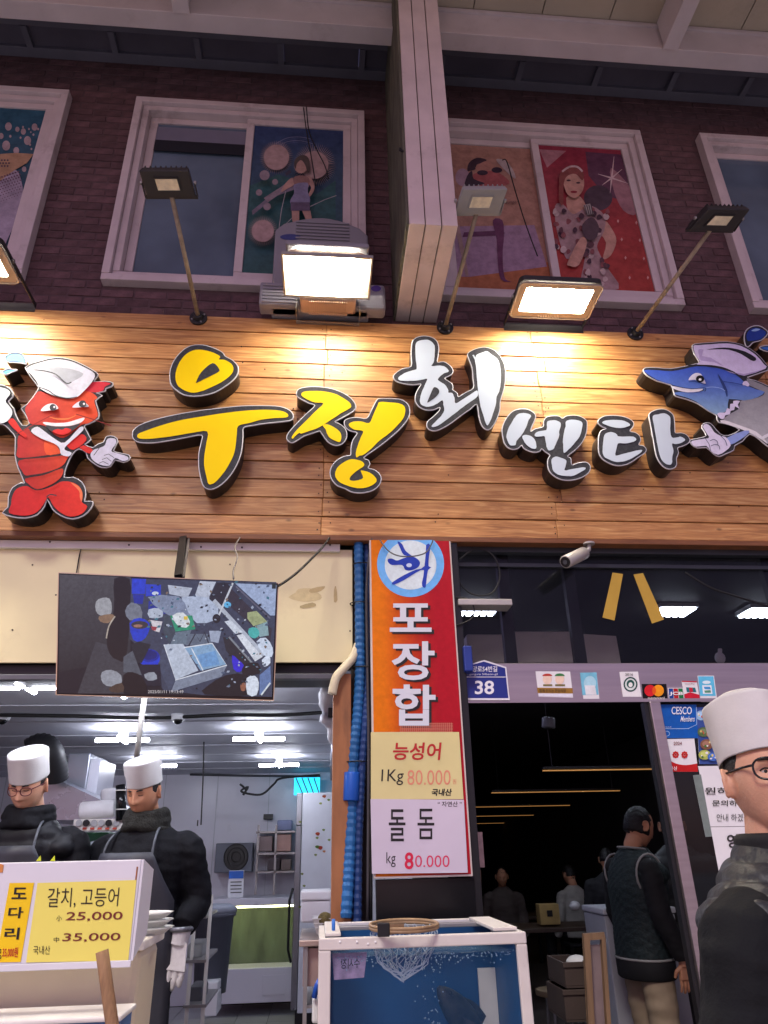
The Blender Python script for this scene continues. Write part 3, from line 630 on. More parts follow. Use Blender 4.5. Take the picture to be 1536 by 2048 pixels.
# ------------------------------------------------------------------ figure signs
def art(root, z, polys, n=3, name='print'):
    return decal(name, PLF, [((smooth(z(p), n) if n > 1 else z(p)), c) for p, c in polys], root, PRINT, off=.0045, step=.0004)
z = zz(0, 690, 5.389)
lob = thing('lobster_figure_sign', 'smiling red lobster in a white chef cap, cut out sign', 'sign', PLF.pt(100, 900))
channel(lob, z([(275,245),(420,180),(600,140),(760,160),(900,220),(1040,300),(1050,340),(1010,400),(1130,395),(1215,410),(1200,450),(1140,470),(1130,500),(1035,520),(1100,545),(1030,600),(1060,700),(1060,790),(960,850),(905,880),(980,1020),(910,1070),(1000,1110),(1060,1070),(1120,1050),(1150,990),(1230,990),(1270,1040),(1220,1140),(1300,1170),(1390,1190),(1395,1235),(1330,1265),(1240,1240),(1190,1310),(1100,1320),(1020,1280),(950,1220),(930,1160),(850,1120),(780,1180),(720,1300),(690,1430),(790,1430),(880,1480),(920,1560),(920,1640),(910,1690),(1000,1690),(980,1760),(900,1840),(780,1875),(660,1840),(570,1770),(510,1660),(480,1740),(400,1830),(270,1865),(130,1850),(30,1810),(90,1750),(95,1640),(140,1540),(230,1490),(270,1490),(200,1330),(165,1180),(170,1000),(120,930),(60,870),(0,850),(-160,850),(-190,640),(-150,470),(-60,430),(60,445),(130,500),(140,560),(90,610),(150,690),(170,760),(240,870),(320,850),(270,740),(235,685),(300,640),(410,490),(400,430)]), n=2)
rd, ro, gl, gd = (206, 38, 36), (226, 84, 44), (216, 222, 234), (60, 62, 70)
def redgrad(x, y): k = max(0, min(1, (x - 40) / 130)); return (176 + 50 * k, 40 + 40 * k, 44 + 0 * k)
art(lob, z, [
 ([(905,490),(1000,400),(1190,410),(1130,450),(1110,490),(1030,510)], (208, 44, 62)),
 ([(415,500),(500,520),(650,570),(760,580),(860,530),(920,495),(1000,520),(1050,570),(1015,600),(1040,690),(1050,770),(960,840),(880,860),(800,930),(680,1000),(580,960),(480,870),(330,850),(290,760),(270,690),(310,620),(370,550)], redgrad),
 ([(200,980),(300,900),(340,950),(480,1020),(590,1060),(640,1130),(650,1170),(480,1190),(200,1215),(190,1100)], redgrad),
 ([(480,1035),(590,1065),(640,1130),(645,1165),(500,1180)], ro),
 ([(720,1060),(880,960),(930,1030),(790,1130)], rd),
 ([(205,1245),(480,1215),(720,1190),(715,1240),(660,1310),(500,1370),(300,1410),(240,1360)], redgrad),
 ([(275,1440),(480,1400),(670,1330),(660,1420),(560,1500),(400,1555),(310,1500)], redgrad),
 ([(130,1640),(180,1550),(290,1520),(380,1565),(520,1540),(650,1475),(760,1475),(850,1520),(890,1600),(880,1690),(940,1740),(880,1820),(760,1850),(660,1810),(580,1740),(520,1640),(480,1700),(400,1800),(270,1840),(100,1810),(120,1720)], lambda x, y: (192 + (x - 20) * .18, 36 + (x - 20) * .12, 44)),
 ([(760,1480),(850,1525),(890,1600),(880,1690),(860,1640),(850,1570)], (232, 126, 84)),
 ([(90,830),(140,790),(230,910),(290,970),(270,1000),(180,930)], rd),
 ([(860,1110),(880,1088),(920,1085),(1000,1130),(960,1170)], rd),
 ([(335,930),(400,880),(480,930),(590,1010),(700,1050),(860,885),(895,920),(720,1080),(700,1130),(770,1160),(740,1200),(660,1180),(640,1110),(580,1060),(450,1010)], gl),
 ([(975,1180),(1010,1130),(1070,1110),(1130,1080),(1160,1010),(1240,1010),(1250,1060),(1200,1140),(1260,1165),(1370,1200),(1380,1235),(1320,1250),(1240,1220),(1180,1300),(1080,1290),(1000,1240)], (204, 206, 224)),
 ([(-140,470),(-60,450),(60,470),(110,520),(60,600),(100,660),(130,710),(120,770),(40,840),(-130,835),(-170,640)], (206, 220, 228)),
 ([(290,250),(430,190),(600,155),(760,175),(900,235),(1020,310),(990,400),(890,510),(820,565),(720,575),(600,550),(500,510),(420,455),(400,400),(340,320)], gl),
 ([(360,268),(520,240),(700,245),(900,310),(780,395),(720,420),(680,385),(600,310),(480,280)], (176, 184, 194)),
 ([(440,710),(490,650),(560,630),(610,650),(625,690),(540,705)], (236, 238, 244)), ([(778,672),(830,620),(890,600),(930,630),(955,665),(860,672)], (236, 238, 244)),
 ([(470,830),(600,840),(740,830),(905,780),(880,830),(760,870),(600,875),(490,860)], (238, 240, 244)),
 ([(490,862),(600,877),(760,872),(868,845),(800,910),(700,965),(600,950),(530,910)], gd),
 ([(565,930),(620,905),(670,915),(710,895),(770,915),(720,960),(640,965)], (222, 40, 44)),
 ([(520,770),(620,790),(740,785),(830,750),(740,800),(620,805)], (232, 128, 70))])
decal('print_line', PLF, [(z(q), c) for q, c in [
 (ellp(570, 672, 36, 36), gd), (ellp(890, 635, 40, 38), gd), (ellp(585, 668, 12, 12), (236, 236, 240)), (ellp(905, 635, 12, 12), (236, 236, 240)),
 (stroke(smooth([(365, 268), (480, 280), (600, 315), (690, 395), (730, 415), (770, 400)], 3, False), [4, 10, 16, 20, 16, 4] if 0 else 12), gd),
 (stroke([(200, 1228), (480, 1203), (650, 1182)], 14), (62, 40, 44)), (stroke([(250, 1420), (480, 1385), (690, 1315)], 14), (62, 40, 44)), (stroke(smooth([(310, 1515), (400, 1560), (520, 1535), (640, 1475)], 3, False), 12), (62, 40, 44)),
 (stroke([(180, 960), (300, 890), (560, 755), (600, 750)], 9), (150, 30, 34)), (stroke([(820, 745), (1000, 800), (1200, 870)], 9), (130, 30, 34)),
 (stroke(smooth([(500, 1640), (540, 1612), (610, 1622)], 3, False), 12), gd),
 (stroke(smooth([(1010, 1190), (1070, 1110)], 2, False), 7), gd), (stroke([(1120, 1190), (1170, 1175), (1230, 1215)], 6), gd), (stroke([(1100, 1235), (1150, 1215), (1200, 1255)], 6), gd), (stroke([(1070, 1275), (1110, 1255), (1170, 1285)], 6), gd),
 (stroke(smooth([(420, 455), (520, 490), (600, 545), (720, 572), (830, 560)], 3, False), 9), gd)]], lob, PRINT, off=.0175, step=.0003)['kind'] = 'stuff'
def drop(label, z, outer, inner, col, hi=None, depth=.07):
    t = thing('water_drop_sign', label, 'sign', PLF.pt(*z(outer)[0]), 'small blue drop signs')
    fr = [PLF.pt(x, y) for x, y in smooth(z(outer), 3)]
    MB().prism(fr, (0, -YL - .002, 0)).build('return', m_side_b, t); MB().tube(fr, .0035, 6, closed=True).build('trim', m_trim, t, True)
    ps = [(smooth(z(inner), 3), col)] + ([(smooth(z(hi), 3), (150, 190, 236))] if hi else [])
    decal('face', PLF, ps, t, PRINT, off=.002)
drop('larger light blue water drop above the lobster cap', z, [(55,135),(120,88),(220,90),(275,145),(285,210),(265,205),(210,195),(150,190),(80,185)], [(68,138),(125,98),(215,100),(262,150),(262,195),(205,180),(150,175),(85,172)], lambda x, y: (104, 172 - (x - 10) * .5, 226))
drop('smaller light blue water drop left of the lobster cap', z, [(25,295),(75,260),(130,262),(188,272),(115,300),(60,325)], [(38,294),(80,270),(170,274),(108,292),(62,314)], (96, 168, 224))
z = zz(1260, 640, 5.565)
fish = thing('swordfish_figure_sign', 'blue swordfish in a white cap pointing left, cut out sign', 'sign', PLF.pt(1450, 800))
channel(fish, z([(150,570),(170,535),(300,535),(450,545),(600,520),(735,490),(770,470),(715,380),(695,310),(720,270),(900,255),(1080,245),(1250,280),(1400,370),(1500,480),(1530,560),(1300,640),(1400,680),(1560,750),(1800,900),(2000,1200),(2000,1500),(1800,1560),(1536,1410),(1440,1330),(1330,1270),(1250,1350),(1160,1400),(1150,1450),(1060,1490),(990,1520),(930,1490),(850,1420),(750,1425),(680,1380),(670,1340),(760,1320),(850,1290),(800,1200),(820,1155),(880,1150),(920,1180),(1000,1270),(1090,1290),(1220,1225),(1100,1160),(990,1140),(965,1085),(960,1060),(870,1010),(750,930),(620,880),(510,850),(490,815),(480,780),(455,725),(300,680),(190,620)]), n=2)
lav = (214, 208, 238)
bl = lambda x, y: (66 + max(0, y - 745) * .8, 96 + max(0, y - 745) * .85, 196)
art(fish, z, [
 ([(1300,650),(1400,690),(1560,760),(1790,910),(1980,1210),(1980,1480),(1800,1540),(1500,1350),(1400,1260),(1200,1190),(1030,1130),(1120,1040),(1210,990),(1230,900),(1300,890),(1430,860),(1500,805),(1330,730)], lambda x, y: (150 + (y - 800) * .3, 152 + (y - 800) * .3, 156 + (y - 800) * .3)),
 ([(1040,1110),(1200,1165),(1400,1240),(1500,1330),(1530,1380),(1400,1290),(1200,1200),(1010,1140)], (226, 226, 228)),
 ([(160,575),(185,555),(320,560),(460,570),(600,545),(740,515),(900,525),(1050,555),(1180,610),(1260,680),(1290,720),(1400,770),(1500,800),(1420,860),(1270,895),(1100,880),(1090,990),(1020,1040),(960,1050),(850,990),(740,910),(620,860),(510,830),(495,810),(560,800),(740,805),(835,775),(700,765),(560,745),(440,710),(300,665)], bl),
 ([(705,290),(760,280),(900,270),(1080,260),(1240,290),(1390,380),(1490,490),(1510,540),(1270,620),(1150,570),(1020,520),(880,500),(740,495),(780,465),(730,390)], lav),
 ([(760,330),(820,330),(800,400),(900,420),(1050,520),(940,470),(790,450),(770,400)], (184, 172, 214)),
 ([(1060,560),(1270,600),(1490,545),(1260,618)], (176, 166, 206)),
 ([(850,330),(980,310),(1120,310),(1280,350),(1400,420),(1390,455),(1340,445),(1240,380),(1100,330),(960,325)], (40, 42, 48)),
 ([(650,670),(680,620),(730,590),(790,600),(830,670),(840,712),(780,690),(720,665)], (226, 230, 240)),
 ([(455,730),(560,752),(700,768),(812,765),(770,795),(640,805),(540,785),(480,760)], (232, 230, 240)),
 ([(975,595),(1040,690),(1085,790),(1080,860),(1060,800),(1010,690)], (48, 66, 120)),
 ([(970,1050),(1000,1030),(1060,1030),(1080,980),(1110,990),(1115,935),(1150,930),(1150,900),(1225,900),(1200,940),(1218,990),(1170,960),(1160,1000),(1120,1010),(1110,1050),(1060,1060),(1050,1095),(1010,1100)], (216, 210, 236)),
 ([(1265,685),(1300,680),(1330,720),(1310,740),(1280,725),(1250,725)], (216, 210, 236)),
 ([(1080,1310),(1280,1230),(1330,1250),(1230,1330),(1110,1390)], (140, 160, 216)),
 ([(690,1345),(840,1320),(880,1300),(810,1190),(850,1155),(900,1190),(940,1250),(1010,1290),(1060,1300),(1100,1340),(1120,1400),(1060,1460),(980,1500),(900,1460),(850,1400),(740,1410),(690,1380)], (214, 210, 232)),
 ([(1450,1310),(1540,1260),(1560,1280),(1480,1330)], (220, 222, 226))], n=2)
decal('print_line', PLF, [(z(q), c) for q, c in [
 (ellp(780, 655, 46, 40), (24, 24, 26)), (ellp(780, 662, 16, 14), (240, 240, 240)),
 (stroke(smooth([(655, 690), (720, 685), (800, 705), (845, 715)], 3, False), 7), (30, 50, 110)), (stroke(smooth([(460, 720), (560, 748), (700, 766), (820, 755), (845, 770), (830, 795)], 3, False), 8), (30, 46, 100)),
 (stroke(smooth([(850, 752), (920, 745), (1010, 760), (1060, 790)], 3, False), 6), (150, 180, 230)), (stroke([(1040, 685), (1150, 700), (1260, 722)], 7), (34, 52, 120)),
 (stroke(smooth([(640, 0 + 505), (740, 500), (880, 508), (1040, 530), (1160, 585), (1260, 640)], 3, False), 8), (30, 32, 44)),
 (stroke(smooth([(890, 1345), (930, 1330), (970, 1350), (980, 1400)], 3, False), 7), (70, 72, 110)), (stroke(smooth([(900, 1400), (950, 1385), (990, 1400), (1000, 1440)], 3, False), 7), (70, 72, 110)), (stroke([(840, 1320), (880, 1380), (900, 1455)], 6), (70, 72, 110)),
 (stroke(smooth([(1010, 1290), (1060, 1340), (1080, 1400)], 3, False), 7), (70, 72, 110))]], fish, PRINT, off=.0135, step=.0003)['kind'] = 'stuff'
drop('dark blue water drop by the right end of the sign', z, [(1270,200),(1290,120),(1350,75),(1430,65),(1500,100),(1535,150),(1460,225),(1370,250),(1330,290),(1290,290)], [(1295,170),(1330,110),(1400,85),(1480,110),(1515,150),(1450,215),(1360,230),(1310,230)], (40, 66, 150), [(1350,120),(1400,95),(1450,105),(1400,125)])
drop('blue water drop at the far right edge above the swordfish', z, [(1440,310),(1500,285),(1620,290),(1640,350),(1520,350)], [(1460,310),(1510,298),(1600,300),(1620,335),(1520,335)], (60, 110, 190))

# ------------------------------------------------------------------ lit flood lamps
ZL = 4.42
m_lamp = M('lamp_body_dark', (44, 42, 44), .45, var=.1); m_lampg = M('lamp_rim_bronze', (150, 140, 132), .5, var=.05)
m_led = M('lit_led_panel', (255, 255, 255), .5, var=0, emit=(255, 244, 222), es=112)
m_gal = M('galvanised', (150, 150, 150), .4, metal=.7, var=.1); m_cast = M('cast_aluminium', (196, 170, 150), .5, metal=.2, var=.06)
m_glassc = M('lamp_glass', (255, 255, 255), .05, var=0, alpha=.12)
GL = 'lit flood lamps over the sign'
def flood_flat(x0, x1, y0, y1, label):
    cx, cy = (x0 + x1) / 2, (y0 + y1) / 2
    t = thing('flood_lamp', label, 'lamp', (cx, cy, ZL), GL)
    def rr(x0, x1, y0, y1, r, z): 
        return [Vector((cx_ + r * math.cos(math.radians(a)), cy_ + r * math.sin(math.radians(a)), z)) for cx_, cy_, s in ((x1 - r, y1 - r, 0), (x0 + r, y1 - r, 90), (x0 + r, y0 + r, 180), (x1 - r, y0 + r, 270)) for a in range(s, s + 91, 15)]
    out, inn = rr(x0, x1, y0, y1, .035, ZL), rr(x0 + .045, x1 - .045, y0 + .04, y1 - .05, .012, ZL)
    n = len(out); mb = MB(); mb.add(out + inn + [p + Vector((0, 0, .012)) for p in inn] , [(i, (i + 1) % n, n + (i + 1) % n, n + i) for i in range(n)] + [(n + i, n + (i + 1) % n, 2 * n + (i + 1) % n, 2 * n + i) for i in range(n)])
    mb.build('rim', m_lampg, t, fix=False)
    MB().tube(out, .006, 6, closed=True).build('rim_edge', m_lampg, t, True)
    hsg = MB().prism([p + Vector((0, 0, .02)) for p in rr(x0, x1, y0, y1, .035, ZL)], (0, 0, .035)).build('housing', m_lamp, t)
    for k in range(10):
        x = x0 + .04 + (x1 - x0 - .08) * k / 9; MB().box(x - .003, x + .003, y0 + .03, y1 - .03, ZL + .056, ZL + .08).build('fin', m_lamp, hsg)
    MB().prism([p + Vector((0, 0, .010)) for p in inn], (0, 0, .004)).build('led_panel', m_led, t)
    mb = MB()
    for x in (x0 - .008, x1 + .004): mb.box(x, x + .004, cy - .015, .0, ZL + .012, ZL + .04)
    mb.box(x0 - .008, x1 + .008, -.006, -.002, ZL - .02, ZL + .04); mb.build('bracket', m_lamp, t)
    for x in (x0 - .016, x1 + .006): MB().cyl((x, cy, ZL + .026), (x + .01, cy, ZL + .026), .012, n=8).build('bolt', m_gal, t)
    return t
flood_flat(1.10, 1.59, -.395, -.103, 'lit flat flood lamp with bronze rim, right of the pilaster')
text('maker_mark', 'TREBANAR', rect(1075, 630, 1118, 637), Plane((0, 0, ZL - .001), (0, 0, -1)), M('mark_white', (230, 226, 216)), bpy.data.objects['flood_lamp'], .0006)
a = PZ(58, 600, ZL)
flood_flat(a.x - .49, a.x, -.50, -.21, 'lit flat flood lamp cut by the left picture edge')
# glass fronted lamp in the middle
t = thing('flood_lamp', 'lit deep flood lamp with clear glass front and finned driver, centre', 'lamp', (0, -.36, ZL), GL)
x0, x1, y0, y1 = -.258, .242, -.525, -.199
mb = MB()
for a, b, c, d in ((x0, x1, y0, y0 + .012), (x0, x1, y1 - .012, y1), (x0, x0 + .012, y0 + .013, y1 - .013), (x1 - .012, x1, y0 + .013, y1 - .013)): mb.box(a, b, c, d, ZL, ZL + .02)
mb.build('glass_frame', m_gal, t, bevel=.002)
MB().box(x0 + .012, x1 - .012, y0 + .012, y1 - .012, ZL + .004, ZL + .008).build('glass', m_glassc, t)
m_refl = M('lamp_reflector', (226, 200, 168), .3, metal=.4, var=.1, sc=40)
q = [(x0 + .012, y0 + .012), (x1 - .012, y0 + .012), (x1 - .012, y1 - .012), (x0 + .012, y1 - .012)]; i4 = [(x0 + .08, y0 + .04), (x1 - .09, y0 + .04), (x1 - .09, y1 - .075), (x0 + .08, y1 - .075)]
MB().add([(x, y, ZL + .02) for x, y in q] + [(x, y, ZL + .085) for x, y in i4], [(i, (i + 1) % 4, 4 + (i + 1) % 4, 4 + i) for i in range(4)]).build('reflector', m_refl, t, fix=False)
MB().hexa([(i4[0][0], i4[0][1], ZL + .08), (i4[1][0], i4[1][1], ZL + .08), (i4[2][0], i4[2][1], ZL + .08), (i4[3][0], i4[3][1], ZL + .08)] + [(x, y, ZL + .09) for x, y in i4]).build('led_panel', m_led, t)
MB().hexa([(x, y, ZL + .021) for x, y in [(x0, y0), (x1, y0), (x1, y1), (x0, y1)]] + [(x * .9, y, ZL + .13) for x, y in [(x0, y0 + .03), (x1, y0 + .03), (x1, y1 - .03), (x0, y1 - .03)]])
MB().box(x0 + .02, x1 - .02, y0 + .02, y1 - .02, ZL + .095, ZL + .13).build('housing', m_ac, t, bevel=.01)
drv = MB().box(-.165, .165, -.19, -.06, ZL - .0, ZL + .075).build('driver_box', m_cast, t, bevel=.015)
for k in range(18):
    x = -.11 + k * .22 / 17; MB().box(x - .0035, x + .0035, -.18, -.07, ZL - .014, ZL + .0).build('fin', m_cast, drv)
mb = MB()
for x in (-.19, .187): mb.box(x, x + .004, -.14, -.02, ZL - .03, ZL + .05)
mb.box(-.19, .191, -.03, -.003, ZL - .034, ZL - .03); mb.build('bracket', m_gal, t)

# ------------------------------------------------------------------ unlit small floods on rods
m_rod = M('weathered_rod', (150, 138, 116), .6, var=.25, sc=30, dirt=.4, dirtcol=(80, 60, 40)); m_off = M('unlit_reflector', (236, 228, 196), .35, var=.2, sc=25); m_flange = M('black_flange', (24, 26, 30), .35, var=.2, sc=20)
def rodlamp(flange, head, face, label, Yh, body=m_lamp, tilt=0):
    """flange px on the sign face, head px = rod end, face px quad of lamp face laid on a tilted plane"""
    fp = P(*flange, -.002); hp = P(*head, Yh)
    t = thing('rod_flood_lamp', label, 'lamp', fp, 'unlit flood lamps on rods')
    mb = MB(); mb.cyl(fp + Vector((0, .003, 0)), fp + Vector((0, -.012, 0)), .052, n=24); mb.cyl(fp + Vector((0, -.01, 0)), fp + Vector((0, -.035, 0)), .034, .022, n=20); mb.build('flange', m_flange, t, bevel=.003)
    for k in range(4):
        a = k * math.pi / 2 + .5; c = fp + Vector((.04 * math.cos(a), -.012, .04 * math.sin(a))); MB().cyl(c, c + Vector((0, -.006, 0)), .006, n=6).build('bolt', m_gal, t)
    pl = Plane(hp, (0, -.28, -1)); v = [pl.pt(x, y) for x, y in face]; c = sum(v, Vector()) / 4; up = -pl.n
    back = [p + (c - p) * .06 + up * .05 for p in v]
    MB().tube([fp + Vector((0, -.03, 0)), (v[2] + v[3]) / 2 + up * .012], .0125, 10).build('rod', m_rod, t, True)
    hsg = MB().hexa(v + back).build('housing', body, t, bevel=.006)
    e = .26; i4 = [c + (p - c) * (1 - e * 2) + pl.n * .002 for p in v]
    MB().hexa([p + pl.n * .001 for p in i4] + [p + up * .004 for p in i4]).build('reflector', m_off, t)
    for k in range(4): MB().bar(i4[k] + pl.n * .001, i4[(k + 1) % 4] + pl.n * .001, .008, .006, pl.n).build('rim', body, t)
    b0, b1 = back[0], back[1]
    for k in range(9):
        a = back[0].lerp(back[1], (k + .5) / 9); b = back[3].lerp(back[2], (k + .5) / 9); MB().bar(a + up * .008, b + up * .008, .005, .02, up).build('fin', body, hsg)
    mb = MB(); s1 = (v[0] + v[3]) / 2; s2 = (v[1] + v[2]) / 2; ax = (s2 - s1).normalized()
    for s, k in ((s1, -1), (s2, 1)):
        a = s + ax * k * .008 + up * .02; f3 = (v[3] if k < 0 else v[2]) + ax * k * .008 + up * .01; mb.bar(a, f3, .022, .004, ax)
    mb.bar(v[3] - ax * .008 + up * .012, v[2] + ax * .008 + up * .012, .022, .004, up); mb.build('yoke', body, t)
    for s, k in ((s1, -1), (s2, 1)): MB().cyl(s + ax * k * .006 + up * .02, s + ax * k * .018 + up * .02, .01, n=8).build('bolt', m_gal, t)
m_lampgrey = M('lamp_body_grey', (150, 152, 150), .45, var=.08)
rodlamp((397, 637), (347, 404), [(277, 341), (377, 341), (392, 396), (294, 396)], 'unlit small flood lamp on a rod before the grey left window pane', -.62)
rodlamp((890, 656), (955, 434), [(925, 378), (1016, 378), (998, 430), (908, 430)], 'unlit grey flood lamp on a rod just right of the pilaster', -.62, m_lampgrey)
rodlamp((1270, 668), (1410, 474), [(1418, 417), (1501, 419), (1466, 464), (1376, 462)], 'unlit small flood lamp on a long slanting rod, far right', -.62)
# ================================================================== LOWER SHOP FRONT
XK1_ = .6
def bxz(pl_y, q0, q1): a = P(*q0, pl_y); b = P(*q1, pl_y); return a, b
m_cream = M('cream_metal_panel', (232, 222, 176), .38, var=.05, sc=3, dirt=.25, dirtcol=(150, 130, 90))
m_white = M('white_painted_metal', (220, 216, 208), .45, var=.05, sc=5, dirt=.2)
m_black = M('black_steel', (20, 21, 24), .4, var=.2, sc=5); m_screw = M('screw_dark', (60, 56, 50), .5, metal=.5)
zc0 = P(300, 1325, .06).z; zc1 = P(300, 1099, .04).z; xr = P(705, 1200, .06).x
cw = thing('cream_wall_panel', 'cream painted metal fascia wall behind the television', 'wall', (-1, .06, zc0))
xs_ = P(156, 1130, .06).x
MB().box(-4.2, xs_ - .0015, .06, .075, zc0, zc1 + .02).build('panel', m_cream, cw, bevel=.002); MB().box(xs_ + .0015, xr, .06, .075, zc0, zc1 + .02).build('panel', m_cream, cw, bevel=.002)
for q in ((65, 1130), (112, 1190), (150, 1163), (460, 1129), (25, 1260), (700, 1262)):
    p = P(*q, .06); MB().cyl(p, p + Vector((0, -.003, 0)), .004, n=8).build('screw', m_screw, cw)
ws = thing('flashing_strip', 'white metal flashing strip with screws under the sign', 'strip', (-1, .04, zc1))
MB().box(-4.2, P(680, 1090, .04).x, .035, .055, zc1, ZB - .032).build('strip', m_white, ws, bevel=.002)
for q in ((100, 1084), (258, 1090), (402, 1094), (439, 1080), (553, 1085), (660, 1090), (484, 1095)):
    p = P(*q, .035); MB().cyl(p, p + Vector((0, -.003, 0)), .005, n=8).build('screw', m_screw, ws)
sh = thing('shutter_slot', 'black roller shutter slot above the kitchen opening', 'shutter', (-1, .1, zc0))
zs = P(300, 1347, .06).z
MB().box(-4.2, P(690, 1335, .06).x, .10, .12, zs, zc0 - .001).build('slot', m_black, sh); MB().box(-4.2, P(690, 1345, .06).x, .05, .09, zs - .03, zs - .004).build('bottom_rail', M('rail_grey', (96, 98, 104), .4, metal=.4), sh, bevel=.003)
MB().box(-4.2, P(690, 1345, .06).x, .121, .3, zs - .02, zc0 + .4).build('box', m_black, sh)
decal('peeled_tape_mark', YP(.06), [(smooth([(612 + 30 * math.cos(k * .7) * (1 + .3 * math.sin(k * 2.1)), 1190 + 14 * math.sin(k * .7)) for k in range(9)], 2), (214, 200, 152)), (smooth([(620, 1178), (650, 1172), (642, 1182), (622, 1186)], 2), (196, 178, 130)), (smooth([(600, 1212), (625, 1205), (632, 1212), (606, 1217)], 2), (180, 166, 122)), (smooth([(668, 1180), (672, 1172), (675, 1200), (668, 1204)], 2), (190, 172, 126))], cw, off=.0008, step=.0003)

struct(MB().box(-4.2, XK1_, .135, .16, zc0 - .02, 4.3).build('facade_core_wall', m_black)); struct(MB().box(XK1_ + .001, 5.6, .13, .2, ZB - .02, 4.3).build('facade_core_wall', m_black))
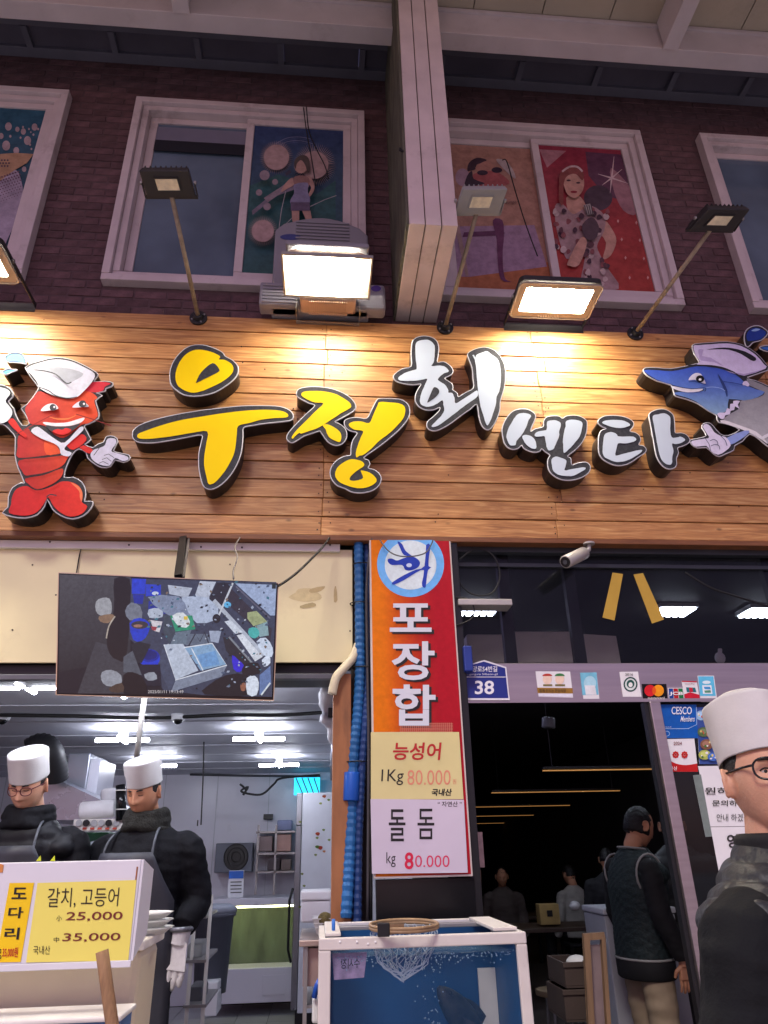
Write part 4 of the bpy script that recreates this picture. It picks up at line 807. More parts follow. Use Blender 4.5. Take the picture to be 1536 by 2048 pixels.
# ---- television
TL, TR, BL = P(117, 1145, -.47), P(557, 1166, -.38), P(112, 1389, -.42)
tvp = plane3(TL, TR, BL); BR = tvp.pt(547, 1401)
tv = thing('television', 'flat television showing kitchen camera view, hung below the sign', 'television', (TL + BR) / 2)
m_bez = M('glossy_black_bezel', (14, 14, 16), .18, var=0)
fr = [TL, TR, BR, BL]; tvb = MB().prism([p - tvp.n * .0 for p in fr], tvp.n * -.045).build('body', m_bez, tv, bevel=.004)
m_edge = M('tv_edge_champagne', (210, 190, 160), .3, metal=.6, var=0)
for i in range(4): MB().bar(fr[i] - tvp.n * .004, fr[(i + 1) % 4] - tvp.n * .006, .004, .008, tvp.n).build('edge', m_edge, tvb)
z = zz(100, 1130, 3.268)
T = [([(62, 60), (1480, 112), (1450, 862), (55, 838)], (16, 20, 30)),
 ([(62, 62), (530, 80), (525, 600), (380, 640), (60, 700)], lambda x, y: (70 - (y - 1150) * .22, 70 - (y - 1150) * .2, 76 - (y - 1150) * .2)),
 ([(300, 500), (500, 560), (560, 700), (480, 840), (180, 840)], (56, 58, 66)),
 ([(520, 90), (1480, 112), (1450, 862), (1000, 850), (740, 820), (640, 600), (520, 480)], (54, 62, 84)),
 (smooth([(420, 90), (520, 90), (525, 250), (500, 600), (440, 620), (390, 580), (370, 480), (410, 340), (420, 220)], 2), (18, 18, 20)),
 (smooth([(300, 240), (340, 215), (390, 220), (405, 280), (390, 330), (330, 330), (300, 300)], 2), (150, 152, 160)), (smooth([(320, 335), (400, 320), (420, 340), (380, 380), (330, 370)], 2), (130, 104, 84)),
 (stroke(smooth([(425, 335), (385, 400), (368, 480)], 3, False), 9), (170, 160, 150)),
 (smooth([(490, 300), (530, 245), (590, 270), (600, 350), (520, 360)], 2), (110, 116, 132)),
 ([(535, 88), (628, 92), (620, 190), (535, 188)], (32, 60, 196)), ([(540, 190), (615, 195), (605, 255), (550, 250)], (24, 44, 150)),
 ([(625, 125), (725, 130), (725, 200), (625, 205)], (36, 62, 190)), (ellp(688, 185, 22, 12), (190, 200, 220)),
 ([(645, 235), (780, 245), (770, 320), (640, 320)], (30, 48, 140)), (smooth([(645, 290), (725, 285), (735, 340), (650, 345)], 2), (170, 180, 200)), (ellp(716, 270, 14, 8), (190, 170, 60)),
 ([(770, 130), (930, 150), (900, 215), (780, 190)], (168, 176, 196)), ([(980, 105), (1085, 110), (1035, 220), (945, 205)], (176, 184, 204)),
 (smooth([(860, 210), (1060, 215), (1100, 290), (1080, 360), (960, 380), (900, 300)], 2), (166, 178, 204)), (smooth([(640, 210), (840, 205), (900, 300), (940, 400), (760, 320)], 2), (120, 132, 160)),
 (smooth([(520, 380), (585, 345), (650, 380), (640, 450), (600, 495), (545, 490)], 2), (28, 58, 190)), (ellp(586, 392, 56, 26), (56, 52, 60)), (ellp(575, 398, 30, 10), (150, 110, 100)),
 ([(785, 330), (930, 330), (950, 420), (820, 435)], (40, 140, 110)), (smooth([(800, 330), (870, 310), (915, 370), (890, 410), (830, 390)], 2), (206, 212, 220)), ([(875, 335), (900, 335), (900, 358), (875, 358)], (210, 180, 70)),
 ([(745, 330), (785, 330), (820, 440), (780, 515), (740, 430)], (58, 70, 84)), ([(820, 440), (925, 425), (890, 520), (785, 520)], (96, 112, 130)),
 ([(655, 360), (735, 370), (715, 440), (680, 430)], (200, 196, 206)), ([(660, 400), (700, 405), (690, 430), (668, 425)], (150, 60, 70)),
 ([(1040, 430), (1120, 430), (1100, 510), (1050, 500)], (150, 160, 185)), ([(900, 450), (1030, 450), (1060, 520), (890, 525)], (92, 104, 124)),
 (stroke([(900, 540), (950, 450), (980, 500), (1010, 440), (1040, 520)], 9), (40, 46, 60)),
 ([(745, 520), (870, 515), (970, 690), (820, 750)], (176, 186, 206)), ([(880, 540), (1060, 515), (1150, 650), (985, 690)], (126, 160, 196)), ([(960, 590), (1080, 560), (1110, 650), (1000, 670)], (104, 148, 200)),
 (stroke([(875, 540), (1060, 512), (1155, 655), (820, 752), (745, 520)], 8), (206, 212, 226)), (stroke([(925, 545), (1000, 690)], 7), (206, 212, 226)),
 ([(820, 755), (1155, 660), (1120, 730), (790, 830)], (120, 130, 152)), ([(745, 530), (820, 750), (780, 830), (700, 640)], (62, 72, 96)),
 (smooth([(580, 590), (640, 545), (715, 585), (705, 650), (640, 665), (590, 640)], 2), (26, 56, 200)), (ellp(648, 592, 66, 42), (18, 40, 150)), (ellp(648, 588, 52, 32), (14, 30, 110)),
 ([(585, 650), (720, 650), (730, 790), (600, 790)], (22, 28, 44)), (smooth([(615, 715), (680, 700), (700, 745), (640, 755)], 2), (140, 146, 160)), ([(530, 520), (580, 500), (660, 520), (600, 640), (560, 640)], (28, 34, 42)),
 ([(480, 600), (540, 560), (600, 720), (480, 700)], (78, 84, 96)),
 (smooth([(340, 700), (400, 685), (465, 720), (460, 790), (370, 790), (335, 750)], 2), (140, 144, 156)), (smooth([(480, 720), (540, 700), (610, 740), (630, 835), (480, 835)], 2), (12, 14, 18)), (smooth([(390, 800), (470, 770), (480, 830), (400, 830)], 2), (70, 56, 48)),
 ([(1090, 115), (1190, 118), (1110, 290), (1040, 220)], (34, 36, 48)), ([(1180, 150), (1450, 420), (1440, 500), (1130, 230)], (46, 44, 56)), (stroke([(1070, 230), (1400, 590)], 26), (170, 178, 196)), (stroke([(1195, 118), (1090, 360)], 12), (190, 196, 210)), (ellp(1088, 350, 26, 30), (26, 28, 34)),
 ([(1210, 120), (1480, 130), (1470, 330), (1440, 330)], (150, 166, 200)), (stroke([(1215, 140), (1440, 350)], 10), (90, 90, 110)), 
 ([(1290, 310), (1350, 300), (1420, 370), (1330, 400), (1290, 350)], (150, 160, 120)), ([(1340, 400), (1420, 370), (1430, 460), (1370, 470)], (130, 160, 170)), (smooth([(1300, 415), (1350, 410), (1370, 450), (1340, 480), (1300, 460)], 2), (70, 170, 170)), (ellp(1160, 260, 24, 20), (90, 170, 220)),
 ([(1140, 370), (1180, 360), (1260, 440), (1210, 450)], (196, 204, 220)), ([(1220, 460), (1260, 450), (1390, 600), (1340, 630)], (206, 212, 226)), (smooth([(1350, 500), (1410, 475), (1455, 540), (1450, 600), (1400, 590)], 2), (196, 208, 230)), (smooth([(1385, 620), (1430, 590), (1440, 640), (1400, 665)], 2), (206, 216, 236)),
 ([(1130, 470), (1180, 480), (1310, 630), (1260, 680), (1150, 560)], (34, 36, 44)), (smooth([(1190, 590), (1230, 620), (1270, 660), (1240, 700), (1200, 680)], 2), (50, 40, 200)), (stroke([(1170, 470), (1330, 650)], 12), (120, 128, 140)),
 (smooth([(1030, 790), (1150, 720), (1290, 720), (1350, 850), (1010, 846)], 2), (20, 22, 28)), (smooth([(1270, 650), (1360, 640), (1370, 710), (1260, 720)], 2), (24, 24, 30)), (smooth([(1285, 740), (1340, 725), (1365, 770), (1350, 850), (1290, 845)], 2), (206, 214, 230)), (smooth([(1245, 780), (1280, 770), (1275, 820), (1250, 820)], 2), (140, 90, 70)),
 ([(1370, 720), (1440, 660), (1445, 780), (1370, 850)], (96, 120, 170)), (stroke([(1440, 770), (1380, 850)], 10), (200, 210, 220)), ([(1452, 118), (1478, 120), (1476, 155), (1450, 155)], (30, 40, 40))]
rnd = random.Random(21)
for k in range(230):
    x = rnd.uniform(640, 1440); y = rnd.uniform(110, 830)
    if y > 840 - (x - 560) * .05 or (x < 760 and y > 500) or (740 < x < 1160 and 510 < y < 830 and rnd.random() < .85): continue
    s_ = rnd.uniform(4, 17); a = rnd.uniform(0, 3); c = rnd.choice([(150, 160, 184), (100, 110, 132), (40, 46, 60), (24, 28, 38), (184, 192, 210), (70, 84, 110), (120, 104, 96), (60, 110, 130)])
    T.append(([(x + s_ * math.cos(a), y + s_ * .8 * math.sin(a)), (x + s_ * .7 * math.cos(a + 1.6), y + s_ * .6 * math.sin(a + 1.6)), (x + s_ * math.cos(a + 3), y + s_ * .8 * math.sin(a + 3)), (x + s_ * .6 * math.cos(a + 4.5), y + s_ * .5 * math.sin(a + 4.5))], c))
decal('screen_picture', tvp, [(z(p), c) for p, c in T], tv, SCREEN, off=.0012, step=.00005)
text('screen_timestamp', '2025/01/11 19:13:49', z(rect(640, 818, 872, 838)), tvp, M('stamp', (150, 150, 150), var=0, emit=(170, 170, 170), es=.6), tv, .018)
pt, pb = P(366, 1075, -.02), P(357, 1150, -.30)
MB().bar(P(367, 1077, .0), P(357, 1155, -.33), .034, .03, (0, 1, 0)).build('hanger_pole', m_black, tv)
MB().bar(P(378, 1077, .0), P(367, 1155, -.32), .010, .010, (0, 1, 0)).build('hanger_cable', m_gal, tv)
cable('television_cable', [P(480, 1075, -.02), P(470, 1095, -.1), P(475, 1115, -.25), P(467, 1140, -.38), P(467, 1158, -.42)], .004, M('grey_cable', (120, 116, 112), .5), label='thin grey cable dropping from sign to television top', cat='cable')
cable('television_cable', [P(659, 1076, -.03), P(640, 1100, -.1), P(600, 1140, -.25), P(575, 1160, -.36), P(556, 1172, -.40)], .006, m_dark, label='black cable slanting from sign to television corner', cat='cable')
cable('wall_cord_cable', [P(162, 1098, .05), P(157, 1120, .05), P(151, 1160, .05)], .003, m_dark, label='thin dark cord on the cream wall above television', cat='cable')

# ---- wooden post, hoses, pipe
m_post = M('orange_brown_post', (150, 98, 62), .6, var=.2, sc=10, stretch=(3, 3, .6), dirt=.4, dirtcol=(90, 60, 46))
a = P(664, 1600, .05); b = P(702, 1600, .05)
tag(MB().box(a.x, b.x, .02, .11, 0, P(690, 1350, .05).z).build('door_post', m_post, bevel=.004), 'orange brown post between kitchen opening and blue hoses', 'post')
tag(MB().box(b.x + .003, P(745, 1500, .05).x - .01, .085, .13, 0, ZB).build('dark_pier', M('grimy_pier', (54, 50, 48), .8, var=.3, sc=6), bevel=.003), 'grimy dark pier behind the blue hoses', 'pier')
m_hose = M('blue_corrugated_hose', (30, 92, 150), .45, var=.2, sc=6); m_hose2 = M('deep_blue_hose', (22, 54, 108), .45, var=.2, sc=6)
def hose(name, pts, r, mat, label):
    q = [Vector(p) for p in smooth([tuple(p) for p in pts], 60, False)]; path = [q[0]]; acc = 0
    for p0, p1 in zip(q[:-1], q[1:]):
        acc += (p1 - p0).length
        if acc > .0135: path.append(p1); acc = 0
    rr = [r * (1.02 if i % 2 else .87) for i in range(len(path))]
    return tag(MB().tube(path, rr, 12).build(name, mat, None, False), label, 'hose', 'blue corrugated hoses by the banner')
hose('corrugated_hose', [P(717, 1078, .03), P(719, 1200, .03), P(720, 1330, .03), P(716, 1420, .03), P(707, 1520, .03), P(703, 1650, .03), P(692, 1840, -.02)], .026, m_hose, 'bright blue corrugated hose, left and thicker of the two')
hose('corrugated_hose', [P(733, 1078, .05), P(736, 1200, .055), P(735, 1330, .05), P(730, 1450, .03), P(722, 1560, .03), P(716, 1700, .03), P(714, 1850, .0)], .021, m_hose2, 'darker blue corrugated hose, right and thinner of the two')
p = P(704, 1545, .03); q = P(702, 1602, .03)
tag(MB().tube([p + Vector((0, -.01, 0)), q + Vector((0, -.01, 0))], .036, 16).build('hose_sleeve', M('blue_sleeve', (22, 84, 178), .4, var=.05), None, True, bevel=.004), 'plain blue joining sleeve on the left hose', 'sleeve')
for k, (x, y) in enumerate(((724, 1130), (719, 1208), (724, 1336), (713, 1524))):
    c = P(x, y, .035); tag(MB().tube([c + Vector((.048 * math.cos(i * math.pi / 8), .036 * math.sin(i * math.pi / 8), 0)) for i in range(16)], .003, 5, closed=True).build('hose_tie', m_dark, None), ['topmost black tie round the blue hoses', 'second black tie from the top round the blue hoses', 'black tie with long tail round the blue hoses', 'lowest black tie round the blue hoses'][k], 'tie', 'ties on the hoses')
tag(MB().tube(smooth([tuple(P(*q)) for q in ((716, 1290, .05), (706, 1315, .02), (688, 1336, .0), (672, 1356, -.01), (664, 1388, -.01))], 6, False), .021, 12).build('beige_pipe', M('beige_pipe', (206, 196, 168), .5, var=.06), None, True), 'bent beige pipe beside the cream wall', 'pipe')
cable('service_cable', [P(744, 1078, -.01), P(738, 1120, -.02), P(733, 1180, .0), P(734, 1300, .01), P(737, 1500, .01), P(735, 1840, .02)], .007, M('grey_black_cable', (64, 62, 66), .5), label='grey cable running down beside the banner edge', cat='cable')
cable('service_cable', [P(742, 1300, .03), P(742, 1500, .03), P(741, 1840, .03)], .009, m_dark, label='black cable between hoses and banner', cat='cable')

# ---- vertical banner
BX0 = (P(740, 1110, -.03).x + P(746.7, 1754, -.03).x) / 2; BX1 = (P(900.2, 1082, -.03).x + P(947, 1750, -.03).x) / 2
BZ0 = P(850, 1755, -.03).z; BZ1 = ZB - .034
ban = thing('vertical_banner', 'orange to red vertical signboard with blue circle and white letters', 'sign', ((BX0 + BX1) / 2, -.03, BZ0))
MB().box(BX0, BX1, -.028, .02, BZ0, BZ1).build('panel', M('banner_back', (200, 190, 184), .5), ban, bevel=.002)
mb = MB(); n = 14
for i in range(n + 1):
    u = i / n; x = BX0 + .008 + (BX1 - BX0 - .016) * u
    k = min(1, max(0, (u - .12) / .62)); c = lin((218 - 50 * k, 116 - 96 * k, 14 + 24 * k))
    mb.v += [Vector((x, -.0295, BZ0 + .008)), Vector((x, -.0295, BZ1))]; mb.c += [c, c]
mb.f = [(2 * i, 2 * i + 2, 2 * i + 3, 2 * i + 1) for i in range(n)]; mb.build('print', PRINT, ban, fix=False)
bp_ = YP(-.0295)
def cliptop(p, y0=1080): 
    out = []
    for j in range(len(p)):
        c, d = p[j], p[(j + 1) % len(p)]
        if c[1] >= y0: out.append(c)
        if (c[1] - y0) * (d[1] - y0) < 0: tt = (y0 - c[1]) / (d[1] - c[1]); out.append((c[0] + (d[0] - c[0]) * tt, y0))
    return out
z = zz(680, 1070, 4.996)
glyph = [smooth([(480,240),(520,235),(570,255),(640,230),(720,215),(780,245),(800,285),(770,330),(700,355),(650,345),(620,300),(520,300),(480,270)], 3), smooth([(575,65),(620,90),(650,150),(700,195),(730,215),(640,200),(600,130)], 3),
 smooth([(860,100),(905,105),(890,200),(885,310),(915,320),(880,350),(865,440),(855,520),(830,520),(818,480),(840,350),(760,375),(640,450),(540,495),(520,475),(640,400),(760,345),(845,310)], 2)]
decal('round_logo', bp_, [(cliptop(z(ellp(705, 290, 335, 330, 48))), (110, 176, 236)), (cliptop(z(ellp(705, 300, 258, 246, 44))), (206, 222, 228))] + [(cliptop(z(g)), (40, 64, 170)) for g in glyph] + [(z(ellp(690, 302, 28, 20)), (190, 206, 236))], ban, off=.0008)
m_tw = M('banner_letter_white', (206, 210, 220), .4, var=0); m_tk = M('banner_letter_shadow', (24, 22, 22), .5, var=0)
for ch, x0, y0, x1, y1 in (('포', 497, 683, 915, 968), ('장', 515, 1062, 945, 1450), ('합', 525, 1493, 955, 1905)):
    q = z(rect(x0, y0, x1, y1)); q2 = [(x + 5, y + 4) for x, y in q]
    text('letter_shadow', ch, q2, bp_, m_tk, ban, .003, .022); text('letter', ch, q, bp_, m_tw, ban, .0045, .022)
m_net = M('sticky_mesh_tape', (200, 120, 100), .6, var=.1)
mb = MB()
for k in range(6): mb.add([bp_.pt(x, y, .004) for x, y in rect(800, 1447 + k * 3, 906, 1448 + k * 3)], [(0, 1, 2, 3)])
for k in range(26): mb.add([bp_.pt(x, y, .0042) for x, y in rect(800 + k * 4.1, 1445, 801 + k * 4.1, 1464)], [(0, 1, 2, 3)])
o = mb.build('mesh_tape', m_net, ban, fix=False); o['kind'] = 'stuff'
# price sheets taped on it
m_py = M('yellow_paper', (212, 200, 142), .6, var=.06, sc=4, dirt=.2, dirtcol=(190, 170, 100)); m_pw = M('white_paper', (200, 190, 206), .6, var=.05, sc=4, dirt=.3, dirtcol=(170, 158, 164))
ink = lambda n, c: M(n, c, .6, var=0)
ik, ir, io_, ip = ink('black_ink', (24, 20, 22)), ink('red_ink', (178, 30, 34)), ink('orange_ink', (216, 136, 110)), ink('pink_ink', (210, 52, 92))
z = zz(680, 1440, 4.453)
t = thing('price_sheet', 'yellow price paper with red heading taped on the banner', 'price sheet', bp_.pt(810, 1600)); sheet('paper', z([(275,107),(1060,107),(1100,705),(275,705)]), bp_, m_py, t, .006)
text('lettering', '능성어', z([(480,200),(905,200),(890,357),(465,357)]), bp_, ir, t, .0085, .02); text('lettering', '1Kg', z([(372,440),(570,440),(560,580),(365,580)]), bp_, ik, t, .0085, .0)
text('lettering', '80.000', z(rect(600,445,985,578)), bp_, io_, t, .0085, -.002); text('lettering', '원', z(rect(1003,525,1035,570)), bp_, io_, t, .0085); text('lettering', '국내산', z([(820,612),(1000,612),(990,675),(812,675)]), bp_, ik, t, .0085, .035)
t = thing('price_sheet', 'white price paper with handwritten black letters, lower on the banner', 'price sheet', bp_.pt(825, 1750)); sheet('paper', z([(272,703),(1103,710),(1138,1360),(285,1370)]), bp_, m_pw, t, .009)
text('lettering', '“ 자연산 ”', z(rect(870,725,1085,772)), bp_, ik, t, .0115, .01); text('lettering', '돌', z(rect(435,795,583,1080)), bp_, ik, t, .0115, .004); text('lettering', '돔', z(rect(690,790,840,1062)), bp_, ik, t, .0115, .004)
text('lettering', 'kg', z(rect(413,1178,495,1310)), bp_, ik, t, .0115, -.004); text('lettering', '8', z(rect(575,1178,655,1330)), bp_, ink('crimson_ink', (206, 24, 66)), t, .0115, .02); text('lettering', '0.000', z(rect(668,1205,975,1310)), bp_, ip, t, .0115, -.002)
m_gblk = M('gloss_black_panel', (16, 17, 20), .2, var=.1, sc=4)
bpx = thing('black_base_panel', 'glossy black panel below the vertical banner', 'panel', (BX0, .0, 0)); MB().box(BX0 + .01, BX1 + .012, -.005, .03, .02, BZ0 - .004).build('panel', m_gblk, bpx, bevel=.003)
MB().box(BX1 + .004, BX1 + .04, .0, .07, .0, ZB - .001).build('jamb', m_black, bpx, bevel=.003)
m_wire = M('thin_wire', (70, 72, 78), .5)
cable('sagging_wire', [P(760, 1080, -.05), P(775, 1100, -.07), P(795, 1111, -.08), P(822, 1113, -.08), P(850, 1106, -.07), P(862, 1090, -.05), P(866, 1080, -.05)], .0035, m_wire, label='thin wire sagging across the blue circle of the banner', cat='cable')

# ---- transom, header, door, right glazing
YT = .10; XT0 = BX1 + .041; XT1 = 5.6
zh1 = P(1200, 1326, .06).z; zh0 = P(1200, 1400, .06).z
m_tglass = M('transom_glass', (16, 20, 26), .03, var=0, trans=.0, alpha=.28, spec=.4); m_sglass = M('shop_glass', (24, 28, 32), .03, var=0, alpha=.5, spec=.5)
m_fr = M('charcoal_frame', (44, 48, 54), .4, var=.15, sc=4); m_ss = M('brushed_stainless', (168, 158, 160), .32, metal=.85, var=.1, sc=3, stretch=(.4, 1, 12), bump=.05)
tr = thing('transom_window', 'dark fixed window over the restaurant door', 'window', ((XT0 + XT1) / 2, YT, zh1))
MB().box(XT0, XT1, YT, YT + .008, zh1, ZB - .03).build('pane', m_tglass, tr)
MB().box(XT0, XT1, YT - .05, YT - .002, P(1200, 1108, .06).z, ZB - .001).build('top_bar', m_fr, tr, bevel=.004)
MB().box(XT0, XT1, YT - .02, YT - .001, P(1200, 1135, .08).z, P(1200, 1128, .08).z).build('rail', m_fr, tr)
for q in (1015, 1150, 1560):
    x = P(q, 1220, YT).x; MB().box(x - .03, x + .03, YT + .009, YT + .05, zh1, ZB - .05).build('mullion', m_black, tr)
hd = thing('door_header', 'brushed stainless header over the door carrying stickers', 'header', ((XT0 + XT1) / 2, .06, zh0))
MB().box(XT0, XT1, .055, .13, zh0, zh1 - .001).build('beam', m_ss, hd, bevel=.004)
MB().box(XT0, XT1, .05, .054, zh0 - .012, zh0 + .004).build('lip', m_ss, hd)
hp = YP(.055); z = zz(900, 1290, 2.415)
m_tape = M('yellow_tape', (196, 160, 60), .5, var=.06)
for q, lab in (([(1225, 1145), (1246, 1148), (1229, 1241), (1205, 1235)], 'yellow tape strip on transom glass, left leaning one'), ([(1267, 1149), (1286, 1146), (1328, 1239), (1304, 1247)], 'yellow tape strip on transom glass, right leaning one')):
    tag(sheet('tape_strip', q, YP(YT), m_tape, None, .001), lab, 'tape')
# address plate
t = thing('address_plate', 'blue pentagon house number plate reading 38', 'sign', hp.pt(965, 1390))
MB().prism([hp.pt(x, y, .012) for x, y in z([(52,266),(289,266),(272,106),(166,72),(60,104)])], (0, .01, 0)).build('border', M('plate_white', (226, 226, 232), .4), t)
MB().prism([hp.pt(x, y, .013) for x, y in z([(56,256),(282,256),(266,112),(164,80),(60,108)])], (0, .001, 0)).build('plate', M('plate_blue', (26, 44, 128), .35, var=.04), t)
m_pwt = M('plate_lettering', (232, 232, 238), .4, var=0)
text('lettering', '중앙로54번길', z(rect(84,101,228,130)), hp, m_pwt, t, .0145, .012); text('lettering', 'Jungang-ro 54beon-gil', z(rect(70,136,230,148)), hp, m_pwt, t, .0145); text('lettering', '38', z(rect(120,172,213,238)), hp, m_pwt, t, .0145, .02)
sheet('rule', z(rect(58,153,270,156)), hp, m_pwt, t, .0142, .0004)
tag(MB().box(P(926, 1320, -.0).x, P(943, 1320, -.0).x, -.03, .04, P(930, 1345, 0).z, P(930, 1294, 0).z).build('blue_box', M('navy_box', (30, 52, 130), .4), bevel=.006), 'small navy blue box beside the address plate', 'box')
def sticker(label, quad, polys, txt=(), pl=hp, zf=None, cat='sticker', off=.0006, group='stickers on the door header', name='sticker'):
    zf = zf or z; t = thing(name, label, cat, pl.pt(*zf(quad)[3]), group)
    decal('print', pl, [(zf(p), c) for p, c in polys], t, PRINT, off=off + .0008, step=.0003); sheet('backing', zf(quad), pl, M('sticker_white', (226, 226, 228), .4, var=.02), t, .0002, off)
    for s, r_, mt, bd in txt: text('lettering', s, zf(r_), pl, mt, t, off + .0045, bd)
    return t
blu, cy = (40, 120, 200), (96, 190, 226)
sticker('white sticker with brown band and two small round faces', [(413,127),(580,128),(595,255),(428,250)], [([(420,206),(592,208),(594,234),(424,232)], (150, 112, 52)), ([(428,236),(590,238),(592,251),(430,248)], (222, 222, 236)), (z([]) or ellp(470, 166, 22, 24), (232, 206, 186)), (ellp(470, 150, 24, 12, 12, 180, 360), (176, 62, 52)), (ellp(530, 166, 22, 24), (232, 206, 186)), (ellp(530, 150, 24, 13, 12, 180, 360), (64, 128, 76)), (stroke([(450, 194), (494, 194)], 8), (120, 110, 60)), (stroke([(508, 194), (556, 194)], 8), (120, 110, 60))], [('함께 만드는 안심식당', rect(432,212,560,229), ink('sticker_ink', (52, 34, 20)), .01)])
sticker('pale sky blue sticker with white figure on header', [(628,134),(708,132),(722,265),(645,265)], [([(628,134),(708,132),(718,240),(640,242)], lambda x, y: (120, 190, 214)), (ellp(676, 185, 30, 36), (168, 214, 228)), ([(650,195),(700,195),(708,240),(656,240)], (222, 226, 230))])
sticker('white sticker dated 2016 with dark green ring emblem', [(818,130),(908,128),(925,250),(835,250)], [(ellp(872, 190, 34, 36), (30, 70, 66)), (ellp(872, 190, 27, 29), (210, 220, 216)), (ellp(872, 188, 19, 20), (40, 84, 78)), (ellp(872, 192, 10, 12), (226, 226, 222))], [('2016', rect(846,136,884,148), ink('grey_ink', (70, 70, 72)), .01)])
sticker('black card sticker with red and orange circles', [(925,188),(1045,188),(1052,265),(932,265)], [([(925,188),(1045,188),(1052,265),(932,265)], (20, 18, 22)), (ellp(966, 220, 27, 28), (206, 34, 44)), (ellp(1006, 220, 27, 28), (236, 150, 30)), (ellp(986, 220, 9, 19), (226, 90, 30))], [('mastercard', rect(956,250,1036,262), ink('cream_ink', (226, 220, 214)), .005)])
sticker('small card sticker with blue red and green bars', [(1052,207),(1125,207),(1132,265),(1058,265)], [([(1056,210),(1077,210),(1081,262),(1060,262)], (28, 70, 150)), ([(1079,210),(1100,210),(1105,262),(1083,262)], (180, 34, 44)), ([(1102,210),(1123,210),(1129,262),(1107,262)], (30, 120, 66))], [('JCB', rect(1060,226,1126,246), ink('white_ink', (232, 232, 234)), .03)])
sticker('white and red card sticker right of the bars sticker', [(1118,173),(1192,176),(1208,268),(1135,262)], [([(1131,238),(1160,228),(1204,240),(1208,268),(1135,262)], (196, 32, 54)), ([(1140,204),(1184,206),(1190,228),(1144,227)], (40, 110, 120)), ([(1154,206),(1170,206),(1175,227),(1158,227)], (196, 40, 60)), (stroke([(1120, 175), (1192, 178)], 5), (196, 32, 54))], [('UnionPay', rect(1136,184,1182,193), ink('dim_ink', (120, 60, 60)), 0)])
sticker('cyan sticker with white bag picture, last on the header', [(1195,148),(1275,148),(1292,275),(1212,275)], [([(1198,151),(1272,151),(1284,246),(1208,246)], cy), (ellp(1239, 180, 20, 8), (214, 236, 244)), ([(1218,194),(1262,194),(1268,236),(1222,236)], (226, 238, 244)), ([(1226,202),(1256,202),(1260,214),(1230,214)], (70, 150, 210)), ([(1228,220),(1258,218),(1261,230),(1232,231)], (90, 150, 120))])

# door post and right hand glazing
a = P(1297, 1405, .05); c_ = P(1369, 1797, .05); xd = (a.x + c_.x) / 2
dp = thing('door_frame_post', 'bright stainless door post right of the dark doorway', 'post', (xd, .05, 0)); MB().box(xd, xd + .055, .04, .12, 0, zh0 - .013).build('post', m_ss, dp, bevel=.004); MB().box(xd - .022, xd - .002, .06, .1, 0, zh0 - .013).build('seal', m_black, dp)
gw = thing('shop_window', 'dark shop window right of the doorway carrying notices', 'window', (xd + 1, .08, 0)); MB().box(xd + .056, XT1, .08, .088, .1, zh0 - .013).build('pane', m_sglass, gw)
MB().box(xd + .056, XT1, .06, .11, 0, .098).build('sill', m_ss, gw)
gp = YP(.08)
GS = 'notices on the shop window'
t = sticker('blue member plate on the shop window glass', [(1003,288),(1190,288),(1198,450),(1028,450)], [([(1003,288),(1190,288),(1198,450),(1028,450)], (24, 92, 178)), (stroke([(1020, 404), (1150, 404), (1192, 384), (1190, 300)], 3), (160, 190, 226)), (ellp(1048, 428, 14, 13), (150, 186, 226)), (ellp(1048, 428, 11, 10), (24, 92, 178))], [('CESCO', rect(1070,298,1168,335), ink('plate_ink', (232, 236, 242)), .012), ('Members', [(1118,343),(1184,343),(1180,370),(1113,370)], ink('plate_ink2', (226, 232, 240)), .01), ('멤버스존', rect(1030,393,1070,400), ink('plate_ink3', (200, 212, 230)), 0)], gp, off=.003, group=GS)
fl = []
for cx in (1090, 1133):
    for k in range(8): fl.append((ellp(cx + 11 * math.cos(k * math.pi / 4), 530 + 12 * math.sin(k * math.pi / 4), 5.5, 6, 8), (190, 44, 40)))
    fl.append((ellp(cx, 530, 5, 5, 8), (190, 44, 40)))
sticker('white 2024 plate with two red flowers and red foot', [(1030,455),(1180,452),(1198,612),(1060,612)], [(smooth([(1050,550),(1090,572),(1140,580),(1194,572)], 3, False) + [(1198,612),(1060,612)], (186, 34, 36))] + fl, [('2024', rect(1080,467,1120,483), ink('maroon_ink', (120, 40, 50)), .01), ('식신', rect(1060,586,1096,605), ink('plate_ink4', (236, 226, 226)), .02)], gp, off=.003, group=GS)
rnd = random.Random(5); mp_ = [([(1190,300),(1420,300),(1420,575),(1205,575)], (60, 84, 150))]
for cx, cy_, r_, c in ((1215, 340, 30, (150, 190, 220)), (1270, 345, 30, (150, 130, 200)), (1225, 420, 30, (90, 110, 70)), (1262, 430, 24, (170, 130, 110)), (1240, 480, 32, (130, 90, 70)), (1230, 530, 30, (170, 180, 90)), (1270, 540, 26, (70, 110, 190)), (1330, 400, 40, (160, 150, 160)), (1340, 500, 40, (120, 160, 170))):
    mp_ += [(ellp(cx, cy_, r_, r_ * .8, 14), c), (ellp(cx - 3, cy_ - 3, r_ * .6, r_ * .45, 10), tuple(min(255, v + 30) for v in c))]
    for k in range(4): mp_.append((ellp(cx + rnd.uniform(-r_, r_) * .5, cy_ + rnd.uniform(-r_, r_) * .4, rnd.uniform(3, 8), rnd.uniform(3, 7), 7), rnd.choice([(190, 80, 60), (220, 200, 120), (80, 120, 60), (230, 230, 230)])))
sticker('glossy photo menu poster of dishes behind the worker cap', [(1190,300),(1420,300),(1420,575),(1205,575)], mp_, (), gp, off=.002, group=GS, cat='poster', name='menu_poster')
z8 = zz(1190, 1370, 3.02)
